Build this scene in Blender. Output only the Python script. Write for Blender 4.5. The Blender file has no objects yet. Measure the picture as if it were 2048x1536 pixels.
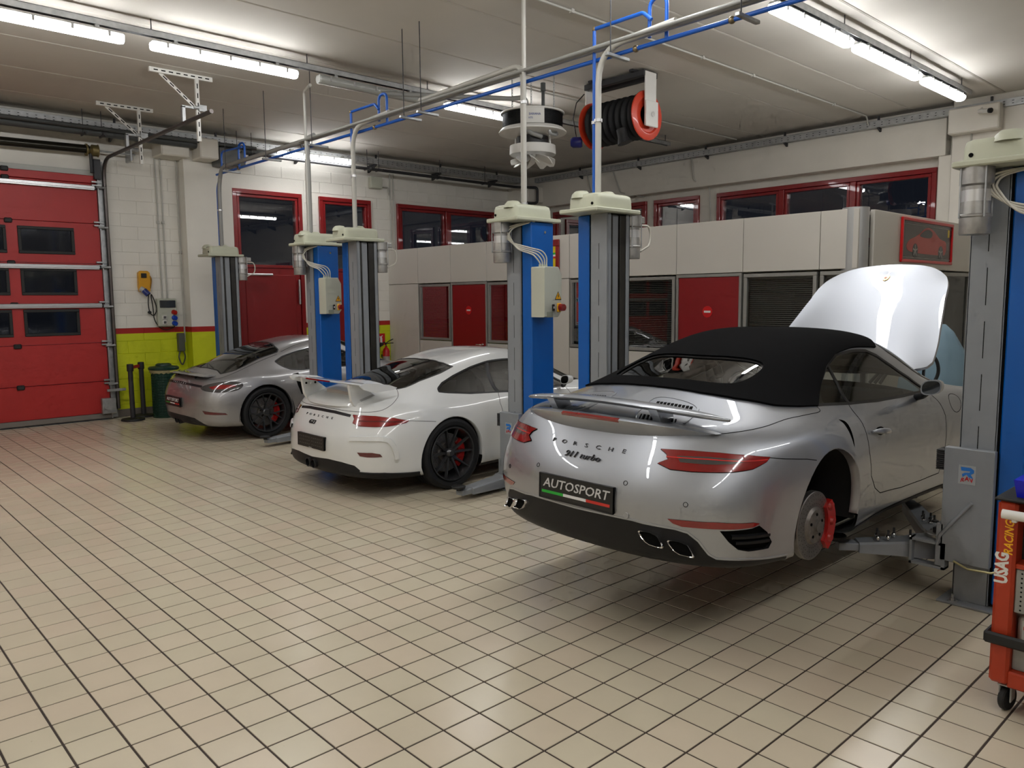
import bpy, bmesh, math, random
import numpy as np
from mathutils import Vector, Matrix

random.seed(7)
scene = bpy.context.scene
COL = scene.collection
PI = math.pi

# ------------------------------------------------------------------ camera
CAM = Vector((-2.1076, -2.0998, 1.8066))
YAW, PITCH, ROLL, FPX = math.radians(47.146), math.radians(-6.1725), math.radians(-0.5067), 1565.31
_f = Vector((math.cos(YAW) * math.cos(PITCH), math.sin(YAW) * math.cos(PITCH), math.sin(PITCH)))
_r = Vector((math.sin(YAW), -math.cos(YAW), 0.0))
_u = _r.cross(_f)
_r2 = _r * math.cos(ROLL) + _u * math.sin(ROLL)
_u2 = -_r * math.sin(ROLL) + _u * math.cos(ROLL)
cam_data = bpy.data.cameras.new('camera')
cam_data.sensor_fit = 'HORIZONTAL'
cam_data.sensor_width = 36.0
cam_data.lens = 36.0 * FPX / 2048.0
cam_data.clip_start = 0.05
cam_data.clip_end = 100.0
cam = bpy.data.objects.new('camera', cam_data)
COL.objects.link(cam)
cam.matrix_world = Matrix(((_r2.x, _u2.x, -_f.x, CAM.x), (_r2.y, _u2.y, -_f.y, CAM.y), (_r2.z, _u2.z, -_f.z, CAM.z), (0, 0, 0, 1)))
scene.camera = cam

# ------------------------------------------------------------------ world (night outside) and exposure
world = bpy.data.worlds.new('night')
scene.world = world
world.use_nodes = True
world.node_tree.nodes['Background'].inputs[0].default_value = (0.012, 0.014, 0.02, 1)
world.node_tree.nodes['Background'].inputs[1].default_value = 1.0
scene.view_settings.view_transform = 'Standard'
scene.view_settings.look = 'None'
scene.view_settings.gamma = 1.0
scene.view_settings.use_curve_mapping = False
scene.view_settings.exposure = 0.0
scene.cycles.use_denoising = True
scene.cycles.use_adaptive_sampling = True
scene.cycles.adaptive_threshold = 0.07
scene.cycles.adaptive_min_samples = 8
scene.cycles.max_bounces = 6
scene.cycles.diffuse_bounces = 3
scene.cycles.glossy_bounces = 3
scene.cycles.transmission_bounces = 3
scene.cycles.transparent_max_bounces = 10
scene.cycles.use_light_tree = False
scene.cycles.sample_clamp_indirect = 6.0
scene.cycles.caustics_reflective = False
scene.cycles.caustics_refractive = False
TUBE_STRENGTH = 27.0       # emission of every lit fluorescent diffuser
TUBE_COLOR = (0.985, 0.99, 1.0)

# ------------------------------------------------------------------ room measures (metres; floor joints every 0.2 m)
YL, XR, ZC = 11.2, 10.84, 4.6         # left wall, far right wall, ceiling
XO, YO0, ZO = 6.87, 1.76, 2.8         # office front plane, office corner, office height
XMIN, YMIN = -5.0, -7.0               # walls behind the camera

# ------------------------------------------------------------------ materials
MATS = {}
def _nodes(name):
    m = bpy.data.materials.new(name); m.use_nodes = True
    nt = m.node_tree
    return m, nt, nt.nodes['Principled BSDF']
def srgb(r, g, b):
    f = lambda c: (c / 255.0 / 12.92) if c / 255.0 <= 0.04045 else ((c / 255.0 + 0.055) / 1.055) ** 2.4
    return (f(r), f(g), f(b), 1.0)
def mat(name, col, rough=0.5, metal=0.0, coat=0.0, spec=0.5, var=0.0, scale=6.0, bump=0.0, bscale=40.0, coat_rough=0.03, dirt=None, rvar=0.0):
    if name in MATS: return MATS[name]
    m, nt, b = _nodes(name)
    c = col if len(col) == 4 else (*col, 1.0)
    b.inputs['Base Color'].default_value = c
    b.inputs['Roughness'].default_value = rough
    b.inputs['Metallic'].default_value = metal
    b.inputs['Coat Weight'].default_value = coat
    b.inputs['Coat Roughness'].default_value = coat_rough
    b.inputs['Specular IOR Level'].default_value = spec
    tc = None
    if var or bump or rvar:
        tc = nt.nodes.new('ShaderNodeTexCoord')
    if var or rvar:
        n = nt.nodes.new('ShaderNodeTexNoise'); n.inputs['Scale'].default_value = scale; n.inputs['Detail'].default_value = 5.0
        nt.links.new(tc.outputs['Object'], n.inputs['Vector'])
        if var:
            r = nt.nodes.new('ShaderNodeValToRGB')
            r.color_ramp.elements[0].position = 0.3; r.color_ramp.elements[1].position = 0.7
            lo = dirt if dirt else tuple(v * (1 - var) for v in c[:3])
            r.color_ramp.elements[0].color = (*lo[:3], 1); r.color_ramp.elements[1].color = tuple(min(1, v * (1 + var * 0.5)) for v in c[:3]) + (1,)
            nt.links.new(n.outputs['Fac'], r.inputs['Fac']); nt.links.new(r.outputs['Color'], b.inputs['Base Color'])
        if rvar:
            mr = nt.nodes.new('ShaderNodeMapRange'); mr.inputs['To Min'].default_value = max(0.02, rough - rvar); mr.inputs['To Max'].default_value = rough + rvar
            nt.links.new(n.outputs['Fac'], mr.inputs['Value']); nt.links.new(mr.outputs['Result'], b.inputs['Roughness'])
    if bump:
        n2 = nt.nodes.new('ShaderNodeTexNoise'); n2.inputs['Scale'].default_value = bscale; n2.inputs['Detail'].default_value = 3.0
        nt.links.new(tc.outputs['Object'], n2.inputs['Vector'])
        bp = nt.nodes.new('ShaderNodeBump'); bp.inputs['Strength'].default_value = bump; bp.inputs['Distance'].default_value = 0.01
        nt.links.new(n2.outputs['Fac'], bp.inputs['Height']); nt.links.new(bp.outputs['Normal'], b.inputs['Normal'])
    MATS[name] = m
    return m
def emis(name, col, strength):
    if name in MATS: return MATS[name]
    m, nt, b = _nodes(name)
    b.inputs['Base Color'].default_value = (*col[:3], 1)
    b.inputs['Emission Color'].default_value = (*col[:3], 1); b.inputs['Emission Strength'].default_value = strength
    MATS[name] = m; return m
def glass(name, tint=(0.5, 0.5, 0.5), rough=0.0, refl=1.0):
    """thin pane: fresnel-weighted mirror over a tinted clear film"""
    if name in MATS: return MATS[name]
    m = bpy.data.materials.new(name); m.use_nodes = True
    nt = m.node_tree; nt.nodes.clear()
    out = nt.nodes.new('ShaderNodeOutputMaterial'); mix = nt.nodes.new('ShaderNodeMixShader')
    tr = nt.nodes.new('ShaderNodeBsdfTransparent'); gl = nt.nodes.new('ShaderNodeBsdfGlossy'); fr = nt.nodes.new('ShaderNodeFresnel')
    fr.inputs['IOR'].default_value = 1.5
    tr.inputs['Color'].default_value = (*tint, 1); gl.inputs['Roughness'].default_value = rough
    mu = nt.nodes.new('ShaderNodeMath'); mu.operation = 'MULTIPLY_ADD'; mu.inputs[1].default_value = 1.5 * refl; mu.inputs[2].default_value = 0.02
    nt.links.new(fr.outputs[0], mu.inputs[0]); nt.links.new(mu.outputs[0], mix.inputs[0])
    nt.links.new(tr.outputs[0], mix.inputs[1]); nt.links.new(gl.outputs[0], mix.inputs[2]); nt.links.new(mix.outputs[0], out.inputs[0])
    MATS[name] = m; return m

# ------------------------------------------------------------------ mesh builder
class MB:
    def __init__(s): s.v = []; s.f = []
    def add(s, vs, fs):
        o = len(s.v); s.v += [tuple(map(float, p)) for p in vs]; s.f += [tuple(i + o for i in f) for f in fs]; return s
    def box(s, x0, x1, y0, y1, z0, z1, M=None):
        vs = [(x, y, z) for x in (x0, x1) for y in (y0, y1) for z in (z0, z1)]
        if M: vs = [M @ Vector(p) for p in vs]
        return s.add(vs, [(0, 1, 3, 2), (4, 6, 7, 5), (0, 4, 5, 1), (2, 3, 7, 6), (0, 2, 6, 4), (1, 5, 7, 3)])
    def cbox(s, x0, x1, y0, y1, z0, z1, b=0.004, M=None):
        """box with a small chamfer on every edge"""
        b = min(b, (x1 - x0) * 0.45, (y1 - y0) * 0.45, (z1 - z0) * 0.45)
        vs = []; idx = {}
        for i, (xa, xs) in enumerate(((x0, 1), (x1, -1))):
            for j, (ya, ys) in enumerate(((y0, 1), (y1, -1))):
                for k, (za, zs) in enumerate(((z0, 1), (z1, -1))):
                    idx[i, j, k] = len(vs)
                    vs += [(xa, ya + ys * b, za + zs * b), (xa + xs * b, ya, za + zs * b), (xa + xs * b, ya + ys * b, za)]
        if M: vs = [M @ Vector(p) for p in vs]
        g = lambda i, j, k, a: idx[i, j, k] + a
        fs = [(g(0,0,0,0), g(0,0,1,0), g(0,1,1,0), g(0,1,0,0)), (g(1,0,0,0), g(1,1,0,0), g(1,1,1,0), g(1,0,1,0)),
              (g(0,0,0,1), g(1,0,0,1), g(1,0,1,1), g(0,0,1,1)), (g(0,1,0,1), g(0,1,1,1), g(1,1,1,1), g(1,1,0,1)),
              (g(0,0,0,2), g(0,1,0,2), g(1,1,0,2), g(1,0,0,2)), (g(0,0,1,2), g(1,0,1,2), g(1,1,1,2), g(0,1,1,2))]
        for i in (0, 1):
            for j in (0, 1):
                fs.append((g(i,j,0,0), g(i,j,0,1), g(i,j,1,1), g(i,j,1,0)))
                fs.append((g(i,0,j,0), g(i,0,j,2), g(i,1,j,2), g(i,1,j,0)))
                fs.append((g(0,i,j,1), g(0,i,j,2), g(1,i,j,2), g(1,i,j,1)))
        for i in (0, 1):
            for j in (0, 1):
                for k in (0, 1): fs.append((g(i,j,k,0), g(i,j,k,1), g(i,j,k,2)))
        return s.add(vs, fs)
    def ring(s, c, ax, up, r, n, ph=0.0):
        ax = Vector(ax).normalized(); a = Vector(up) - ax * Vector(up).dot(ax)
        if a.length < 1e-6: a = ax.orthogonal()
        a.normalize(); b = ax.cross(a)
        return [Vector(c) + (a * math.cos(t) + b * math.sin(t)) * r for t in (ph + 2 * PI * i / n for i in range(n))]
    def cyl(s, p0, p1, r0, r1=None, n=14, caps=True):
        r1 = r0 if r1 is None else r1
        p0, p1 = Vector(p0), Vector(p1); ax = p1 - p0; up = ax.orthogonal()
        A = s.ring(p0, ax, up, r0, n); B = s.ring(p1, ax, up, r1, n)
        fs = [(i, (i + 1) % n, n + (i + 1) % n, n + i) for i in range(n)]
        if caps: fs += [tuple(range(n - 1, -1, -1)), tuple(range(n, 2 * n))]
        return s.add(A + B, fs)
    def lathe(s, prof, c=(0, 0, 0), ax=(0, 0, 1), n=24, up=None, cap0=False, cap1=False):
        """prof: list of (radius, height along ax)"""
        ax = Vector(ax).normalized(); up = Vector(up) if up else ax.orthogonal()
        vs = []
        for r, h in prof: vs += s.ring(Vector(c) + ax * h, ax, up, max(r, 1e-5), n)
        fs = []
        for k in range(len(prof) - 1):
            for i in range(n):
                j = (i + 1) % n; fs.append((k * n + i, k * n + j, (k + 1) * n + j, (k + 1) * n + i))
        if cap0: fs.append(tuple(range(n - 1, -1, -1)))
        if cap1: fs.append(tuple(range((len(prof) - 1) * n, len(prof) * n)))
        return s.add(vs, fs)
    def tube(s, path, r, n=10, closed=False, caps=True):
        P = [Vector(p) for p in path]; m = len(P); vs = []
        prev = None
        for i in range(m):
            if closed: t = P[(i + 1) % m] - P[i - 1]
            else: t = (P[min(i + 1, m - 1)] - P[max(i - 1, 0)])
            t.normalize()
            if prev is None: a = t.orthogonal().normalized()
            else:
                a = prev - t * prev.dot(t)
                a = a.normalized() if a.length > 1e-6 else t.orthogonal().normalized()
            prev = a; b = t.cross(a)
            rr = r[i] if isinstance(r, (list, tuple)) else r
            vs += [P[i] + (a * math.cos(q) + b * math.sin(q)) * rr for q in (2 * PI * k / n for k in range(n))]
        fs = []
        for i in range(m if closed else m - 1):
            o0, o1 = i * n, ((i + 1) % m) * n
            for k in range(n): fs.append((o0 + k, o0 + (k + 1) % n, o1 + (k + 1) % n, o1 + k))
        if caps and not closed: fs += [tuple(range(n - 1, -1, -1)), tuple(range((m - 1) * n, m * n))]
        return s.add(vs, fs)
    def prism(s, poly, d0, d1, fr):
        """extrude a 2-D outline; fr(a, b, d) -> point"""
        n = len(poly)
        vs = [fr(a, b, d0) for a, b in poly] + [fr(a, b, d1) for a, b in poly]
        fs = [(i, (i + 1) % n, n + (i + 1) % n, n + i) for i in range(n)] + [tuple(range(n - 1, -1, -1)), tuple(range(n, 2 * n))]
        return s.add(vs, fs)
    def sphere(s, c, r, n=12, m=8, sc=(1, 1, 1)):
        c = Vector(c); vs = []; fs = []
        for j in range(m + 1):
            t = PI * j / m
            for i in range(n):
                q = 2 * PI * i / n
                vs.append((c.x + r * sc[0] * math.sin(t) * math.cos(q), c.y + r * sc[1] * math.sin(t) * math.sin(q), c.z + r * sc[2] * math.cos(t)))
        for j in range(m):
            for i in range(n): fs.append((j * n + i, (j + 1) * n + i, (j + 1) * n + (i + 1) % n, j * n + (i + 1) % n))
        return s.add(vs, fs)
    def mesh(s, name, m=None, smooth=None, fix=True):
        me = bpy.data.meshes.new(name)
        me.from_pydata(s.v, [], s.f)
        if fix:
            bm = bmesh.new(); bm.from_mesh(me)
            bmesh.ops.remove_doubles(bm, verts=bm.verts, dist=1e-5)
            bmesh.ops.recalc_face_normals(bm, faces=bm.faces)
            bm.to_mesh(me); bm.free()
        if m: me.materials.append(m)
        if smooth is not None:
            me.shade_smooth() if hasattr(me, 'shade_smooth') else None
            if smooth < 180: me.set_sharp_from_angle(angle=math.radians(smooth))
        return me
    def obj(s, name, m, parent=None, smooth=None, fix=True):
        return link(name, s.mesh(name, m, smooth, fix), parent)

def link(name, me, parent=None):
    o = bpy.data.objects.new(name, me); COL.objects.link(o)
    if parent is not None: o.parent = parent
    return o
def empty(name, loc=(0, 0, 0), rz=0.0, parent=None):
    o = bpy.data.objects.new(name, None); COL.objects.link(o); o.location = loc; o.rotation_euler = (0, 0, rz)
    o.empty_display_size = 0.1
    if parent is not None: o.parent = parent
    return o
def tag(o, label=None, cat=None, group=None, kind=None):
    if label: o['label'] = label
    if cat: o['category'] = cat
    if group: o['group'] = group
    if kind: o['kind'] = kind
    return o
def copy_tree(o, parent=None):
    c = o.copy(); COL.objects.link(c); c.parent = parent
    for ch in list(o.children): copy_tree(ch, c)
    return c
def relabel(o, **kw): return tag(o, **kw)
def rect(x0, x1, y0, y1): return [(x0, y0), (x1, y0), (x1, y1), (x0, y1)]
def rrect(x0, x1, y0, y1, r, n=4):
    out = []
    for cx, cy, a0 in ((x1 - r, y1 - r, 0), (x0 + r, y1 - r, 90), (x0 + r, y0 + r, 180), (x1 - r, y0 + r, 270)):
        for k in range(n + 1):
            t = math.radians(a0 + 90 * k / n); out.append((cx + r * math.cos(t), cy + r * math.sin(t)))
    return out
def arc_path(pts, r, n=5):
    """polyline with its inner corners rounded by radius r"""
    P = [Vector(p) for p in pts]; out = [P[0]]
    for i in range(1, len(P) - 1):
        a, b = (P[i - 1] - P[i]), (P[i + 1] - P[i])
        d = min(r, a.length * 0.48, b.length * 0.48)
        p0, p1 = P[i] + a.normalized() * d, P[i] + b.normalized() * d
        for k in range(n + 1):
            t = k / n; out.append(p0 * (1 - t) ** 2 + P[i] * 2 * t * (1 - t) + p1 * t * t)
    out.append(P[-1]); return out
def text_mesh(name, body, size, m, parent=None, M=None, extrude=0.0015, align='CENTER', shear=0.0, space=1.0, xs=1.0, bold=0.0):
    cu = bpy.data.curves.new(name, 'FONT'); cu.body = body; cu.size = size; cu.align_x = align; cu.align_y = 'CENTER'
    cu.extrude = extrude; cu.shear = shear; cu.space_character = space; cu.resolution_u = 2; cu.offset = bold
    o = bpy.data.objects.new(name + '_tmp', cu); COL.objects.link(o)
    dg = bpy.context.evaluated_depsgraph_get()
    me = bpy.data.meshes.new_from_object(o.evaluated_get(dg))
    bpy.data.objects.remove(o); bpy.data.curves.remove(cu)
    me.name = name
    if xs != 1.0: me.transform(Matrix.Diagonal((xs, 1, 1, 1)))
    if M is not None: me.transform(M)
    me.materials.clear(); me.materials.append(m)
    return link(name, me, parent)
def frame_m(o, x, y):
    """matrix whose local x / y axes lie along x / y in space"""
    x, y = Vector(x).normalized(), Vector(y).normalized(); z = x.cross(y)
    return Matrix(((x.x, y.x, z.x, o[0]), (x.y, y.y, z.y, o[1]), (x.z, y.z, z.z, o[2]), (0, 0, 0, 1)))
# ================================================================== room shell
def position_nodes(nt):
    g = nt.nodes.new('ShaderNodeNewGeometry'); s = nt.nodes.new('ShaderNodeSeparateXYZ'); nt.links.new(g.outputs['Position'], s.inputs[0]); return g, s
def step_mix(nt, val_socket, edges, cols):
    """constant colour ramp on a value given in metres"""
    top = edges[-1] * 2
    mp = nt.nodes.new('ShaderNodeMath'); mp.operation = 'DIVIDE'; mp.inputs[1].default_value = top; nt.links.new(val_socket, mp.inputs[0])
    r = nt.nodes.new('ShaderNodeValToRGB'); r.color_ramp.interpolation = 'CONSTANT'
    el = r.color_ramp.elements; el[0].position = 0; el[0].color = cols[0]
    el[1].position = edges[0] / top; el[1].color = cols[1]
    for e, c in zip(edges[1:], cols[2:]):
        k = el.new(e / top); k.color = c
    nt.links.new(mp.outputs[0], r.inputs['Fac']); return r
def painted_wall():
    m, nt, b = _nodes('painted_block')
    g, s = position_nodes(nt)
    r = step_mix(nt, s.outputs['Z'], [0.12, 1.315, 1.405], [srgb(120, 112, 104), srgb(212, 220, 22), srgb(176, 30, 20), srgb(238, 234, 224)])
    n = nt.nodes.new('ShaderNodeTexNoise'); n.inputs['Scale'].default_value = 1.7; n.inputs['Detail'].default_value = 6; nt.links.new(g.outputs['Position'], n.inputs['Vector'])
    mr = nt.nodes.new('ShaderNodeMapRange'); mr.inputs['To Min'].default_value = 0.88; mr.inputs['To Max'].default_value = 1.08; nt.links.new(n.outputs['Fac'], mr.inputs['Value'])
    mx = nt.nodes.new('ShaderNodeMix'); mx.data_type = 'RGBA'; mx.blend_type = 'MULTIPLY'; mx.inputs[0].default_value = 1.0
    nt.links.new(r.outputs[0], mx.inputs[6]); nt.links.new(mr.outputs[0], mx.inputs[7]); nt.links.new(mx.outputs[2], b.inputs['Base Color'])
    b.inputs['Roughness'].default_value = 0.55
    n2 = nt.nodes.new('ShaderNodeTexNoise'); n2.inputs['Scale'].default_value = 55; n2.inputs['Detail'].default_value = 4; nt.links.new(g.outputs['Position'], n2.inputs['Vector'])
    bp = nt.nodes.new('ShaderNodeBump'); bp.inputs['Strength'].default_value = 0.18; bp.inputs['Distance'].default_value = 0.006; nt.links.new(n2.outputs['Fac'], bp.inputs['Height']); nt.links.new(bp.outputs[0], b.inputs['Normal'])
    return m
def tile_mat():
    m, nt, b = _nodes('floor_tile')
    g, s = position_nodes(nt)
    dv = nt.nodes.new('ShaderNodeVectorMath'); dv.operation = 'SCALE'; dv.inputs['Scale'].default_value = 5.0; nt.links.new(g.outputs['Position'], dv.inputs[0])
    fl = nt.nodes.new('ShaderNodeVectorMath'); fl.operation = 'FLOOR'; nt.links.new(dv.outputs[0], fl.inputs[0])
    ml = nt.nodes.new('ShaderNodeVectorMath'); ml.operation = 'MULTIPLY'; ml.inputs[1].default_value = (1, 1, 0); nt.links.new(fl.outputs[0], ml.inputs[0])
    wn = nt.nodes.new('ShaderNodeTexWhiteNoise'); wn.noise_dimensions = '3D'; nt.links.new(ml.outputs[0], wn.inputs['Vector'])
    r = nt.nodes.new('ShaderNodeValToRGB'); el = r.color_ramp.elements
    el[0].color = srgb(207, 195, 171); el[1].color = srgb(212, 200, 176)
    k = el.new(0.35); k.color = srgb(209, 199, 174); k = el.new(0.7); k.color = srgb(211, 196, 173)
    nt.links.new(wn.outputs['Value'], r.inputs['Fac'])
    n = nt.nodes.new('ShaderNodeTexNoise'); n.inputs['Scale'].default_value = 0.7; n.inputs['Detail'].default_value = 8; n.inputs['Roughness'].default_value = 0.65; nt.links.new(g.outputs['Position'], n.inputs['Vector'])
    mr = nt.nodes.new('ShaderNodeMapRange'); mr.inputs['From Min'].default_value = 0.3; mr.inputs['From Max'].default_value = 0.7; mr.inputs['To Min'].default_value = 0.90; mr.inputs['To Max'].default_value = 1.04; nt.links.new(n.outputs['Fac'], mr.inputs['Value'])
    mx = nt.nodes.new('ShaderNodeMix'); mx.data_type = 'RGBA'; mx.blend_type = 'MULTIPLY'; mx.inputs[0].default_value = 1.0
    nt.links.new(r.outputs[0], mx.inputs[6]); nt.links.new(mr.outputs[0], mx.inputs[7])
    # scattered dark specks and scuffs
    n3 = nt.nodes.new('ShaderNodeTexNoise'); n3.inputs['Scale'].default_value = 9.0; n3.inputs['Detail'].default_value = 6; n3.inputs['Roughness'].default_value = 0.8; nt.links.new(g.outputs['Position'], n3.inputs['Vector'])
    r3 = nt.nodes.new('ShaderNodeValToRGB'); r3.color_ramp.elements[0].position = 0.68; r3.color_ramp.elements[0].color = (1, 1, 1, 1); r3.color_ramp.elements[1].position = 0.80; r3.color_ramp.elements[1].color = (0.55, 0.52, 0.48, 1)
    nt.links.new(n3.outputs['Fac'], r3.inputs['Fac'])
    m2 = nt.nodes.new('ShaderNodeMix'); m2.data_type = 'RGBA'; m2.blend_type = 'MULTIPLY'; m2.inputs[0].default_value = 1.0
    nt.links.new(mx.outputs[2], m2.inputs[6]); nt.links.new(r3.outputs[0], m2.inputs[7]); nt.links.new(m2.outputs[2], b.inputs['Base Color'])
    rr = nt.nodes.new('ShaderNodeMapRange'); rr.inputs['To Min'].default_value = 0.17; rr.inputs['To Max'].default_value = 0.30; nt.links.new(n.outputs['Fac'], rr.inputs['Value']); nt.links.new(rr.outputs[0], b.inputs['Roughness'])
    b.inputs['Specular IOR Level'].default_value = 0.5
    return m
BLOCK = painted_wall()
TILE = tile_mat()
WALLW = mat('white_wall_paint', srgb(228, 223, 212), 0.6, var=0.05, scale=2, bump=0.05, bscale=60)
CEIL = mat('ceiling_concrete', srgb(214, 209, 200), 0.75, var=0.07, scale=0.8, bump=0.04, bscale=30)
GROUT = mat('grout', srgb(56, 44, 36), 0.8)
REDP = mat('red_enamel', srgb(138, 18, 22), 0.28, coat=0.3)
REDDOOR = mat('red_door_panel', srgb(176, 38, 36), 0.45, var=0.06, scale=3, bump=0.05, bscale=25)
REDD = mat('dark_red_laminate', srgb(138, 18, 22), 0.4)
PANEL = mat('grey_laminate', srgb(204, 199, 189), 0.42, var=0.02, scale=1)
ALU = mat('aluminium', (0.62, 0.62, 0.62), 0.32, 0.85)
ALUG = mat('grey_profile', srgb(150, 148, 142), 0.4, 0.3)
GALV = mat('galvanised_steel', (0.46, 0.47, 0.47), 0.42, 0.75, var=0.2, scale=14)
PVC = mat('light_grey_pvc', srgb(188, 186, 178), 0.4)
DARKST = mat('dark_steel', (0.045, 0.045, 0.048), 0.45, 0.4)
PIPED = mat('dark_grey_lagging', (0.075, 0.08, 0.08), 0.5, 0.1)
BLUEP = mat('blue_air_pipe', srgb(22, 92, 190), 0.35)
BLACKR = mat('black_rubber', (0.012, 0.012, 0.012), 0.6)
NIGHT = glass('night_window_glass', (0.5, 0.52, 0.55), refl=1.5)
OFFGLASS = glass('office_glass', (0.55, 0.57, 0.55), refl=0.5)
WHITEP = mat('white_powder_coat', srgb(226, 224, 218), 0.4)

def structure(o): o['kind'] = 'structure'; return o
# ---- floor: grout bed with single tiles
fl = structure(MB().box(XMIN - 0.2, XR + 0.4, YMIN - 0.2, YL + 0.4, -0.15, -0.0025).obj('floor', GROUT))
def tile_geom(mb, x, y):
    j, b, h = 0.0040, 0.0016, -0.0035
    lo, hi = (x + j, y + j), (x + 0.2 - j, y + 0.2 - j)
    A = [(lo[0], lo[1], h), (hi[0], lo[1], h), (hi[0], hi[1], h), (lo[0], hi[1], h)]
    B = [(lo[0] + b, lo[1] + b, 0), (hi[0] - b, lo[1] + b, 0), (hi[0] - b, hi[1] - b, 0), (lo[0] + b, hi[1] - b, 0)]
    mb.add(A + B, [(0, 1, 5, 4), (1, 2, 6, 5), (2, 3, 7, 6), (3, 0, 4, 7), (4, 5, 6, 7)])
_tm = MB(); tile_geom(_tm, 0, 0); _tile_me = _tm.mesh('tile', TILE, fix=False)
cells = []
for i in range(int(round(XMIN / 0.2)), int(XR / 0.2) + 1):
    for j in range(int(round(YMIN / 0.2)), int(YL / 0.2) + 1):
        c = Vector((i * 0.2 + 0.1, j * 0.2 + 0.1, 0)) - CAM
        z = c.dot(_f)
        seen = False
        if z > 0.4:
            px, py = c.dot(_r2) / z * FPX, -c.dot(_u2) / z * FPX
            seen = abs(px) < 1060 and py < 790
        cells.append((0 if seen else 1, z if z > 0 else 99, i, j))
cells.sort()
for k, (s_, z, i, j) in enumerate(cells[:300]):
    t = link('tile', _tile_me, fl); t.location = (i * 0.2, j * 0.2, 0)
rest = MB()
for s_, z, i, j in cells[300:]: tile_geom(rest, i * 0.2, j * 0.2)
tag(rest.obj('tile_field', TILE, fl, fix=False), kind='stuff')

# ---- ceiling slabs
ce = structure(MB().box(XMIN - 0.2, XR + 0.4, YMIN - 0.2, YL + 0.4, ZC + 0.02, ZC + 0.2).obj('ceiling', CEIL))
ys = [0.2 + 1.252 * k for k in range(-6, 10)]
ys = [YMIN - 0.2] + [y for y in ys if YMIN < y < YL] + [YL + 0.3]
for k in range(len(ys) - 1):
    MB().cbox(XMIN - 0.2, XR + 0.3, ys[k] + 0.004, ys[k + 1] - 0.004, ZC, ZC + 0.05, 0.012).obj('ceiling_slab', CEIL, ce)
for y in ys[1:-1]:
    MB().cyl((XMIN, y, ZC + 0.004), (XR, y, ZC + 0.004), 0.005, n=8).obj('joint_seal', mat('joint_seal', srgb(214, 209, 200), 0.6), ce, smooth=60)

# ---- left wall: concrete blocks with painted bands around the openings
OPEN_L = [(-3.7, 1.62, -1, 3.74), (3.70, 5.005, -1, 3.745), (5.36, 6.48, -1, 3.74), (7.10, 9.70, 2.6, 3.735)]
def in_open(x0, x1, z0, z1, ops): return any(x0 < b - 1e-4 and x1 > a + 1e-4 and z0 < d - 1e-4 and z1 > c + 1e-4 for a, b, c, d in ops)
wl = MB()
xs_ = sorted({XMIN - 0.2, XR + 0.3} | {v for o in OPEN_L for v in o[:2]}); zs_ = sorted({0.0, ZC + 0.02} | {max(0, v) for o in OPEN_L for v in o[2:]})
for a, b_ in zip(xs_[:-1], xs_[1:]):
    for c, d in zip(zs_[:-1], zs_[1:]):
        if not in_open(a, b_, c, d, OPEN_L): wl.box(a, b_, YL, YL + 0.25, c, d)
wall_left = structure(wl.obj('wall_left', BLOCK))
def add_blocks(parent, x0, x1, z0, z1, ops, y, skip=lambda a, b, c, d: False, n_max=300):
    n = 0; r = 0; z = z0
    while z < z1 - 0.02:
        x = x0 - (0.25 if r % 2 else 0.0)
        while x < x1 - 0.01:
            a, b_ = max(x, x0), min(x + 0.5, x1); c, d = z, min(z + 0.2, z1)
            segs = [(a, b_)]
            for o in ops:
                if c < o[3] - 1e-4 and d > o[2] + 1e-4:
                    segs = [q for s in segs for q in (((s[0], min(s[1], o[0])), (max(s[0], o[1]), s[1])))]
                    segs = [s for s in segs if s[1] - s[0] > 0.03]
            for s in segs:
                if skip(*s, c, d) or n >= n_max: continue
                w = random.uniform(0.004, 0.0055)
                MB().cbox(s[0] + 0.0015, s[1] - 0.0015, y - 0.006 - w * 0.3, y + 0.03, c + 0.0015, d - 0.0015, 0.003).obj('block', BLOCK, parent); n += 1
            x += 0.5
        z += 0.2; r += 1
    return n
ops2 = [(a - 0.06, b_ + 0.06, c, d + 0.06) if k else (a, b_ + 0.02, c, d) for k, (a, b_, c, d) in enumerate(OPEN_L)]
add_blocks(wall_left, 1.64, XR, 0.0, 4.6, ops2, YL, skip=lambda a, b, c, d: (a > XO + 0.05 and d < 2.82) or (a > 2.82 and b < 3.6) or (a > 4.0 and d < 0.9) or (c > 4.2))
# pillar between the roller door and the side door
pl = structure(MB().box(2.81, 3.60, 10.93, YL, 0, 4.45).obj('trim_1', BLOCK))
MB().cbox(2.42, 2.86, 10.75, YL - 0.002, 4.10, 4.40, 0.02).obj('beam_corbel', WALLW, pl); MB().cbox(2.95, 3.25, 10.55, 10.93, 4.08, 4.40, 0.02).obj('beam_corbel', WALLW, pl)
MB().cbox(3.27, 3.70, 10.57, 10.92, 4.02, 4.28, 0.01).obj('duct_box', mat('duct_box_grey', srgb(96, 98, 98), 0.5), pl)  # duct box in plain mid grey

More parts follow.
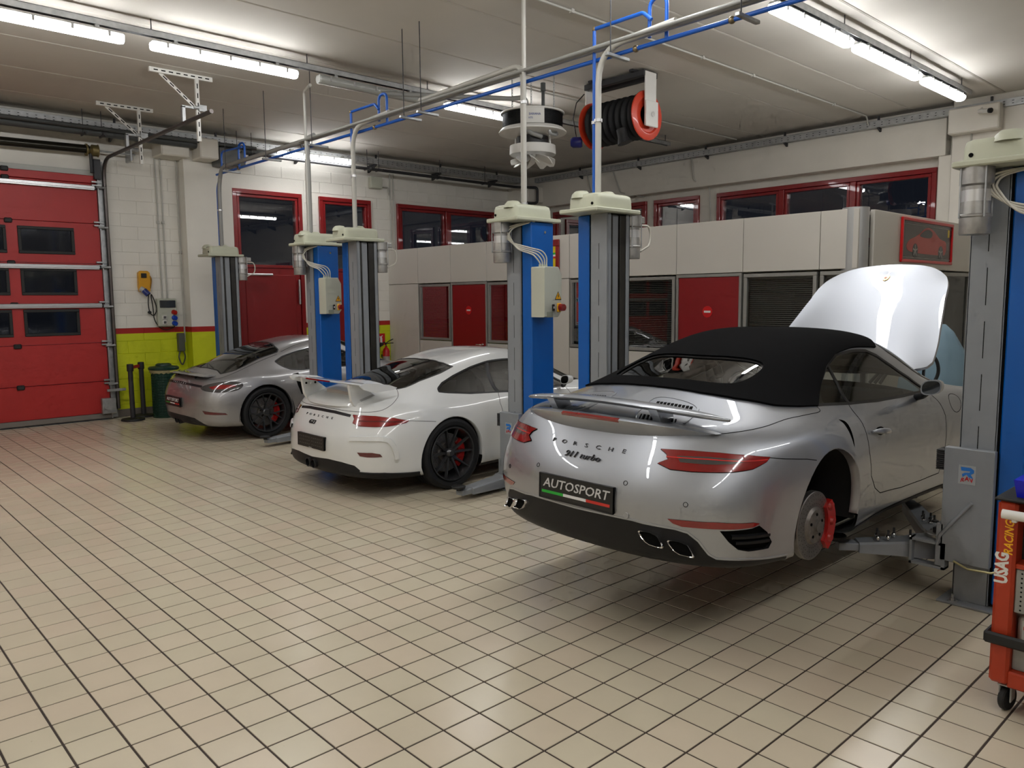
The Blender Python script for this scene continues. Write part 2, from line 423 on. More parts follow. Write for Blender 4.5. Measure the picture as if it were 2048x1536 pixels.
# ---- far right wall with high windows and a downstand beam
OPEN_R = [(7.80, 10.41, 2.6, 3.745), (6.56, 7.61, 2.6, 3.74), (2.36, 6.17, 2.6, 3.73)]
wr = MB()
ys2 = sorted({YMIN - 0.2, YL + 0.2} | {v for o in OPEN_R for v in o[:2]}); zs2 = sorted({0.0, ZC + 0.02} | {v for o in OPEN_R for v in o[2:]})
for a, b_ in zip(ys2[:-1], ys2[1:]):
    for c, d in zip(zs2[:-1], zs2[1:]):
        if not in_open(a, b_, c, d, OPEN_R): wr.box(XR, XR + 0.25, a, b_, c, d)
wall_far = structure(wr.obj('wall_right', WALLW))
structure(MB().cbox(XR - 0.22, XR, 2.2, YL - 0.35, 3.86, 4.40, 0.008).obj('trim_2', WALLW))
tp = structure(MB().cbox(XR - 0.28, XR, 1.10, 2.10, 0, ZC, 0.01).obj('trim_3', WALLW)); MB().cbox(XR - 0.20, XR, 2.10, 2.30, 2.55, 3.86, 0.01).obj('pilaster', WALLW, tp); MB().cbox(XR - 0.48, XR - 0.28, 1.45, 2.10, 4.10, 4.45, 0.015).obj('beam_corbel', WALLW, tp)
tc = structure(MB().cbox(10.15, XR, 10.55, YL, 3.95, 4.30, 0.015).obj('trim_4', WALLW))
wb = structure(MB().box(XMIN - 0.2, XMIN, YMIN - 0.2, YL + 0.2, 0, ZC + 0.02).obj('wall_rear', WALLW))
ws_ = structure(MB().box(XMIN - 0.2, XR + 0.3, YMIN - 0.2, YMIN, 0, ZC + 0.02).obj('wall_front', mat('darkened_unseen_wall', srgb(112, 108, 104), 0.7)))  # unseen wall, coloured darker so the car flank reflects less light

# ---- framed windows (fr maps wall coordinates (along, height, out) to space)
def framed(name, a0, a1, z0, z1, fr, mulls=(), glass_z0=None, frame=0.075, frame_m=None, panel_m=None, glass_m=None, inner=0.055, out=0.05):
    fm = frame_m or REDP; gm = glass_m or NIGHT
    def bar(mb, u0, u1, w0, w1, d0, d1, ch=0.006):
        c = MB(); c.cbox(u0, u1, w0, w1, d0, d1, ch); mb.add([fr(*p) for p in c.v], c.f)
    f = MB()
    bar(f, a0, a1, z1 - frame, z1, -0.12, out); bar(f, a0, a0 + frame, z0, z1 - frame, -0.12, out); bar(f, a1 - frame, a1, z0, z1 - frame, -0.12, out)
    if z0 > 0.05: bar(f, a0 + frame, a1 - frame, z0, z0 + frame, -0.12, out)
    root = structure(f.obj(name, fm))
    edges = [a0 + frame] + sorted(mulls) + [a1 - frame]
    for m_ in mulls:
        mb = MB(); bar(mb, m_ - 0.05, m_ + 0.05, z0, z1 - frame, -0.10, out - 0.005); mb.obj('mullion', fm, root)
    for k in range(len(edges) - 1):
        u0 = edges[k] + (0.05 if k else 0); u1 = edges[k + 1] - (0.05 if k < len(edges) - 2 else 0)
        gz0 = glass_z0 if glass_z0 else z0 + (frame if z0 > 0.05 else 0)
        s = MB(); g0, g1 = gz0, z1 - frame
        bar(s, u0 + 0.006, u1 - 0.006, g1 - inner, g1 - 0.006, -0.09, out - 0.022); bar(s, u0 + 0.006, u0 + inner, g0, g1 - inner, -0.09, out - 0.022); bar(s, u1 - inner, u1 - 0.006, g0, g1 - inner, -0.09, out - 0.022); bar(s, u0 + inner, u1 - inner, g0, g0 + inner, -0.09, out - 0.022)
        so = s.obj('sash', fm, root)
        p = MB(); p.add([fr(u0 + inner, g0 + inner, -0.03), fr(u1 - inner, g0 + inner, -0.03), fr(u1 - inner, g1 - inner, -0.03), fr(u0 + inner, g1 - inner, -0.03)], [(0, 1, 2, 3)]); p.obj('pane', gm, so, fix=False)
        if glass_z0:
            p = MB(); bar(p, u0 + 0.006, u1 - 0.006, 0.02, gz0 - 0.005, -0.08, out - 0.03); po = p.obj('door_panel', panel_m or REDD, root)
            q = MB(); bar(q, u0 + 0.10, u1 - 0.10, 0.2, gz0 - 0.12, -0.03, out - 0.018); q.obj('raised_field', panel_m or REDD, po)
    return root
frL = lambda u, w, d: (u, YL - d, w); frR = lambda u, w, d: (XR - d, u, w)
d1 = framed('door_1', 3.70, 5.005, 0, 3.745, frL, glass_z0=2.40); d2 = framed('door_2', 5.36, 6.48, 0, 3.74, frL, glass_z0=2.36)
framed('window_1', 7.10, 9.70, 2.62, 3.735, frL, mulls=(8.38,))
framed('window_2', 7.80, 10.41, 2.62, 3.745, frR, mulls=(9.1,)); framed('window_3', 6.56, 7.61, 2.62, 3.74, frR); framed('window_4', 2.36, 6.17, 2.62, 3.73, frR, mulls=(3.63, 4.88))
MB().cyl((3.9, YL - 0.06, 2.28), (4.35, YL - 0.10, 2.28), 0.022, n=10).obj('door_closer', ALU, d1, smooth=40)
MB().cbox(4.86, 4.89, YL - 0.10, YL - 0.05, 1.75, 2.2, 0.01).obj('door_pull', ALU, d1)

# ---- red sectional door
sd = structure(MB().cbox(-3.66, 1.56, 11.04, 11.12, 0.02, 0.10, 0.01).obj('door_3', mat('door_bottom_rail', srgb(128, 122, 116), 0.5, 0.3)))
sd['label'] = 'red sectional overhead door with three rows of small windows'
zr = [0.10, 0.6, 1.2, 1.8, 2.4, 3.0, 3.6, 3.72]
for k in range(len(zr) - 1):
    z0, z1 = zr[k], zr[k + 1]
    wins = [0.475 - 0.872 * i for i in range(0, 5)] if k in (2, 3, 4) else []
    sec = MB(); wz0, wz1 = z0 + 0.148, z1 - 0.10
    if wins:
        sec.box(-3.66, 1.54, 11.05, 11.11, z0 + 0.003, wz0); sec.box(-3.66, 1.54, 11.05, 11.11, wz1, z1 - 0.003)
        ed = sorted([-3.66, 1.54] + [v for w in wins for v in (w, w + 0.69)])
        for i in range(0, len(ed), 2):
            if ed[i + 1] > ed[i]: sec.box(ed[i], ed[i + 1], 11.05, 11.11, wz0, wz1)
    else: sec.cbox(-3.66, 1.54, 11.05, 11.11, z0 + 0.003, z1 - 0.003, 0.006)
    so = sec.obj('door_section', REDDOOR, sd)
    for w in wins:
        wf = MB(); t = 0.042
        for q in (rect(w - 0.02, w + 0.71, wz1 - t + 0.02, wz1 + 0.02), rect(w - 0.02, w + 0.71, wz0 - 0.02, wz0 + t - 0.02), rect(w - 0.02, w + t - 0.02, wz0 + t - 0.02, wz1 - t + 0.02), rect(w + 0.71 - t, w + 0.71, wz0 + t - 0.02, wz1 - t + 0.02)):
            wf.cbox(q[0][0], q[1][0], 11.030, 11.06, q[0][1], q[2][1], 0.005)
        wo = wf.obj('window_frame', BLACKR, so)
        MB().add([(w, 11.06, wz0), (w + 0.69, 11.06, wz0), (w + 0.69, 11.06, wz1), (w, 11.06, wz1)], [(0, 1, 2, 3)]).obj('pane', glass('crinkled_glass', (0.25, 0.26, 0.27), rough=0.06), wo, fix=False)
    MB().cbox(0.30, 0.40, 11.02, 11.06, z1 - 0.045, z1 + 0.025, 0.012).obj('hinge_cover', BLACKR, so)
for z in (3.53, 2.345, 1.77):
    br = MB(); br.cbox(-3.66, 1.50, 11.0, 11.05, z - 0.035, z + 0.035, 0.008); br.cbox(-3.66, 1.50, 10.985, 11.0, z - 0.012, z + 0.012, 0.004); br.obj('stiffener_bar', ALU, sd)
    MB().cbox(1.50, 1.52, 10.99, 11.06, z - 0.03, z + 0.03, 0.005).obj('bar_end_cap', BLACKR, sd)
# guide rails, rollers, lintel strip
gr_ = MB(); gr_.box(1.545, 1.66, 11.12, 11.14, 0.02, 3.95); gr_.box(1.545, 1.56, 11.02, 11.14, 0.02, 3.8); go = gr_.obj('guide_angle', GALV, sd)
path = arc_path([(1.66, 11.07, 0.15), (1.66, 11.07, 3.98), (1.68, 7.0, 3.98)], 0.32, 8)
MB().tube(path, 0.026, 6).obj('guide_track', mat('worn_track', (0.10, 0.085, 0.08), 0.4, 0.7), sd, smooth=30)
MB().tube([(p[0] + 0.02, p[1] + 0.03, p[2] + 0.0) for p in path], 0.016, 6).obj('guide_track_lip', GALV, sd, smooth=30)
for z in zr[1:7]:
    h = MB(); h.cbox(1.46, 1.60, 11.0, 11.04, z - 0.04, z - 0.015, 0.004); h.cbox(1.46, 1.60, 11.0, 11.04, z + 0.01, z + 0.035, 0.004); h.cyl((1.52, 11.02, z - 0.05), (1.66, 11.05, z - 0.05), 0.02, n=10); h.obj('roller_hinge', GALV, sd)
bb = MB(); bb.cbox(1.40, 1.60, 10.96, 11.04, 0.10, 0.34, 0.006); bb.cyl((1.45, 10.955, 0.2), (1.45, 10.93, 0.2), 0.03, n=14); bb.cbox(1.48, 1.75, 10.95, 10.98, 0.44, 0.48, 0.004); bb.obj('bottom_bracket', GALV, sd)
MB().cbox(-3.7, 1.60, 11.10, 11.17, 3.72, 3.80, 0.006).obj('lintel_strip', mat('lintel_grey', srgb(182, 184, 178), 0.5), sd)
sp_ = MB(); pth = [(-3.6 + 5.05 * t, 10.98, 4.09 - 0.0 * t - 0.03 * math.sin(PI * t)) for t in np.linspace(0, 1, 14)]; sp_.tube(pth, 0.062, 14)
so = sp_.obj('torsion_spring', mat('oiled_black_steel', (0.03, 0.027, 0.02), 0.28, 0.7), sd, smooth=60)
dr = MB(); dr.lathe([(0.03, 0), (0.09, 0.0), (0.09, 0.02), (0.065, 0.03), (0.05, 0.06), (0.085, 0.085), (0.085, 0.16), (0.095, 0.17), (0.03, 0.17)], (1.40, 10.98, 4.08), (1, 0, 0), 22); dr.obj('cable_drum', mat('brass_drum', (0.22, 0.17, 0.07), 0.4, 0.6), sd, smooth=30)
MB().cyl((1.5, 10.98, 4.08), (2.1, 10.98, 4.08), 0.014, n=10).obj('spring_shaft', GALV, sd, smooth=60)
bp_ = MB(); bp_.cbox(2.02, 2.05, 10.95, YL, 3.98, 4.2, 0.004); bp_.cyl((2.0, 10.98, 4.16), (2.2, 10.98, 4.16), 0.03, n=10); bp_.obj('shaft_bearing', GALV, sd)
tb = MB(); tb.cbox(1.50, 1.60, 10.99, 11.06, 3.66, 3.96, 0.006); tb.cyl((1.47, 10.98, 3.75), (1.47, 10.98, 4.05), 0.025, n=10); tb.obj('top_roller_carrier', DARKST, sd)

# ---- the office: partition of panels, windows, doors
OF = structure(MB().box(XO + 0.06, XO + 0.075, YO0 + 0.15, YL - 0.02, 2.12, 2.79).obj('wall_office', PANEL))
def panel(y0, y1, z0, z1, m=PANEL, name='panel', th=0.05):
    g = 0.004; return MB().cbox(XO, XO + th, y0 + g, y1 - g, z0 + g, z1 - g, 0.003).obj(name, m, OF)
MOD = [11.2, 10.2, 9.2, 8.2, 7.22, 6.25, 5.25, 4.265, 3.255, 2.25, 1.80]
for a, b_ in zip(MOD[1:], MOD[:-1]): panel(a, b_, 2.12, 2.80)
MB().box(XO + 0.012, XO + 0.04, 1.8, 11.19, 0, 2.80).obj('panel_joint', mat('dark_joint', (0.03, 0.03, 0.03), 0.7), OF) if False else None
def off_window(y0, y1, nm='office_window', blind=True, z0=1.06, z1=2.10):
    fr = MB(); t = 0.045
    for q in (rect(y0, y1, z1 - t, z1), rect(y0, y1, z0, z0 + t), rect(y0, y0 + t, z0 + t, z1 - t), rect(y1 - t, y1, z0 + t, z1 - t)):
        fr.cbox(XO - 0.006, XO + 0.055, q[0][0], q[1][0], q[0][1], q[2][1], 0.004)
    o = fr.obj(nm, ALUG, OF)
    MB().add([(XO + 0.02, y0 + t, z0 + t), (XO + 0.02, y1 - t, z0 + t), (XO + 0.02, y1 - t, z1 - t), (XO + 0.02, y0 + t, z1 - t)], [(0, 1, 2, 3)]).obj('pane', OFFGLASS, o, fix=False)
    if blind:
        sl = MB(); z = z1 - t - 0.02
        while z > z0 + t + 0.01:
            sl.add([(XO + 0.075, y0 + t, z - 0.009), (XO + 0.092, y0 + t, z), (XO + 0.092, y1 - t, z), (XO + 0.075, y1 - t, z - 0.009)], [(0, 1, 2, 3)]); z -= 0.025
        b = tag(sl.obj('blind_slats', mat('blind_slat', srgb(150, 148, 142), 0.5), o, fix=False), kind='stuff')
        MB().cbox(XO + 0.06, XO + 0.11, y0 + t, y1 - t, z1 - t - 0.02, z1 - t + 0.0, 0.003).obj('blind_rail', ALUG, o)
    return o
for a, b_, bl in ((9.22, 10.16, True), (7.24, 8.18, True), (5.27, 6.235, True), (4.285, 5.23, True), (2.275, 3.235, True), (1.82, 2.235, True)):
    off_window(a, b_, blind=bl); panel(a - 0.02, b_ + 0.02, 0.02, 1.05)
panel(10.2, 11.19, 0.02, 2.12); panel(6.255, 7.215, 0.02, 2.12)
def off_door(y0, y1, hy):
    f = MB(); t = 0.035
    f.cbox(XO - 0.008, XO + 0.06, y0, y1, 2.075, 2.115, 0.004); f.cbox(XO - 0.008, XO + 0.06, y0, y0 + t, 0, 2.08, 0.004); f.cbox(XO - 0.008, XO + 0.06, y1 - t, y1, 0, 2.08, 0.004)
    o = f.obj('office_door_frame', ALUG, OF)
    d = MB().cbox(XO + 0.002, XO + 0.045, y0 + t + 0.003, y1 - t - 0.003, 0.01, 2.072, 0.004).obj('office_door', REDD, OF)
    yc = (y0 + y1) / 2
    MB().lathe([(0, 0.004), (0.075, 0.004), (0.076, 0.0)], (XO + 0.002, yc, 1.62), (-1, 0, 0), 28).obj('no_entry_sign', mat('sign_red', srgb(205, 26, 28), 0.35), d)
    MB().box(XO - 0.004, XO - 0.001, yc - 0.05, yc + 0.05, 1.608, 1.634).obj('no_entry_bar', WHITEP, d)
    h = MB(); h.tube(arc_path([(XO, hy, 1.02), (XO - 0.055, hy, 1.02), (XO - 0.055, hy + 0.12, 1.02)], 0.02), 0.010, 8); h.cyl((XO + 0.004, hy, 1.02), (XO - 0.008, hy, 1.02), 0.026, n=16); h.obj('door_handle', CHROME_A, d, smooth=50)
CHROME_A = mat('satin_chrome', (0.75, 0.75, 0.75), 0.2, 1.0)
off_door(8.20, 9.195, 8.32); off_door(3.265, 4.26, 3.38)
cn = MB(); cn.cyl((XO + 0.14, YO0 + 0.14, 0), (XO + 0.14, YO0 + 0.14, 2.815), 0.145, n=36); cn.obj('corner_post', mat('corner_silver', srgb(176, 176, 174), 0.35, 0.3), OF, smooth=40)
# return side of the office
YS = 1.75
def spanel(x0, x1, z0, z1, m=PANEL): return MB().cbox(x0 + 0.004, x1 - 0.004, YS, YS + 0.05, z0 + 0.004, z1 - 0.004, 0.003).obj('panel', m, OF)
spanel(7.16, 10.55, 2.14, 2.80); spanel(7.16, 8.22, 0.02, 2.14)
def side_glazing(x0, x1, z0, z1, m):
    f = MB(); t = 0.05
    for q in (rect(x0, x1, z1 - t, z1), rect(x0, x1, z0, z0 + t), rect(x0, x0 + t, z0 + t, z1 - t), rect(x1 - t, x1, z0 + t, z1 - t)): f.cbox(q[0][0], q[1][0], YS - 0.006, YS + 0.05, q[0][1], q[2][1], 0.004)
    o = f.obj('office_window', m, OF); MB().add([(x0 + t, YS + 0.02, z0 + t), (x1 - t, YS + 0.02, z0 + t), (x1 - t, YS + 0.02, z1 - t), (x0 + t, YS + 0.02, z1 - t)], [(0, 1, 2, 3)]).obj('pane', OFFGLASS, o, fix=False)
side_glazing(8.24, 9.2, 0.05, 2.12, REDP); side_glazing(9.25, 10.5, 0.05, 2.12, ALUG)
rf = structure(MB().box(XO + 0.05, XR - 0.05, YO0 + 0.05, YL - 0.02, 2.74, 2.78).obj('trim_5', PANEL))
# inside of the office: back furniture seen through the glass
# ================================================================== fluorescent lights on their rails
TUBE = emis('lit_diffuser', TUBE_COLOR, TUBE_STRENGTH)
HOUS = mat('fixture_grey', srgb(168, 168, 164), 0.45)
CLEAR = mat('unlit_diffuser', srgb(176, 178, 174), 0.18, coat=0.5)
def fixture(x0, x1, y, label, lit=True, z=4.30, group='fluorescent lights'):
    root = empty('fluorescent_light', ((x0 + x1) / 2, y, z)); tag(root, label, 'light', group)
    h = (x1 - x0) / 2
    prof = [(-0.050, 0.078), (-0.066, 0.060), (-0.064, 0.032), (-0.042, 0.008), (0.0, 0.0), (0.042, 0.008), (0.064, 0.032), (0.066, 0.060), (0.050, 0.078)]
    m = MB(); n = len(prof)
    vs = [(x, a * k, b + (1 - k) * 0.02) for x, k in ((-h, 0.75), (-h + 0.02, 1.0), (h - 0.02, 1.0), (h, 0.75)) for a, b in prof]
    m.add(vs, [(j * n + i, j * n + i + 1, (j + 1) * n + i + 1, (j + 1) * n + i) for j in range(3) for i in range(n - 1)] + [tuple(range(n)), tuple(range(3 * n, 4 * n))])
    m.obj('diffuser', TUBE if lit else CLEAR, root, smooth=50)
    MB().cbox(-h - 0.002, h + 0.002, -0.048, 0.048, 0.070, 0.100, 0.010).obj('housing', HOUS, root)
    cl = MB()
    for t in np.linspace(-0.82, 0.82, 5):
        for s in (-1, 1): cl.cbox(t * h - 0.012, t * h + 0.012, s * 0.066 - 0.006, s * 0.066 + 0.006, 0.035, 0.085, 0.003)
    tag(cl.obj('clips', mat('clip_steel', (0.5, 0.5, 0.5), 0.35, 0.8), root), kind='stuff')
    hg = MB()
    for t in (-0.7, 0.7): hg.cbox(t * h - 0.02, t * h + 0.02, -0.03, 0.03, 0.09, 0.135, 0.003)
    hg.obj('hanger', GALV, root)
    return root
def rail(y, x0, x1, label):
    r = empty('lighting_rail', (x0, y, 4.43)); tag(r, label, 'rail', 'lighting rails')
    b = MB(); L = x1 - x0
    b.box(0, L, -0.035, 0.035, 0.055, 0.06); b.box(0, L, -0.035, -0.031, 0.0, 0.06); b.box(0, L, 0.031, 0.035, 0.0, 0.06); b.obj('channel', GALV, r)
    hs = MB()
    x = 0.6
    while x < L: hs.cyl((x, 0, 0.06), (x, 0, 0.172), 0.006, n=8); x += 1.7
    tag(hs.obj('drop_rods', DARKST, r), kind='stuff')
    MB().tube([(t, 0.045, 0.03 + 0.008 * math.sin(t * 5.1)) for t in np.linspace(0, L, int(L * 5))], 0.007, 6).obj('cable', BLACKR, r, smooth=60)
rail(6.25, -4.9, 9.4, 'galvanised rail carrying the lights on the red door side'); rail(1.6, -4.9, 9.6, 'galvanised rail carrying the lights on the office side'); rail(-3.4, -4.9, 7.0, 'galvanised rail of the light row beyond the right edge')
for x0, x1, lb, lit in ((-4.4, -2.85, 'lit tube at the far end of the red door row', True), (-2.62, -1.1, 'lit tube just outside the left edge of the red door row', True), (-1.02, 0.53, 'lit tube at the upper left edge above the red door', True), (0.79, 2.36, 'lit tube directly over the white ceiling brackets', True), (2.63, 4.15, 'unlit clear tube fitting between the lit ones', False), (4.50, 6.03, 'lit tube partly hidden by the ceiling fan heater', True)):
    fixture(x0, x1, 6.25, lb, lit)
for x0, x1, lb in ((-4.4, -2.9, 'lit tube on the office row far behind the viewer'), (-2.6, -1.1, 'lit tube on the office row above the viewer'), (-0.85, 0.65, 'lit tube on the office row just ahead of the viewer'), (0.85, 2.35, 'lit tube on the office row over the tiles'), (2.5, 4.03, 'lit tube cut off by the top edge above the pipes'), (4.5, 6.01, 'longest looking lit tube at the upper right'), (6.2, 7.82, 'middle lit tube of the upper right row'), (8.06, 9.30, 'short lit tube nearest the far wall, upper right')):
    fixture(x0, x1, 1.6, lb)
for k in range(6): fixture(-4.4 + 1.75 * k, -2.87 + 1.75 * k, -3.4, 'lit tube in the row beyond the right edge', group='unseen tube row')
wlamp = fixture(4.30, 5.75, 10.58, 'lit tube high on the block wall above the red doors', z=4.27)
# ================================================================== cars
class Surf:
    """bicubic B-spline through (nearly) a grid of ribs; half a car, x forward from the rear axle, y out, z up"""
    def __init__(s, G):
        s.P = np.array(G, float); s.NS, s.NR = s.P.shape[:2]
        Q = s.P.copy()
        for _ in range(3):
            s._ghost(Q)
            uu, vv = np.meshgrid(np.arange(s.NS), np.arange(s.NR), indexing='ij')
            Q = Q + 0.75 * (s.P - s.ev(uu.ravel(), vv.ravel())[0].reshape(s.P.shape))
            Q[0, :, 1] = 0; Q[-1, :, 1] = 0; Q[:, -1, 1] = 0
        s._ghost(Q)
        s.cu = np.linspace(0, s.NS - 1, (s.NS - 1) * 10 + 1); s.cv = np.linspace(0, s.NR - 1, (s.NR - 1) * 7 + 1)
        s.U, s.V = np.meshgrid(s.cu, s.cv, indexing='ij')
        s.S, s.N = [a.reshape(*s.U.shape, 3) for a in s.ev(s.U.ravel(), s.V.ravel())]
    def _ghost(s, Q):
        mir = np.array([1, -1, 1.0])
        A = np.concatenate([(Q[1] * mir)[None], Q, (Q[-2] * mir)[None]], 0)
        s.A = np.concatenate([(2 * A[:, :1] - A[:, 1:2]), A, A[:, -2:-1] * mir], 1)
    def ev(s, u, v):
        u = np.asarray(u, float); v = np.asarray(v, float)
        def bas(t, n):
            i = np.clip(np.floor(t).astype(int), 0, n - 2); f = t - i
            B = np.stack([(1 - f) ** 3, 3 * f ** 3 - 6 * f ** 2 + 4, -3 * f ** 3 + 3 * f ** 2 + 3 * f + 1, f ** 3], 1) / 6
            D = np.stack([-3 * (1 - f) ** 2, 9 * f ** 2 - 12 * f, -9 * f ** 2 + 6 * f + 3, 3 * f ** 2], 1) / 6
            return i, B, D
        iu, Bu, Du = bas(u, s.NS); iv, Bv, Dv = bas(v, s.NR)
        K = s.A[iu[:, None, None] + np.arange(4)[None, :, None], iv[:, None, None] + np.arange(4)[None, None, :]]
        p = np.einsum('ka,kb,kabc->kc', Bu, Bv, K)
        s.du = np.einsum('ka,kb,kabc->kc', Du, Bv, K); s.dv = np.einsum('ka,kb,kabc->kc', Bu, Dv, K)
        n = np.cross(s.dv, s.du); n /= np.maximum(np.linalg.norm(n, axis=1, keepdims=True), 1e-9)
        return p, n
    def find(s, pts, axes, ur=None, vr=None, wt=None):
        """(u, v) of the surface points nearest to pts, compared on the given axes only"""
        m = np.ones(s.U.shape, bool)
        if ur: m &= (s.U >= ur[0]) & (s.U <= ur[1])
        if vr: m &= (s.V >= vr[0]) & (s.V <= vr[1])
        if wt is not None: m &= (s.N @ np.array(wt, float)) > 0.12
        Us, Vs, Ss = s.U[m], s.V[m], s.S[m][:, axes]
        out = []
        for p in pts:
            p = np.array(p, float); k = np.argmin(((Ss - p) ** 2).sum(1)); u, v = Us[k], Vs[k]
            for _ in range(6):
                q, _n = s.ev([u], [v]); J = np.stack([s.du[0][axes], s.dv[0][axes]], 1); r = p - q[0][axes]
                d = np.linalg.lstsq(J, r, rcond=None)[0]; d = np.clip(d, -0.3, 0.3)
                u = float(np.clip(u + d[0], 0, s.NS - 1)); v = float(np.clip(v + d[1], 0, s.NR - 1))
            out.append((u, v))
        return out
    def side(s, pts, **k): return s.find(pts, [0, 2], **{'vr': (0.6, 9.4), 'wt': (0, 1, 0), **k})
    def rear(s, pts, **k): return s.find(pts, [1, 2], **{'ur': (0, 6.5), 'vr': (0.5, 8), 'wt': (-1, 0, 0), **k})
    def top(s, pts, **k): return s.find(pts, [0, 1], **{'vr': (4.5, 10), 'wt': (0, 0, 1), **k})
    def near(s, pts, **k): return s.find(pts, [0, 1, 2], **k)

def smooth_poly(P, n=6, closed=True):
    """Catmull-Rom resampling of a 2-D / 3-D polyline"""
    P = [np.array(p, float) for p in P]; m = len(P); out = []
    for i in range(m if closed else m - 1):
        g = (lambda k: P[k % m]) if closed else (lambda k: P[min(max(k, 0), m - 1)])
        a, b, c, d = g(i - 1), g(i), g(i + 1), g(i + 2)
        for k in range(n):
            t = k / n
            out.append(0.5 * ((2 * b) + (c - a) * t + (2 * a - 5 * b + 4 * c - d) * t * t + (3 * b - a - 3 * c + d) * t ** 3))
    if not closed: out.append(P[-1])
    return [tuple(p) for p in out]
def subdiv(P, n=6, closed=True):
    P = [np.array(p, float) for p in P]; out = []
    for i in range(len(P) if closed else len(P) - 1):
        a, b = P[i], P[(i + 1) % len(P)]
        out += [tuple(a + (b - a) * k / n) for k in range(n)]
    if not closed: out.append(tuple(P[-1]))
    return out

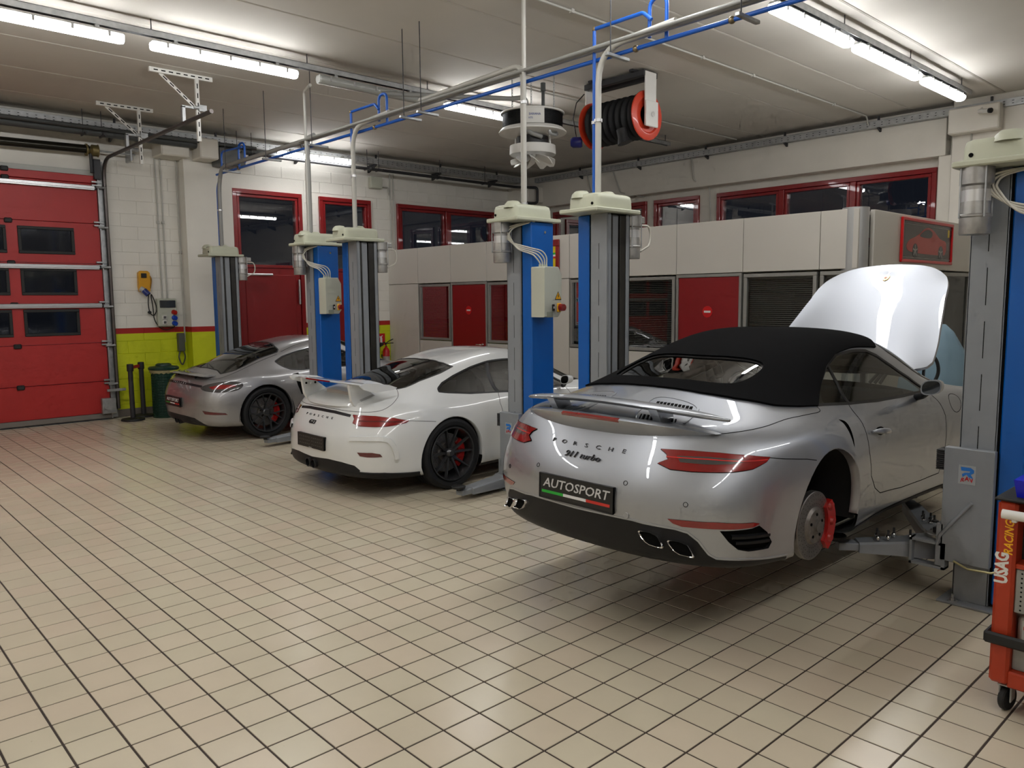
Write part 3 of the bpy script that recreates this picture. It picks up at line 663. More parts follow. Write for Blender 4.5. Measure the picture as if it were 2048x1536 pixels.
class Body:
    def __init__(s, surf, root):
        s.sf = surf; s.root = root
        bm = s.bm = bmesh.new(); s.lay = bm.faces.layers.int.new('region')
        nu, nv = len(surf.cu), len(surf.cv)
        vs = [[bm.verts.new((u, v, 0)) for v in surf.cv] for u in surf.cu]
        for i in range(nu - 1):
            for j in range(nv - 1): bm.faces.new((vs[i][j], vs[i + 1][j], vs[i + 1][j + 1], vs[i][j + 1]))
        s.k = 0
    def cut(s, poly, only=None):
        """imprint a closed (u, v) outline; faces inside get a new region number, which is returned"""
        bm = s.bm; n = len(poly)
        if len(poly) < 3: return -1
        P = np.array(poly); lo, hi = P.min(0) - 1e-6, P.max(0) + 1e-6
        cand = [f for f in bm.faces if lo[0] - 0.12 < f.calc_center_median().x < hi[0] + 0.12 and lo[1] - 0.16 < f.calc_center_median().y < hi[1] + 0.16]
        for i in range(n):
            a, b = poly[i], poly[(i + 1) % n]
            dx, dy = b[0] - a[0], b[1] - a[1]
            if math.hypot(dx, dy) < 1e-6: continue
            x0, x1 = min(a[0], b[0]) - 1e-4, max(a[0], b[0]) + 1e-4; y0, y1 = min(a[1], b[1]) - 1e-4, max(a[1], b[1]) + 1e-4
            fs = []; L = math.hypot(dx, dy); nx, ny = -dy / L, dx / L
            for f in cand:
                xs = [v.co.x for v in f.verts]; ys = [v.co.y for v in f.verts]
                if max(xs) >= x0 and min(xs) <= x1 and max(ys) >= y0 and min(ys) <= y1:
                    ds = [(x - a[0]) * nx + (y - a[1]) * ny for x, y in zip(xs, ys)]
                    if min(ds) < -1e-5 and max(ds) > 1e-5: fs.append(f)
            if not fs: continue
            geom = list({e for f in fs for e in f.edges}) + list({v for f in fs for v in f.verts}) + fs
            r = bmesh.ops.bisect_plane(bm, geom=geom, dist=1e-5, plane_co=(a[0], a[1], 0), plane_no=(nx, ny, 0))
            new = {f for f in r['geom'] if isinstance(f, bmesh.types.BMFace)} | {f for e in r['geom_cut'] if isinstance(e, bmesh.types.BMEdge) for f in e.link_faces}
            cs = set(f for f in cand if f.is_valid); cand = list(cs | new)
        s.k += 1
        for f in cand:
            if not f.is_valid: continue
            c = f.calc_center_median()
            if lo[0] <= c.x <= hi[0] and lo[1] <= c.y <= hi[1] and (only is None or f[s.lay] in only) and inside(c.x, c.y, poly): f[s.lay] = s.k
        return s.k
    def data(s, regs, off=0.0):
        fs = [f for f in s.bm.faces if f[s.lay] in regs]
        idx = {}; uv = []
        F = []
        for f in fs:
            t = []
            for v in f.verts:
                if v.index not in idx: idx[v.index] = len(uv); uv.append((v.co.x, v.co.y))
                t.append(idx[v.index])
            F.append(t)
        uv = np.array(uv)
        p, n = s.sf.ev(uv[:, 0], uv[:, 1])
        return p + n * off, n, F
    def part(s, name, regs, m, parent=None, off=0.0, sides='both', T=None, flip=False, flat=0.0):
        """mesh of the faces in regs; sides: 'both' halves in one mesh, or 'R' / 'L'"""
        s.bm.verts.index_update()
        p, n, F = s.data(regs, off)
        if flat:
            mn = n.mean(0); n = n * (1 - flat) + mn / np.linalg.norm(mn) * flat; n /= np.linalg.norm(n, axis=1, keepdims=True)
        V, NN, FF = [], [], []
        if sides in ('both', 'L'):
            V += p.tolist(); NN += n.tolist(); FF += [list(reversed(f)) for f in F]
        if sides in ('both', 'R'):
            o = len(V); mir = np.array([1, -1, 1.0])
            V += (p * mir).tolist(); NN += (n * mir).tolist(); FF += [[i + o for i in f] for f in F]
        if flip:
            FF = [f[::-1] for f in FF]; NN = [[-c for c in q] for q in NN]
        me = bpy.data.meshes.new(name); me.from_pydata(V, [], FF); me.materials.append(m)
        me.shade_smooth()
        me.normals_split_custom_set_from_vertices(NN)
        if T is not None: me.transform(T)
        return link(name, me, parent or s.root)
    def pts(s, uv, off=0.0, side=1):
        uv = np.array(uv); p, n = s.sf.ev(uv[:, 0], uv[:, 1]); q = p + n * off
        if side < 0: q = q * np.array([1, -1, 1]); n = n * np.array([1, -1, 1])
        return q, n
    def ribbon(s, name, uv, w, m, parent=None, off=0.0008, depth=0.003, closed=False, sides=(1, -1), T=None):
        uv = subdiv(uv, 3, closed=closed)
        for sd in sides:
            mb = MB()
            p, n = s.pts(uv, 0.0, sd); k = len(p)
            vs = []
            for i in range(k):
                t = p[(i + 1) % k] - p[i - 1] if closed else p[min(i + 1, k - 1)] - p[max(i - 1, 0)]
                t = t / max(np.linalg.norm(t), 1e-9); b = np.cross(n[i], t)
                for a, d in ((-w / 2, -depth), (-w / 2 * 0.8, off), (w / 2 * 0.8, off), (w / 2, -depth)): vs.append(p[i] + b * a + n[i] * d)
            fs = []
            for i in range(k if closed else k - 1):
                a, c = i * 4, ((i + 1) % k) * 4
                for j in range(3): fs.append((a + j, a + j + 1, c + j + 1, c + j))
            mb.add(vs, fs)
            o = mb.obj(name, m, parent or s.root, smooth=40)
            if T is not None: o.data.transform(T)
        return o

def inside(x, y, P):
    r = False; j = len(P) - 1
    for i in range(len(P)):
        xi, yi = P[i]; xj, yj = P[j]
        if (yi > y) != (yj > y) and x < (xj - xi) * (y - yi) / (yj - yi + 1e-15) + xi: r = not r
        j = i
    return r

# ribs of the rear-engined coupe, rear centre to front centre; rows from the underside up to the centre line
RIBS = [
 [(-.50,0,.15),(-.93,0,.20),(-1.02,0,.30),(-1.05,0,.45),(-1.045,0,.60),(-1.01,0,.76),(-.95,0,.865),(-.84,0,.905),(-.72,0,.937),(-.62,0,.965),(-.52,0,.99)],
 [(-.50,.25,.15),(-.925,.29,.20),(-1.015,.30,.30),(-1.045,.30,.45),(-1.038,.30,.60),(-1.003,.30,.76),(-.943,.29,.865),(-.82,.26,.907),(-.68,.20,.945),(-.55,.11,.982),(-.45,0,1.008)],
 [(-.48,.45,.15),(-.90,.54,.20),(-.985,.56,.30),(-1.01,.565,.45),(-1.0,.565,.60),(-.965,.56,.76),(-.905,.54,.862),(-.76,.47,.908),(-.585,.36,.958),(-.43,.20,1.012),(-.33,0,1.04)],
 [(-.44,.60,.15),(-.83,.74,.20),(-.915,.765,.30),(-.94,.778,.45),(-.928,.775,.60),(-.885,.755,.76),(-.82,.715,.856),(-.65,.61,.912),(-.45,.47,.978),(-.28,.26,1.052),(-.17,0,1.09)],
 [(-.38,.65,.15),(-.69,.83,.20),(-.79,.865,.30),(-.81,.884,.46),(-.795,.88,.61),(-.74,.85,.765),(-.67,.79,.853),(-.49,.68,.917),(-.27,.53,1.0),(-.09,.30,1.10),(.04,0,1.14)],
 [(-.30,.68,.15),(-.48,.87,.20),(-.56,.905,.30),(-.58,.922,.47),(-.565,.918,.63),(-.51,.885,.778),(-.43,.82,.853),(-.27,.695,.93),(-.06,.555,1.035),(.14,.325,1.158),(.26,0,1.195)],
 [(-.15,.70,.15),(-.23,.885,.20),(-.27,.925,.31),(-.27,.94,.49),(-.26,.938,.65),(-.23,.90,.792),(-.17,.825,.865),(-.01,.695,.958),(.20,.565,1.092),(.40,.345,1.212),(.52,0,1.243)],
 [(.08,.70,.15),(.06,.88,.19),(.06,.92,.32),(.06,.94,.50),(.06,.935,.66),(.07,.89,.798),(.11,.80,.875),(.25,.685,1.0),(.44,.57,1.15),(.61,.365,1.252),(.72,0,1.275)],
 [(.40,.70,.15),(.40,.86,.185),(.40,.893,.32),(.40,.908,.50),(.40,.904,.66),(.40,.862,.80),(.42,.78,.888),(.52,.68,1.04),(.68,.575,1.193),(.80,.375,1.28),(.88,0,1.297)],
 [(.80,.70,.15),(.80,.82,.18),(.80,.85,.32),(.80,.873,.50),(.80,.873,.66),(.80,.845,.80),(.81,.772,.897),(.86,.675,1.06),(.94,.575,1.218),(1.0,.385,1.289),(1.05,0,1.303)],
 [(1.2,.70,.15),(1.2,.82,.18),(1.2,.845,.32),(1.2,.865,.50),(1.2,.865,.66),(1.2,.84,.80),(1.2,.772,.90),(1.2,.675,1.06),(1.22,.578,1.206),(1.24,.385,1.273),(1.25,0,1.288)],
 [(1.6,.70,.15),(1.6,.83,.18),(1.6,.85,.32),(1.6,.868,.50),(1.6,.868,.66),(1.6,.845,.80),(1.58,.777,.90),(1.53,.69,1.03),(1.48,.60,1.145),(1.46,.40,1.215),(1.45,0,1.235)],
 [(2.0,.70,.15),(2.0,.85,.18),(2.0,.87,.32),(2.0,.886,.50),(2.0,.883,.66),(2.0,.85,.80),(1.95,.78,.878),(1.84,.71,.94),(1.74,.63,1.02),(1.68,.42,1.105),(1.66,0,1.13)],
 [(2.40,.70,.15),(2.40,.86,.18),(2.40,.885,.32),(2.40,.90,.50),(2.40,.90,.65),(2.40,.86,.79),(2.36,.78,.845),(2.22,.70,.868),(2.08,.60,.90),(1.98,.41,.95),(1.94,0,.968)],
 [(2.70,.65,.15),(2.72,.84,.18),(2.72,.875,.32),(2.72,.888,.49),(2.72,.88,.63),(2.70,.83,.755),(2.64,.74,.808),(2.50,.62,.805),(2.40,.48,.818),(2.32,.28,.838),(2.28,0,.848)],
 [(2.85,.60,.15),(2.94,.80,.18),(2.98,.84,.30),(3.0,.85,.46),(2.98,.83,.59),(2.94,.77,.70),(2.87,.67,.745),(2.78,.53,.742),(2.70,.39,.748),(2.64,.21,.758),(2.62,0,.763)],
 [(2.95,.45,.15),(3.14,.68,.19),(3.21,.72,.28),(3.23,.72,.43),(3.20,.69,.545),(3.13,.63,.63),(3.05,.54,.675),(2.98,.42,.69),(2.92,.30,.697),(2.88,.16,.70),(2.86,0,.702)],
 [(3.0,.25,.15),(3.31,.40,.19),(3.37,.42,.27),(3.38,.42,.41),(3.34,.40,.515),(3.28,.37,.59),(3.20,.32,.63),(3.14,.25,.645),(3.10,.18,.655),(3.07,.10,.66),(3.05,0,.662)],
 [(3.02,0,.15),(3.35,0,.19),(3.41,0,.27),(3.425,0,.41),(3.39,0,.51),(3.32,0,.575),(3.24,0,.61),(3.20,0,.622),(3.17,0,.63),(3.14,0,.635),(3.12,0,.638)],
]
for _i, _dx, _ky in ((1, .01, 1.0), (2, .04, 1.0), (3, .075, .99), (4, .085, .985), (5, .045, .992)):
    RIBS[_i] = [(x + _dx * (1.0 if k < 7 else (1.0 - (k - 6) / 4.0)), y * _ky, z) for k, (x, y, z) in enumerate(RIBS[_i])]
for _i, _d in ((0, (.01,.065,.085,.065,.04,.02,0)), (1, (.01,.065,.085,.06,.04,.02,0)), (2, (.01,.06,.08,.06,.035,.015,0)), (3, (.01,.05,.07,.05,.03,.01,0)), (4, (0,.03,.045,.03,.015,0,0))):
    RIBS[_i] = [(x + (_d[k - 4] if k >= 4 else 0.0), y, z) for k, (x, y, z) in enumerate(RIBS[_i])]
#ENDRIBS
SILVER = mat('silver_paint', (0.39, 0.41, 0.445), 0.41, 0.75, coat=1.0, coat_rough=0.012)
SILVER2 = mat('warm_silver_paint', (0.38, 0.375, 0.38), 0.41, 0.75, coat=1.0, coat_rough=0.012)
WHITE = mat('white_paint', (0.745, 0.755, 0.75), 0.35, 0.0, coat=1.0, coat_rough=0.012)
GAP = mat('panel_gap', (0.006, 0.006, 0.006), 0.8, spec=0.05)
TRIM = mat('black_trim', (0.010, 0.010, 0.011), 0.45)
PLASTIC = mat('black_plastic', (0.012, 0.012, 0.013), 0.5, spec=0.3, bump=0.05, bscale=300)
LINER = mat('cabin_lining', (0.018, 0.018, 0.019), 0.85, spec=0.15)
LEATHER = mat('grey_leather', (0.10, 0.095, 0.09), 0.5)
RUBBER = mat('tyre_rubber', (0.012, 0.012, 0.013), 0.65, spec=0.3)
RIMBLK = mat('satin_black_rim', (0.06, 0.06, 0.062), 0.30, 0.6, coat=0.4)
STEEL = mat('machined_steel', (0.30, 0.285, 0.27), 0.38, 0.9, var=0.15, scale=30)
CHROME = mat('chrome', (0.85, 0.85, 0.86), 0.08, 1.0)
CALRED = mat('caliper_red', (0.42, 0.012, 0.010), 0.3, coat=0.5)
LAMPRED = mat('lamp_red', (0.24, 0.004, 0.005), 0.12, coat=1.0)
LAMPDARK = mat('lamp_dark_red', (0.10, 0.006, 0.008), 0.10, coat=1.0)
LAMPSMOKE = mat('lamp_smoke', (0.06, 0.055, 0.055), 0.08, coat=1.0)
FABRIC = mat('soft_top_fabric', (0.0045, 0.0045, 0.005), 0.95, spec=0.08, var=0.25, scale=400, bump=0.25, bscale=900)
CARGLASS = glass('tinted_car_glass', (0.42, 0.46, 0.44))
CARGLASS_D = glass('dark_car_glass', (0.13, 0.15, 0.145))
BADGE = mat('badge_black', (0.02, 0.02, 0.022), 0.3)
PLATEBLK = mat('plate_black', (0.012, 0.012, 0.012), 0.35)
PLATEWHT = mat('plate_silver_print', (0.62, 0.62, 0.62), 0.4)
GREEN_P = mat('plate_green', (0.02, 0.42, 0.04), 0.4)
RED_P = mat('plate_red', (0.6, 0.03, 0.02), 0.4)
WHITE_P = mat('plate_white', (0.8, 0.8, 0.8), 0.4)

def loft(name, secs, m, parent, smooth=50, cap=True):
    mb = MB(); n = len(secs[0]); vs = [p for s in secs for p in s]; fs = []
    for i in range(len(secs) - 1):
        for k in range(n): fs.append((i * n + k, i * n + (k + 1) % n, (i + 1) * n + (k + 1) % n, (i + 1) * n + k))
    if cap: fs += [tuple(range(n)), tuple(range((len(secs) - 1) * n, len(secs) * n))]
    return mb.add(vs, fs).obj(name, m, parent, smooth=smooth)

def wheel(parent, x, y, z, sgn, r=0.345, w=0.29, rim=0.258, style='ten', cal=CALRED, tyre=True, disc_r=0.19):
    """sgn: -1 right-hand wheel (outer face towards -y)"""
    q = lambda a, b, c: (x + a, y + sgn * b, z + c)          # b = outward from the outer face plane (0), inward negative
    ax = (0, sgn, 0); c0 = (x, y, z)
    root = parent
    if tyre:
        prof = [(rim, -0.02), (rim + 0.02, -0.004), (r - 0.035, 0.0), (r - 0.012, -0.012), (r, -0.045), (r, -w + 0.045), (r - 0.012, -w + 0.012), (r - 0.04, -w), (rim, -w + 0.02)]
        root = MB().lathe(prof, c0, ax, 56).obj('wheel', RUBBER, parent, smooth=30)
        gr = MB()
        for k in range(4):
            b = -0.07 - k * (w - 0.14) / 3
            gr.lathe([(r + 0.0006, b - 0.004), (r + 0.0006, b + 0.004)], c0, ax, 56)
        gr.obj('tread_groove', GAP, root)
        rp = [(rim + 0.004, -0.006), (rim, 0.002), (rim - 0.010, 0.0), (rim - 0.016, -0.012), (rim - 0.022, -0.05), (rim - 0.03, -0.12), (rim - 0.02, -w + 0.03)]
        MB().lathe(rp, c0, ax, 56).obj('rim', RIMBLK, root, smooth=35)
        sp = MB()
        def bar(a0, r0, a1, r1, w0, w1, d0, d1, th=0.022):
            p0, p1 = Vector((r0 * math.cos(a0), 0, r0 * math.sin(a0))), Vector((r1 * math.cos(a1), 0, r1 * math.sin(a1)))
            t = (p1 - p0).normalized(); nrm = Vector((-t.z, 0, t.x)); vs = []
            for p, ww, d in ((p0, w0, d0), (p1, w1, d1)):
                for a, b in ((-1, d - th), (-0.62, d), (0.62, d), (1, d - th)): vs.append(q(p.x + nrm.x * a * ww / 2, b, p.z + nrm.z * a * ww / 2))
            sp.add(vs, [(0, 1, 5, 4), (1, 2, 6, 5), (2, 3, 7, 6), (3, 0, 4, 7), (0, 3, 2, 1), (4, 5, 6, 7)])
        if style == 'ten':
            for k in range(5):
                for e in (-1, 1):
                    a = PI / 2 + 2 * PI * k / 5 + e * math.radians(16.5)
                    bar(a - e * 0.10, 0.045, a, rim - 0.014, 0.034, 0.022, -0.052, -0.010)
            sp.lathe([(0.0, -0.028), (0.026, -0.026), (0.036, -0.036), (0.048, -0.05), (0.055, -0.07)], c0, ax, 20)
        else:
            for k in range(7):
                a = PI / 2 + 2 * PI * k / 7
                bar(a, 0.04, a, 0.125, 0.034, 0.032, -0.045, -0.034)
                for e in (-1, 1): bar(a + e * 0.03, 0.12, a + e * math.radians(14.5), rim - 0.014, 0.020, 0.020, -0.034, -0.012)
            sp.lathe([(0.0, -0.035), (0.034, -0.035), (0.05, -0.045), (0.06, -0.07)], c0, ax, 20)
        sp.obj('spokes', RIMBLK, root, smooth=30)
    d0 = -0.115 if tyre else -0.10
    dm = MB().lathe([(0.105, d0), (disc_r - 0.004, d0), (disc_r, d0 - 0.003), (disc_r, d0 - 0.034), (disc_r - 0.004, d0 - 0.037), (0.09, d0 - 0.037)], c0, ax, 48).obj('brake_disc', STEEL, root, smooth=30)
    hub = MB().lathe([(0.0, d0 + 0.035), (0.032, d0 + 0.035), (0.034, d0 + 0.020), (0.05, d0 + 0.016), (0.092, d0 + 0.014), (0.098, d0 + 0.008), (0.108, d0 - 0.004)], c0, ax, 36)
    hub.obj('hub', mat('hub_iron', (0.24, 0.22, 0.20), 0.5, 0.7, var=0.25, scale=40), dm, smooth=30)
    hb = MB()
    for k in range(5):
        a = 2 * PI * k / 5 + 0.3; p = q(0.065 * math.cos(a), d0 + 0.013, 0.065 * math.sin(a)); hb.cyl(p, (p[0], p[1] + sgn * 0.006, p[2]), 0.0085, n=10)
    tag(hb.obj('stud_hole', GAP, dm), kind='stuff')
    holes = MB()
    for k in range(36):
        a = 2 * PI * k / 36
        for j in range(3):
            rr = 0.122 + 0.024 * j; aa = a + j * 0.055; p = q(rr * math.cos(aa), d0 + 0.0004, rr * math.sin(aa))
            holes.add(MB().ring(p, (0, 1, 0), (1, 0, 0), 0.0028, 6), [tuple(range(6))])
    tag(holes.obj('disc_holes', GAP, dm, fix=False), kind='stuff')
    cp = MB()
    a0, a1 = math.radians(-50), math.radians(38); prof = []
    N = 10
    for i in range(N + 1):
        a = a0 + (a1 - a0) * i / N; e = 0.010 * math.sin(PI * i / N)
        ri, ro = disc_r - 0.056, disc_r + 0.010 + e
        prof.append([q(ri * math.cos(a), d0 + 0.020, ri * math.sin(a)), q(ro * math.cos(a), d0 + 0.026, ro * math.sin(a)), q(ro * math.cos(a), d0 - 0.08, ro * math.sin(a)), q(ri * math.cos(a), d0 - 0.075, ri * math.sin(a))])
    co = loft('caliper', prof, cal, root, smooth=40)
    rb = MB()
    for t in (-0.55, 0.0, 0.55):
        ca, sa = math.cos(t), math.sin(t)
        rb.cyl(q((disc_r - 0.018) * ca, d0 + 0.022, (disc_r - 0.018) * sa), q((disc_r - 0.018) * ca, d0 + 0.036, (disc_r - 0.018) * sa), 0.026, 0.02, n=16)
    tag(rb.obj('piston_boss', cal, co, smooth=35), kind='stuff')
    return root

def seat(parent, x, y, z=0.32, m=None):
    m = m or LEATHER
    s = MB().cbox(x - 0.05, x + 0.45, y - 0.24, y + 0.24, z - 0.12, z + 0.02, 0.05).obj('seat', m, parent, smooth=40)
    secs = []
    for h, wdt, dx, th in ((0.0, 0.23, 0.0, 0.12), (0.2, 0.25, -0.05, 0.12), (0.42, 0.22, -0.12, 0.10), (0.52, 0.15, -0.15, 0.08), (0.62, 0.13, -0.16, 0.07), (0.70, 0.10, -0.165, 0.05)):
        secs.append([(x + dx - th, y - wdt * 0.8, z + h), (x + dx, y - wdt, z + h), (x + dx + 0.02, y, z + h), (x + dx, y + wdt, z + h), (x + dx - th, y + wdt * 0.8, z + h)])
    loft('seat_back', secs, m, s, smooth=60)

def car_mirror(parent, x, y, z, sgn, m):
    """sgn -1: right-hand mirror"""
    secs = []
    for t in np.linspace(0, 1, 9):
        k = math.sqrt(max(0.0, 1 - (1 - t) ** 2.6)) if t < 0.999 else 1.0
        w, h = 0.060 * k + 0.003, 0.046 * k + 0.003
        cx = x + 0.075 - 0.115 * t
        pts = []
        for i in range(20):
            a = 2 * PI * i / 20; ca, sa = math.cos(a), math.sin(a)
            pts.append((cx + 0.02 * abs(sa) * 0, y + sgn * (w * math.copysign(abs(ca) ** 0.75, ca)), z + h * math.copysign(abs(sa) ** 0.8, sa) + 0.012 * ca * k))
        secs.append(pts)
    ho = loft('mirror', secs, m, parent, smooth=60)
    g = MB(); pts = [(x - 0.0402, y + (p[1] - y) * 0.86, z + (p[2] - z) * 0.84) for p in secs[-1]]
    g.add([(p[0] - 0.002, p[1], p[2]) for p in pts], [tuple(range(20))]); g.obj('mirror_glass', mat('mirror_glass', (0.14, 0.15, 0.16), 0.04, 1.0), ho, fix=False)
    MB().tube([(x + 0.0, y - sgn * 0.03, z - 0.03), (x + 0.03, y - sgn * 0.07, z - 0.065), (x + 0.06, y - sgn * 0.12, z - 0.08)], [0.024, 0.020, 0.024], 10).obj('mirror_foot', TRIM, ho, smooth=60)

def arch_uv(sf, cx, cz, r, n=26):
    pts = []
    for k in range(n + 1):
        a = math.radians(205 - 230 * k / n); z = cz + r * math.sin(a)
        if z > 0.235: pts.append((cx + r * math.cos(a), z))
    uv = sf.side(pts)
    return uv
def arch_lip(b, uv, m, name='arch_lip'):
    for sd in (1, -1):
        mb = MB()
        p, n = b.pts(uv, 0.0, sd); k = len(p); vs = []
        c = p.mean(0)
        for i in range(k):
            rad = p[i] - c; rad[1] = 0; rad /= np.linalg.norm(rad)
            vs += [p[i], p[i] - n[i] * 0.003 - rad * 0.006, p[i] + np.array([0, -sd * 0.05, 0]) - rad * 0.006]
        fs = []
        for i in range(k - 1):
            for j in range(2): fs.append((i * 3 + j, i * 3 + j + 1, i * 3 + 3 + j + 1, i * 3 + 3 + j))
        mb.add(vs, fs); mb.obj(name, m, b.root, smooth=60)
def wheel_well(root, cx, cz, r, y0=0.42, y1=0.875):
    for sd in (1, -1):
        mb = MB(); n = 24; A, B = [], []
        for k in range(n + 1):
            a = math.radians(192 - 204 * k / n); A.append((cx + r * math.cos(a), sd * y1, cz + r * math.sin(a))); B.append((cx + r * math.cos(a), sd * y0, cz + r * math.sin(a)))
        mb.add(A + B, [(i, i + 1, n + 2 + i, n + 1 + i) for i in range(n)]); mb.add(B, [tuple(range(n + 1))]); mb.obj('wheel_well', LINER, root, smooth=40)
def underbody(b):
    R = b.sf.P[:, 0]; pts = [tuple(p) for p in R] + [(p[0], -p[1], p[2]) for p in R[-2:0:-1]]
    pts = [(x, y, z + 0.012) for x, y, z in pts]
    MB().add(pts, [tuple(range(len(pts)))]).obj('underbody', PLASTIC, b.root, fix=False)
def letters(b, txt, y0, dy, z, size, m, name='letter', sd=1, xs=1.25, bold=0.0, ext=0.003):
    """letters set along the tail, first one at y0 (car left positive), stepping to the right"""
    for i, ch in enumerate(txt):
        if ch == ' ': continue
        y = y0 - dy * i; uv = b.sf.rear([(abs(y), z)]); p, n = b.pts(uv, 0.0, 1 if y >= 0 else -1)
        n = Vector(n[0]); xa = Vector((0, 0, 1)).cross(n) * 1.0
        xa = Vector((-n.y * -1, n.x, 0)).normalized() if abs(n.x) > 0 else Vector((0, -1, 0))
        if xa.y > 0: xa = -xa
        ya = n.cross(xa)
        if ya.z < 0: ya = -ya
        M = frame_m(Vector(p[0]) + n * 0.001, xa, ya)
        text_mesh(name, ch, size, m, b.root, M, extrude=ext, xs=xs, bold=bold)
def plate(b, x, z, tilt, wid, hei, kind='autosport'):
    M = frame_m((x, 0, z), (0, -1, 0), (tilt, 0, 1))
    pl = MB(); pl.prism(rrect(-wid / 2, wid / 2, -hei / 2, hei / 2, 0.008, 3), -0.035, 0.0, lambda a, c, d: M @ Vector((a, c, d)))
    po = pl.obj('number_plate', PLATEBLK, b.root, smooth=30)
    rim = MB(); k = 0.006
    for r_ in (rect(-wid / 2, wid / 2, hei / 2 - k, hei / 2), rect(-wid / 2, wid / 2, -hei / 2, -hei / 2 + k), rect(-wid / 2, -wid / 2 + k, -hei / 2, hei / 2), rect(wid / 2 - k, wid / 2, -hei / 2, hei / 2)):
        rim.prism(r_, -0.01, 0.003, lambda a, c, d: M @ Vector((a, c, d)))
    rim.obj('plate_frame', TRIM, po)
    if kind == 'autosport':
        t = text_mesh('plate_lettering', 'AUTOSPORT', hei * 0.50, PLATEWHT, po, M @ Matrix.Translation((0.0, hei * 0.14, 0.001)), extrude=0.0012, shear=0.22, xs=1.16, bold=0.0006)
        w = t.dimensions.y if False else None
        for nm, a0, a1, mm in (('green_stripe', -0.46, -0.155, GREEN_P), ('white_stripe', -0.155, 0.155, WHITE_P), ('red_stripe', 0.155, 0.46, RED_P)):
            MB().prism([(a0 * wid, -0.27 * hei), (a1 * wid, -0.27 * hei), (a1 * wid, -0.16 * hei), (a0 * wid, -0.16 * hei)], 0.0, 0.0015, lambda a, c, d: M @ Vector((a, c, d))).obj(nm, mm, po)
    else:
        sl = MB()
        for i in range(2):
            for j in range(6):
                for kk in range(3):
                    a = (-0.42 + i * 0.46 + j * 0.07) * wid; c = (-0.28 + kk * 0.26) * hei
                    sl.prism(rect(a, a + 0.035 * wid, c, c + 0.05 * hei), 0, 0.003, lambda a_, c_, d: M @ Vector((a_, c_, d)))
        tag(sl.obj('plate_clips', mat('plate_clip', (0.09, 0.085, 0.08), 0.3), po), kind='stuff')
        text_mesh('dealer_print', 'Porsche', 0.017, PLATEWHT, po, M @ Matrix.Translation((0, -hei * 0.45, 0.004)), extrude=0.0005)
    return po
def lamp(b, name, uv, m, parent=None, off=0.004, rim=True):
    """flush lamp lens on both sides of the tail; returns the right-hand one"""
    k = b.cut(uv); out = []
    for sd in ('R', 'L'):
        o = b.part(name, {k}, m, parent, off, sd); out.append(o)
    if rim: b.ribbon(name + '_edge', list(uv) + [uv[0]], 0.007, GAP, b.root, off=0.0045, depth=0.004)
    return out
def quad_uv(q, a, c):
    (p0, p1, p2, p3) = [np.array(t, float) for t in q]
    return tuple((p0 * (1 - a) + p1 * a) * (1 - c) + (p3 * (1 - a) + p2 * a) * c)

def base_car(name, ribs, pose, paint, arch, label, cab=False, side_uv=None, rear_uv=None, hood=False, diff_uv=None, sill=True, glassm=None, soft_uv=None):
    root = empty(name, pose)
    tag(root, label, 'car')
    b = Body(Surf(ribs), root)
    gl = glassm or CARGLASS
    ws = [(10.25, 10), (10.35, 9.0), (10.2, 8.25), (10.5, 7.75), (11, 7.32), (11.5, 6.92), (12.0, 6.62), (12.5, 7.2), (12.85, 8.2), (12.98, 9.0), (13.0, 10)]
    ws = subdiv(ws[:-1] + [ws[-1]], 3, closed=False)
    k_ws = b.cut(ws)
    k_rw = None
    k_soft = b.cut(soft_uv) if soft_uv else None
    if rear_uv: k_rw = b.cut(rear_uv)
    k_sw = b.cut(side_uv)
    (rx, rz, rr), (fx, fz, fr_) = arch
    ra, fa = arch_uv(b.sf, rx, rz, rr), arch_uv(b.sf, fx, fz, fr_)
    k_ra = b.cut(list(ra) + [(ra[-1][0], 0.0), (ra[0][0], 0.0)]); k_fa = b.cut(list(fa) + [(fa[-1][0], 0.0), (fa[0][0], 0.0)])
    k_df = b.cut(diff_uv) if diff_uv else None
    k_si = None
    if sill:
        k_si = b.cut([(ra[-1][0] + 0.02, 0.0), (ra[-1][0] + 0.02, sill), (fa[0][0] - 0.02, sill), (fa[0][0] - 0.02, 0.0)], only={0})
    hd = [(13.02, 10), (13.02, 8.8), (12.95, 8.3), (12.90, 7.85), (12.95, 7.62), (13.5, 7.38), (14, 7.22), (15, 6.95), (15.7, 6.60), (16.1, 6.40), (16.8, 6.26), (18, 6.2)]
    hd = subdiv(hd, 4, closed=False); k_hd = b.cut(hd + [(18, 10)], only={0})
    b.regs = dict(ws=k_ws, rw=k_rw, sw=k_sw, ra=k_ra, fa=k_fa, df=k_df, si=k_si, hd=k_hd, soft=k_soft)
    b.ra, b.fa, b.ws_uv, b.hd_uv = ra, fa, ws, hd
    b.gl = gl; b.paint = paint; b.side_uv = side_uv; b.rear_uv = rear_uv
    return root, b
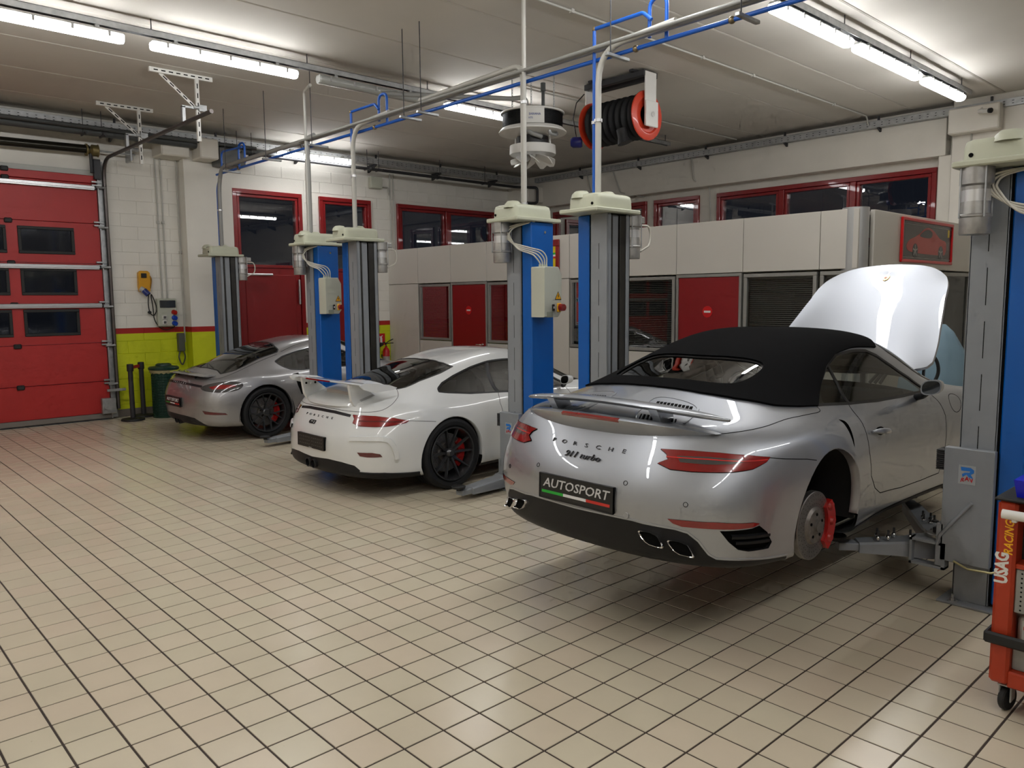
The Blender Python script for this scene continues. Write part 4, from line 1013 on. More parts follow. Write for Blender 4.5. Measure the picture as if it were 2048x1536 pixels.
def finish_car(b, arch, cab=False, hood=False):
    """everything every car has; call after the special cuts"""
    R = b.regs
    b.part('windscreen', {R['ws']}, b.gl)
    for sd in ('R', 'L'): b.part('side_window', {R['sw']}, b.gl, off=-0.004, sides=sd, flat=0.8)
    if R['rw']: b.part('rear_window', {R['rw']}, b.gl, off=-0.003)
    if R['df']: b.part('rear_diffuser', {R['df']}, PLASTIC, off=0.0)
    for sd in ('R', 'L') if R['si'] else (): b.part('side_skirt', {R['si']}, PLASTIC, off=0.004, sides=sd)
    b.ribbon('windscreen_seal', b.ws_uv, 0.022, TRIM, depth=0.017)
    b.ribbon('window_surround', list(b.side_uv) + [b.side_uv[0]], 0.024, TRIM, off=0.001, depth=0.018)
    if b.rear_uv: b.ribbon('rear_window_seal', b.rear_uv, 0.022, TRIM, off=0.001, depth=0.018)
    for uv in (b.ra, b.fa): arch_lip(b, uv, b.paint)
    (rx, rz, rr), (fx, fz, fr_) = arch
    wheel_well(b.root, rx, rz, rr + 0.01); wheel_well(b.root, fx, fz, fr_ + 0.01)
    underbody(b)
    Y = 0.37
    for y in (Y, -Y): seat(b.root, 0.80, y, 0.36)
    MB().cbox(1.42, 1.75, -0.66, 0.66, 0.55, 0.86, 0.06).obj('dashboard', LINER, b.root, smooth=40)
    MB().cbox(0.0, 0.22, -0.55, 0.55, 0.45, 0.82, 0.06).obj('rear_bench', LEATHER, b.root, smooth=40)
    MB().cbox(0.2, 1.5, -0.72, 0.72, 0.17, 0.24, 0.01).obj('cabin_floor', LINER, b.root)
    wl = [(1.33 - 0.06 * math.sin(a), 0.37 + 0.185 * math.cos(a), 0.79 + 0.175 * math.sin(a)) for a in np.linspace(0, 2 * PI, 25)[:-1]]
    MB().tube(wl, 0.014, 8, closed=True).obj('steering_wheel', LINER, b.root, smooth=60)
def shell(b, extra=(), m=None):
    regs = {0} | set(extra)
    b.part('body_shell', regs, m or b.paint)
    b.part('inner_liner', regs | ({b.regs['soft']} if b.regs['soft'] else set()) | ({b.regs['df']} if b.regs['df'] else set()), LINER, off=-0.014, flip=True)

# ------------------------------------------------------------------ silver open-top car on the raised lift (soft top up)
def build_turbo():
    pose = (1.94, 0.648, 0.285)
    arch = ((-0.045, 0.34, 0.388), (2.43, 0.34, 0.375))
    sf = Surf(RIBS)
    soft = subdiv(sf.top([(-.415, 0.0), (-.414, .06), (-.408, .13), (-.401, .23), (-.39, .33), (-.36, .43), (-.331, .505)]) + [(4.17, 7.57), (4.88, 7.23), (6.0, 6.77), (6.74, 6.5), (7.02, 7.12), (7.34, 7.62), (7.92, 7.9), (8.75, 7.92), (9.42, 7.86), (9.95, 7.85), (10.12, 8.3), (10.2, 9.0), (10.15, 10)], 3, closed=False)
    rear = sf.top(smooth_poly([(.105, 0.0), (.108, .10), (.118, .22), (.130, .34), (.118, .405), (.06, .437), (-.06, .445), (-.16, .430), (-.222, .395), (-.27, .30), (-.295, .15), (-.30, .06), (-.302, 0.0)], 4, closed=False))
    side = subdiv([(6.76, 6.5), (7.08, 7.12), (7.42, 7.58), (7.96, 7.80), (8.75, 7.76), (9.42, 7.68), (9.85, 7.46), (10.3, 7.05), (10.75, 6.55), (11.0, 6.05), (10.9, 5.8), (9.92, 5.80), (9.04, 5.88), (8.12, 6.08), (7.4, 6.3)], 2)
    diff = subdiv([(0, 2.82), (0.6, 2.84), (1.21, 2.83), (1.42, 2.79), (2.04, 2.75), (2.29, 2.67), (2.5, 2.42), (2.71, 1.96), (2.88, 1.80), (3.79, 1.72), (5.1, 1.5), (5.1, 0), (0, 0)], 2)
    root, b = base_car('convertible_car', RIBS, pose, SILVER, arch, 'silver convertible with black soft top and open front lid, raised on the nearest lift', side_uv=side, rear_uv=rear, diff_uv=diff, soft_uv=soft, sill=1.25, glassm=CARGLASS)
    # door
    door = subdiv([(8.06, 6.10), (8.10, 5.38), (8.12, 4.58), (8.15, 3.79), (8.28, 2.92), (8.55, 2.40), (8.85, 2.10), (9.75, 1.92), (10.58, 1.88), (11.30, 1.9), (11.42, 2.38), (11.44, 3.33), (11.40, 4.25), (11.25, 4.95), (11.05, 5.7), (9.92, 5.78), (9.04, 5.85)], 2)
    k_door = b.cut(door, only={0})
    tail = subdiv([(1.50, 5.10), (2.1, 5.14), (2.71, 5.12), (3.5, 5.03), (4.30, 4.86), (4.17, 4.74), (3.71, 4.60), (3.08, 4.55), (2.21, 4.52), (1.80, 4.53), (1.53, 4.66), (1.70, 4.80), (1.64, 4.96)], 2)
    k_tail = b.cut(tail, only={0})
    lens = subdiv([(1.85, 4.93), (2.5, 4.97), (3.3, 4.90), (3.55, 4.84), (3.1, 4.77), (2.5, 4.74), (1.95, 4.75)], 2); k_lens = b.cut(lens, only={k_tail})
    refl = subdiv([(1.90, 3.05), (2.92, 3.08), (3.9, 2.99), (4.12, 2.92), (3.88, 2.84), (2.92, 2.86), (2.17, 2.85), (2.0, 2.92)], 2); k_refl = b.cut(refl, only={0})
    vent = subdiv([(2.96, 2.80), (3.88, 2.81), (4.12, 2.86), (4.42, 2.60), (4.60, 2.25), (4.48, 2.04), (3.79, 2.05), (3.46, 2.15), (3.2, 2.42)], 2); k_vent = b.cut(vent, only={0})
    intake = smooth_poly([(7.36, 5.56), (7.54, 5.36), (7.56, 4.92), (7.50, 4.20), (7.44, 4.9), (7.42, 5.3)], 4); k_int = b.cut(intake, only={0})
    gq = [(0.80, 6.60), (1.62, 6.54), (1.62, 6.86), (0.76, 7.16)]; k_gr = b.cut(gq, only={0})
    gq2 = [(0.0, 6.72), (0.10, 6.72), (0.10, 7.25), (0.0, 7.28)]
    shell(b)
    for sd in ('R', 'L'):
        d = b.part('door', {k_door}, SILVER, sides=sd)
        s = -1 if sd == 'R' else 1
        uvh = [(8.33 + 0.67 * t, 4.52 - 0.20 * t) for t in np.linspace(0, 1, 9)]
        p, n = b.pts(uvh, 0.0, s)
        h = MB(); h.tube([Vector(p[i]) + Vector(n[i]) * (0.010 + 0.028 * math.sin(PI * i / 8)) for i in range(9)], [0.006, 0.013, 0.017, 0.018, 0.018, 0.018, 0.016, 0.012, 0.005], 10); h.obj('door_handle', SILVER, d, smooth=60)
        MB().sphere(Vector(p[4]) - Vector(n[4]) * 0.004, 0.05, 14, 8, (1.5, 0.22, 0.6)).obj('handle_recess', GAP, d, smooth=60)
        b.part('tail_lamp', {k_tail}, LAMPRED, off=0.006, sides=sd)
        b.part('tail_lamp_lens', {k_lens}, LAMPSMOKE, off=0.007, sides=sd)
        b.part('rear_reflector', {k_refl}, LAMPRED, off=0.003, sides=sd)
        v = b.part('bumper_vent', {k_vent}, GAP, off=-0.02, sides=sd)
        for t in (0.33, 0.62):
            uvv = [(2.98 + (4.58 - 2.98) * a, 2.80 - 0.62 * t - 0.10 * a + (0.10 if t < 0.5 else 0.0) * 0) for a in np.linspace(0.10 + 0.25 * t, 0.96, 8)]
            b.ribbon('vent_fin', uvv, 0.016, PLASTIC, v, off=0.004, depth=0.02, sides=(s,))
        b.part('side_intake', {k_int}, GAP, off=-0.012, sides=sd)
        gr = b.part('engine_grille', {k_gr}, GAP, off=-0.006, sides=sd)
        for t in np.linspace(0.06, 0.94, 9):
            b.ribbon('grille_bar', [quad_uv(gq, t, c) for c in (0, 0.5, 1)], 0.010, SILVER, gr, off=0.001, depth=0.006, sides=(s,))
        gu = [(0.98, 7.95), (1.93, 7.42), (2.03, 7.80), (1.08, 8.40)]
        for t in np.linspace(0.04, 0.96, 10):
            b.ribbon('lid_slot', [quad_uv(gu, t, c) for c in (0.0, 0.5, 1.0)], 0.019, GAP, root, off=0.0012, depth=0.002, sides=(s,))
    b.part('soft_top', {b.regs['soft']}, FABRIC, off=0.012)
    b.ribbon('soft_top_hem', soft, 0.02, FABRIC, off=0.012, depth=0.012)
    b.ribbon('quarter_bar', [(7.50, 7.66), (7.90, 6.85), (8.12, 6.05)], 0.022, TRIM, off=0.002, depth=0.006)
    b.ribbon('door_gap', door + [door[0]], 0.006, GAP)
    b.ribbon('bumper_gap', [(4.30, 4.85), (5.21, 4.58), (5.7, 4.42), (6.0, 4.28)], 0.005, GAP)
    lidl = smooth_poly([(0, 6.04), (1.2, 6.02), (2.30, 5.92), (2.65, 5.98), (3.3, 6.15), (4.0, 6.28), (5.17, 6.46), (6.0, 6.36), (6.79, 6.22), (6.76, 6.45)], 4, closed=False)
    b.ribbon('engine_lid_gap', lidl, 0.005, GAP)
    b.ribbon('lid_blister', smooth_poly([(0.72, 6.55), (0.66, 7.3), (0.85, 8.5), (1.25, 8.75), (1.9, 8.2), (2.15, 7.7), (2.0, 7.2), (1.8, 6.5)], 4, closed=False), 0.016, SILVER, off=0.004, depth=0.002)
    b.ribbon('tail_lamp_edge', tail + [tail[0]], 0.006, GAP, off=0.003)
    b.ribbon('tail_lamp_line', [(1.66, 4.87), (2.5, 4.89), (3.4, 4.84), (4.2, 4.80)], 0.007, mat('lamp_bright_red', (0.6, 0.02, 0.02), 0.15, coat=1.0), off=0.009)
    b.ribbon('bumper_lip', diff[:22], 0.012, SILVER, off=0.003, depth=0.004)
    # open front lid: turned up on its hinge by the windscreen
    hg = Vector((1.96, 0, 0.955)); T = Matrix.Translation(hg) @ Matrix.Rotation(math.radians(-54), 4, 'Y') @ Matrix.Translation(-hg)
    lid = b.part('front_lid', {b.regs['hd']}, SILVER, off=0.002, T=T); b.part('lid_inner', {b.regs['hd']}, LINER, lid, off=-0.018, T=T, flip=True)
    b.ribbon('lid_edge', b.hd_uv, 0.02, SILVER, lid, off=0.002, depth=0.02, T=T)
    b.part('luggage_well', {b.regs['hd']}, LINER, off=-0.10)
    uvc = [(17.05, 10)]; p, n = b.pts(uvc); c = T @ (Vector(p[0]) + Vector(n[0]) * 0.004); nn = T.to_3x3() @ Vector(n[0])
    fw = T.to_3x3() @ Vector((1, 0, -0.25)); fw = (fw - nn * fw.dot(nn)).normalized(); rt = nn.cross(fw)
    cr = [(-.026, .03), (0, .034), (.026, .03), (.027, 0.0), (.018, -.024), (0, -.036), (-.018, -.024), (-.027, 0.0)]
    co = MB().prism(cr, 0, 0.004, lambda a, d, e: c + rt * a + fw * d + nn * e).obj('crest_badge', mat('crest_gold', (0.75, 0.45, 0.12), 0.25, 0.9), root)
    MB().prism([(a * 0.4, d * 0.4) for a, d in cr], 0, 0.005, lambda a, d, e: c + rt * a + fw * d + nn * e).obj('crest_shield', mat('crest_red', (0.3, 0.02, 0.02), 0.3), co)
    for s in (-1, 1): MB().cyl(hg + Vector((0.35, s * 0.52, -0.12)), T @ Vector((2.50, s * 0.48, 0.735)), 0.011, n=10).obj('lid_strut', TRIM, root, smooth=60)
    # tail: fixed lip with brake lamp, raised wing on two struts
    secs = []
    for y in np.linspace(-0.665, 0.665, 33):
        t = abs(y) / 0.665; e = t ** 2.4
        xt = -0.955 + 0.20 * e; zt = 0.902 - 0.045 * e; f = 1 - t ** 6
        secs.append([(xt, y, zt), (xt + 0.02, y, zt + 0.010 * f), (xt + 0.08, y, zt + 0.006 * f), (xt + 0.17, y, 0.884 - 0.02 * e), (xt + 0.17, y, 0.84), (xt + 0.10, y, zt - 0.115 * f - 0.01), (xt + 0.05, y, zt - 0.080 * f - 0.006), (xt + 0.012, y, zt - 0.022 * f)])
    lp = loft('tail_lip', secs, SILVER, root, smooth=60)
    sl = []
    for y in np.linspace(-0.20, 0.20, 9):
        t = abs(y) / 0.665; e = t ** 2.4; xt = -0.955 + 0.20 * e; zt = 0.902 - 0.045 * e
        sl.append([(xt - 0.002, y, zt + 0.001), (xt + 0.013, y, zt + 0.009), (xt + 0.012, y, zt - 0.017), (xt + 0.004, y, zt - 0.012)])
    loft('brake_lamp', sl, LAMPRED, lp, smooth=30)
    secs = []
    for y in np.linspace(-0.70, 0.70, 41):
        t = abs(y) / 0.70; c_ = 0.098 * (1 - 0.45 * t ** 2) * (1 - t ** 12 * 0.85); xc = -0.815 + 0.115 * t ** 2.2; zc = 0.975 - 0.052 * t ** 2; h = 0.020 * (1 - 0.6 * t ** 6)
        pts = []
        for i in range(14):
            a = 2 * PI * i / 14; pts.append((xc + c_ * math.cos(a), y, zc + h * math.sin(a) - 0.10 * c_ * math.cos(a)))
        secs.append(pts)
    wg = loft('rear_wing', secs, SILVER, root, smooth=70)
    for s in (-1, 1):
        ys = s * 0.36
        loft('wing_strut', [[(-.80, ys - .02, .86), (-.70, ys - .02, .875), (-.70, ys + .02, .875), (-.80, ys + .02, .86)], [(-.87, ys - .028, .962), (-.74, ys - .028, .958), (-.74, ys + .028, .958), (-.87, ys + .028, .962)]], SILVER, wg, smooth=20)
    # exhaust tips
    def tip(y0, z0, dx, s):
        out = [(-.066, .030), (-.060, .036), (-.004, .034), (.036, .022), (.066, -.026), (.060, -.034), (-.004, -.028), (-.030, -.016), (-.062, .018)]
        p_, n_ = b.pts(b.sf.rear([(y0, z0)]), 0.0, s); nn = Vector((n_[0][0], n_[0][1] * 0.8, 0)).normalized()
        xa = Vector((-nn.y, nn.x, 0)); xa = -xa if xa.y > 0 else xa
        ring = subdiv(out, 3); M = frame_m(Vector(p_[0]) + nn * 0.022, xa, (0.0, 0, 1))
        if s > 0: ring = [(-a, c) for a, c in ring]
        mo = MB(); n = len(ring)
        vs = [M @ Vector((a * k, c * k, d)) for k, d in ((1.0, -0.08), (1.06, 0.004), (1.0, 0.012), (0.90, 0.008), (0.86, -0.10)) for a, c in ring]
        mo.add(vs, [(j * n + i, j * n + (i + 1) % n, (j + 1) * n + (i + 1) % n, (j + 1) * n + i) for j in range(4) for i in range(n)])
        o = mo.obj('exhaust_tip', CHROME, root, smooth=50, fix=False)
        MB().add([M @ Vector((a * 0.9, c * 0.9, -0.004)) for a, c in ring], [tuple(range(n))]).obj('pipe_bore', GAP, o, fix=False)
    for s in (-1, 1):
        tip(0.462, 0.345, 0, s); tip(0.600, 0.318, 0, s)
    letters(b, 'PORSCHE', 0.247, 0.082, 0.742, 0.031, mat('badge_grey', (0.10, 0.10, 0.11), 0.25, 0.8), xs=1.6)
    p, n = b.pts(b.sf.rear([(0.0, 0.690)])); p2_, n2_ = b.pts(b.sf.rear([(0.11, 0.690)]))
    M = frame_m((float(min(p[0][0], p2_[0][0])) - 0.002, 0.005, 0.690), (0, -1, 0), (float(-n[0][2] / n[0][0]), 0, 1))
    text_mesh('model_script', '911 turbo', 0.052, mat('badge_grey', (0.10, 0.10, 0.11), 0.25, 0.8), root, M, extrude=0.007, shear=0.35, xs=1.2, bold=-0.0012)
    plate(b, -1.055, 0.505, 0.02, 0.525, 0.138)
    for y, z in ((0.62, 0.535), (0.31, 0.60)):
        for s in (-1, 1):
            uv = b.sf.rear([(y, z)]); p, n = b.pts(uv, 0.0015, s)
            MB().tube(MB().ring(p[0], n[0], (0, 0, 1), 0.011, 16), 0.0014, 6, closed=True).obj('parking_sensor', GAP, root)
    MB().lathe([(0, .002), (.016, .002), (.018, 0)], b.pts(b.sf.rear([(0.325, 0.44)]), 0, -1)[0][0], (-1, 0, 0), 18).obj('tow_cap', SILVER, root, smooth=40)
    uvf = b.sf.near([(1.97, 0.857, 0.775)]); cu_, cv_ = uvf[0]
    b.ribbon('fuel_flap_gap', [(cu_ + 0.235 * math.cos(a), cv_ + 0.52 * math.sin(a)) for a in np.linspace(0, 2 * PI, 29)], 0.005, GAP, sides=(-1,))
    for s in (-1, 1):
        car_mirror(root, 1.31, s * 0.935, 0.940, s, SILVER)
    finish_car(b, arch)
    for s in (-1, 1):
        wheel(root, 0.0, s * 0.905, 0.275, s, tyre=False, disc_r=0.19); wheel(root, 2.43, s * 0.905, 0.275, s, tyre=False, disc_r=0.205)
    return root

# ------------------------------------------------------------------ white winged coupe
def build_gt3():
    ribs = [[(x, y * 0.985, z) for x, y, z in r] for r in RIBS]
    for i in range(5):
        d = (0, .02, .035, .055, .06, .055, .045, .02, .01, 0, 0); k_ = (1, 1, 1, .9, .5)[i]
        ribs[i] = [(x + d[k] * k_, y, z) for k, (x, y, z) in enumerate(ribs[i])]
    pose = (2.485, 4.595, -0.012)
    arch = ((0.01, 0.335, 0.385), (2.457, 0.335, 0.37))
    rear = subdiv([(5.15, 10), (5.3, 9.5), (5.54, 9.04), (6.05, 8.5), (6.28, 8.3), (5.71, 8.16), (4.58, 8.12), (3.75, 7.92), (3.3, 7.9), (2.6, 8.6), (2.0, 9.4), (1.75, 10)], 3, closed=False)
    side = subdiv([(6.04, 7.05), (6.10, 7.38), (6.54, 7.60), (7.38, 7.77), (8.29, 7.85), (9.29, 7.80), (9.95, 7.6), (10.5, 7.15), (11.0, 6.65), (11.3, 6.1), (11.2, 5.72), (10.54, 5.62), (9.04, 5.78), (7.75, 6.08), (6.7, 6.5), (6.2, 6.75)], 2)
    diff = subdiv([(0, 2.32), (0.96, 2.42), (1.6, 2.36), (2.21, 2.22), (2.46, 1.92), (2.42, 1.72), (3.67, 1.70), (5.46, 1.42), (5.46, 0), (0, 0)], 3)
    root, b = base_car('winged_coupe', ribs, pose, WHITE, arch, 'white sports coupe with large fixed rear wing and black wheels on the middle lift', side_uv=side, rear_uv=rear, diff_uv=diff, sill=1.15, glassm=CARGLASS_D)
    door = subdiv([(8.75, 5.80), (8.68, 4.83), (8.75, 3.88), (8.88, 3.29), (9.0, 2.6), (9.3, 2.1), (10.58, 1.9), (11.4, 2.0), (11.45, 3.3), (11.35, 4.6), (11.2, 5.65), (10.54, 5.60), (9.8, 5.68)], 2); k_door = b.cut(door, only={0})
    tail = subdiv([(1.72, 5.12), (2.79, 5.12), (3.96, 4.96), (5.02, 4.63), (4.88, 4.54), (4.17, 4.52), (3.12, 4.52), (2.17, 4.52), (1.86, 4.65), (1.86, 4.88)], 3); k_tail = b.cut(tail, only={0})
    refl = subdiv([(2.33, 3.04), (3.04, 3.06), (3.5, 2.96), (3.64, 2.79), (2.79, 2.79), (2.46, 2.83)], 2); k_refl = b.cut(refl, only={0})
    strip = subdiv([(0, 5.30), (0.8, 5.28), (1.62, 5.14), (1.62, 4.97), (0.8, 5.08), (0, 5.10)], 3); k_strip = b.cut(strip, only={0})
    scoop = [(1.95, 3.80), (2.6, 3.86), (3.38, 3.86), (3.96, 3.72), (4.30, 3.33), (4.46, 2.88), (4.50, 2.58)]
    shell(b)
    for sd in ('R', 'L'):
        s = -1 if sd == 'R' else 1
        d = b.part('door', {k_door}, WHITE, sides=sd)
        p, n = b.pts([(9.05 + 0.6 * t, 4.55 - 0.15 * t) for t in np.linspace(0, 1, 7)], 0.0, s)
        MB().tube([Vector(p[i]) + Vector(n[i]) * (0.008 + 0.028 * math.sin(PI * i / 6)) for i in range(7)], [0.006, 0.014, 0.017, 0.018, 0.017, 0.014, 0.005], 10).obj('door_handle', WHITE, d, smooth=60)
        b.part('tail_lamp', {k_tail}, LAMPRED, off=0.006, sides=sd)
        b.part('rear_reflector', {k_refl}, LAMPDARK, off=0.003, sides=sd)
    b.part('tail_grille', {k_strip}, TRIM, off=-0.008)
    b.ribbon('tail_lamp_edge', tail + [tail[0]], 0.008, LAMPDARK, off=0.004)
    b.ribbon('tail_lamp_line', [(2.1, 4.78), (3.2, 4.80), (4.6, 4.65)], 0.012, LAMPDARK, off=0.009)
    b.ribbon('bumper_crease', smooth_poly(scoop, 5, closed=False), 0.05, WHITE, off=0.016, depth=0.003)
    b.ribbon('diffuser_edge', [(2.42, 1.72), (3.67, 1.70), (5.46, 1.42)], 0.02, PLASTIC, off=0.012, depth=0.004)
    b.ribbon('door_gap', door + [door[0]], 0.006, GAP)
    b.ribbon('bumper_gap', [(5.02, 4.62), (5.67, 4.42), (6.17, 4.25)], 0.005, GAP)
    b.ribbon('engine_lid_gap', smooth_poly([(3.30, 7.85), (3.55, 7.3), (3.62, 6.9), (3.46, 6.17), (2.9, 5.55), (1.8, 5.36), (0, 5.42)], 5, closed=False), 0.005, GAP)
    b.ribbon('pillar_bar', [(8.25, 7.80), (8.5, 6.9), (8.76, 5.85)], 0.05, TRIM, off=0.0, depth=0.004)
    letters(b, 'PORSCHE', 0.232, 0.078, 0.728, 0.030, BADGE, xs=1.6)
    p, n = b.pts(b.sf.rear([(0.03, 0.668)])); M = frame_m((float(p[0][0]) - 0.002, 0.06, 0.668), (0, -1, 0), (float(-n[0][2] / n[0][0]), 0, 1)); text_mesh('model_script', 'GT3', 0.056, BADGE, root, M, extrude=0.006, shear=0.3, xs=1.15, bold=0.001)
    plate(b, -1.003, 0.495, 0.02, 0.50, 0.128, kind='clips')
    # fixed wing: moulded base, two uprights, blade with side fins
    secs = []
    for y in np.linspace(-0.62, 0.62, 25):
        t = abs(y) / 0.62; e = t ** 2.6
        secs.append([(-.875 + .22 * e, y, .835 + .02 * e), (-.865 + .22 * e, y, .865 + .015 * e), (-.78 + .18 * e, y, .900 - .01 * e), (-.60 + .05 * e, y, .955 - .05 * e), (-.60 + .05 * e, y, .90 - .03 * e), (-.80 + .18 * e, y, .82 + .01 * e)])
    wb = loft('wing_base', secs, WHITE, root, smooth=60)
    secs = []
    for y in np.linspace(-0.66, 0.66, 37):
        t = abs(y) / 0.66; e = t ** 2.5; xc = -.765 + .10 * e; c_ = .145 - .03 * e; zc = 1.055 - .018 * e; h = .014 * (1 - 0.5 * t ** 10)
        secs.append([(xc + c_ * math.cos(2 * PI * i / 14), y, zc + h * math.sin(2 * PI * i / 14) - .13 * c_ * math.cos(2 * PI * i / 14)) for i in range(14)])
    wg = loft('rear_wing', secs, WHITE, root, smooth=70)
    for s in (-1, 1):
        fn = [(-.86, 1.06), (-.80, 1.078), (-.55, 1.045), (-.46, 1.012), (-.50, .995), (-.70, .985), (-.82, 1.02)]
        MB().prism(fn, s * .655, s * .675, lambda a, c, d: (a, d, c)).obj('wing_fin', WHITE, wg)
        st = [(-.845, 1.055), (-.70, 1.03), (-.585, .945), (-.52, .90), (-.78, .835), (-.82, .90)]
        MB().prism(st, s * .425, s * .462, lambda a, c, d: (a, d, c)).obj('wing_upright', WHITE, wg)
        du = [(-.74, .905), (-.60, .945), (-.565, .925), (-.60, .885), (-.70, .865)]
        MB().prism(du, s * .463, s * .466, lambda a, c, d: (a, d, c)).obj('air_duct', mat('duct_grey', (.45, .45, .44), .5), wg)
        for dx in (0.0, 0.10):
            MB().cyl((-.80 + dx, s * .424, 1.005 - .01 * dx), (-.80 + dx, s * .420, 1.005), .011, n=12).obj('wing_bolt', GAP, wg)
    MB().box(-.912, -.900, -.22, .22, 1.066, 1.078).obj('brake_lamp', LAMPRED, wg)
    lid = [[(-.70 + .02 * abs(y), y, .962 - .05 * abs(y)), (-.56, y, .998 - .05 * abs(y)), (-.56, y, .93), (-.70, y, .90)] for y in (-.20, -.1, 0, .1, .20)]
    loft('engine_cover', lid, mat('cover_grey', (.55, .55, .53), .3, coat=.5), root, smooth=30)
    for s in (-1, 1):
        MB().lathe([(.036, -.12), (.043, -.02), (.044, 0), (.038, .002), (.036, -.10)], (-1.015, s * .052, .285), (-1, 0, -.05), 24).obj('exhaust_tip', mat('dark_titanium', (.07, .07, .075), .3, .8), root, smooth=40)
        MB().lathe([(0, -.05), (.037, -.05)], (-1.015, s * .052, .285), (-1, 0, -.05), 24).obj('pipe_bore', GAP, root)
    for s in (-1, 1): car_mirror(root, 1.56, s * 0.94, 0.955, s, WHITE)
    finish_car(b, arch)
    for s in (-1, 1):
        wheel(root, 0.0, s * 0.917, 0.357, s, style='ten'); wheel(root, 2.457, s * 0.905, 0.352, s, r=0.34, w=0.25, style='ten')
    return root

# ------------------------------------------------------------------ silver mid-engined coupe
def build_cayman():
    ribs = [[(x * 0.85 if x < 0 else x, y * 0.955, z) for x, y, z in r] for r in RIBS]
    for i in range(6):
        d = (0, 0, 0, 0, 0, -.01, -.045, -.045, -.035, -.025, -.015); kf = (1, 1, 1, .9, .6, .3)[i]
        ribs[i] = [(x, y, z + d[k] * kf) for k, (x, y, z) in enumerate(ribs[i])]
    pose = (2.51, 8.52, 0.008)
    arch = ((0.0, 0.335, 0.38), (2.475, 0.335, 0.37))
    rear = subdiv([(5.6, 10), (5.7, 9.4), (6.05, 8.7), (6.55, 8.1), (6.62, 7.85), (5.54, 7.80), (4.6, 7.45), (3.88, 7.12), (2.9, 6.9), (2.3, 7.6), (1.0, 8.3), (0, 8.6)], 3, closed=False)
    rear = rear + [(0, 10)]
    side = subdiv([(7.0, 6.92), (7.25, 7.24), (8.04, 7.42), (8.8, 7.55), (9.5, 7.55), (10.1, 7.35), (10.6, 6.95), (11.1, 6.4), (11.2, 5.9), (10.5, 5.70), (9.0, 5.66), (8.4, 5.68), (8.0, 5.86), (7.54, 6.36)], 2)
    diff = subdiv([(0, 2.22), (1.0, 2.2), (1.83, 2.08), (2.3, 1.7), (2.58, 1.3), (2.7, 0.8), (2.75, 0), (0, 0)], 3)
    root, b = base_car('coupe_car', ribs, pose, SILVER2, arch, 'silver fastback coupe with small tail spoiler on the lift beside the red door', side_uv=side, rear_uv=rear, diff_uv=diff, sill=1.0, glassm=CARGLASS_D)
    door = subdiv([(8.9, 5.6), (8.85, 4.6), (8.9, 3.6), (9.1, 2.5), (9.5, 2.0), (11.3, 2.0), (11.45, 3.3), (11.35, 4.6), (11.2, 5.65), (10.2, 5.64)], 2); k_door = b.cut(door, only={0})
    tail = subdiv(smooth_poly([(2.20, 4.72), (2.79, 5.04), (3.67, 5.25), (5.0, 4.98), (5.5, 4.60), (5.29, 4.25), (4.5, 4.20), (3.04, 4.36), (2.35, 4.50)], 3), 1); k_tail = b.cut(tail, only={0})
    red = subdiv([(2.8, 4.72), (3.6, 4.90), (4.9, 4.72), (5.1, 4.55), (4.4, 4.46), (3.1, 4.55)], 2); k_red = b.cut(red, only={k_tail})
    strip = subdiv([(0, 5.08), (1.2, 5.0), (2.20, 4.86), (2.20, 4.66), (1.2, 4.78), (0, 4.84)], 3); k_strip = b.cut(strip, only={0})
    refl = subdiv([(2.54, 2.78), (3.4, 2.66), (4.38, 2.52), (4.54, 2.38), (3.6, 2.42), (2.71, 2.50)], 2); k_refl = b.cut(refl, only={0})
    inlet = subdiv([(8.05, 5.2), (8.25, 5.3), (8.42, 4.2), (8.5, 3.2), (8.28, 3.2), (8.15, 4.0)], 2); k_in = b.cut(inlet, only={0})
    shell(b)
    for sd in ('R', 'L'):
        s = -1 if sd == 'R' else 1
        b.part('door', {k_door}, SILVER2, sides=sd)
        b.part('tail_lamp', {k_tail}, LAMPSMOKE, off=0.006, sides=sd); b.part('tail_lamp_lens', {k_red}, LAMPRED, off=0.0075, sides=sd)
        b.part('rear_reflector', {k_refl}, LAMPDARK, off=0.003, sides=sd)
        b.part('side_intake', {k_in}, GAP, off=-0.015, sides=sd)
    b.part('tail_strip', {k_strip}, TRIM, off=0.001)
    b.ribbon('tail_lamp_edge', tail + [tail[0]], 0.008, GAP, off=0.003)
    b.ribbon('door_gap', door + [door[0]], 0.006, GAP)
    b.ribbon('hatch_gap', smooth_poly([(6.75, 7.6), (5.5, 7.3), (4.2, 6.7), (3.3, 6.1), (2.4, 5.7)], 5, closed=False), 0.006, GAP)
    b.ribbon('roof_line', smooth_poly([(6.9, 7.75), (7.6, 8.1), (8.6, 8.3), (9.8, 8.25)], 4, closed=False), 0.006, GAP)
    letters(b, 'PORSCHE', 0.21, 0.07, 0.738, 0.024, PLATEWHT, xs=1.3)
    plate(b, -0.912, 0.50, 0.02, 0.515, 0.125)
    secs = []
    for y in np.linspace(-0.60, 0.60, 25):
        t = abs(y) / 0.60; e = t ** 3; xt = -.82 + .10 * e; zt = .860 - .018 * e
        secs.append([(xt, y, zt), (xt + .03, y, zt + .012), (xt + .15, y, zt + .018), (xt + .16, y, zt + .008), (xt + .05, y, zt - .008)])
    sp = loft('tail_spoiler', secs, SILVER2, root, smooth=60)
    for s in (-1, 1): loft('spoiler_foot', [[(-.72, s * .3 - .05, .80), (-.64, s * .3 - .05, .80), (-.64, s * .3 + .05, .80), (-.72, s * .3 + .05, .80)], [(-.75, s * .3 - .07, .865), (-.66, s * .3 - .07, .87), (-.66, s * .3 + .07, .87), (-.75, s * .3 + .07, .865)]], TRIM, sp)
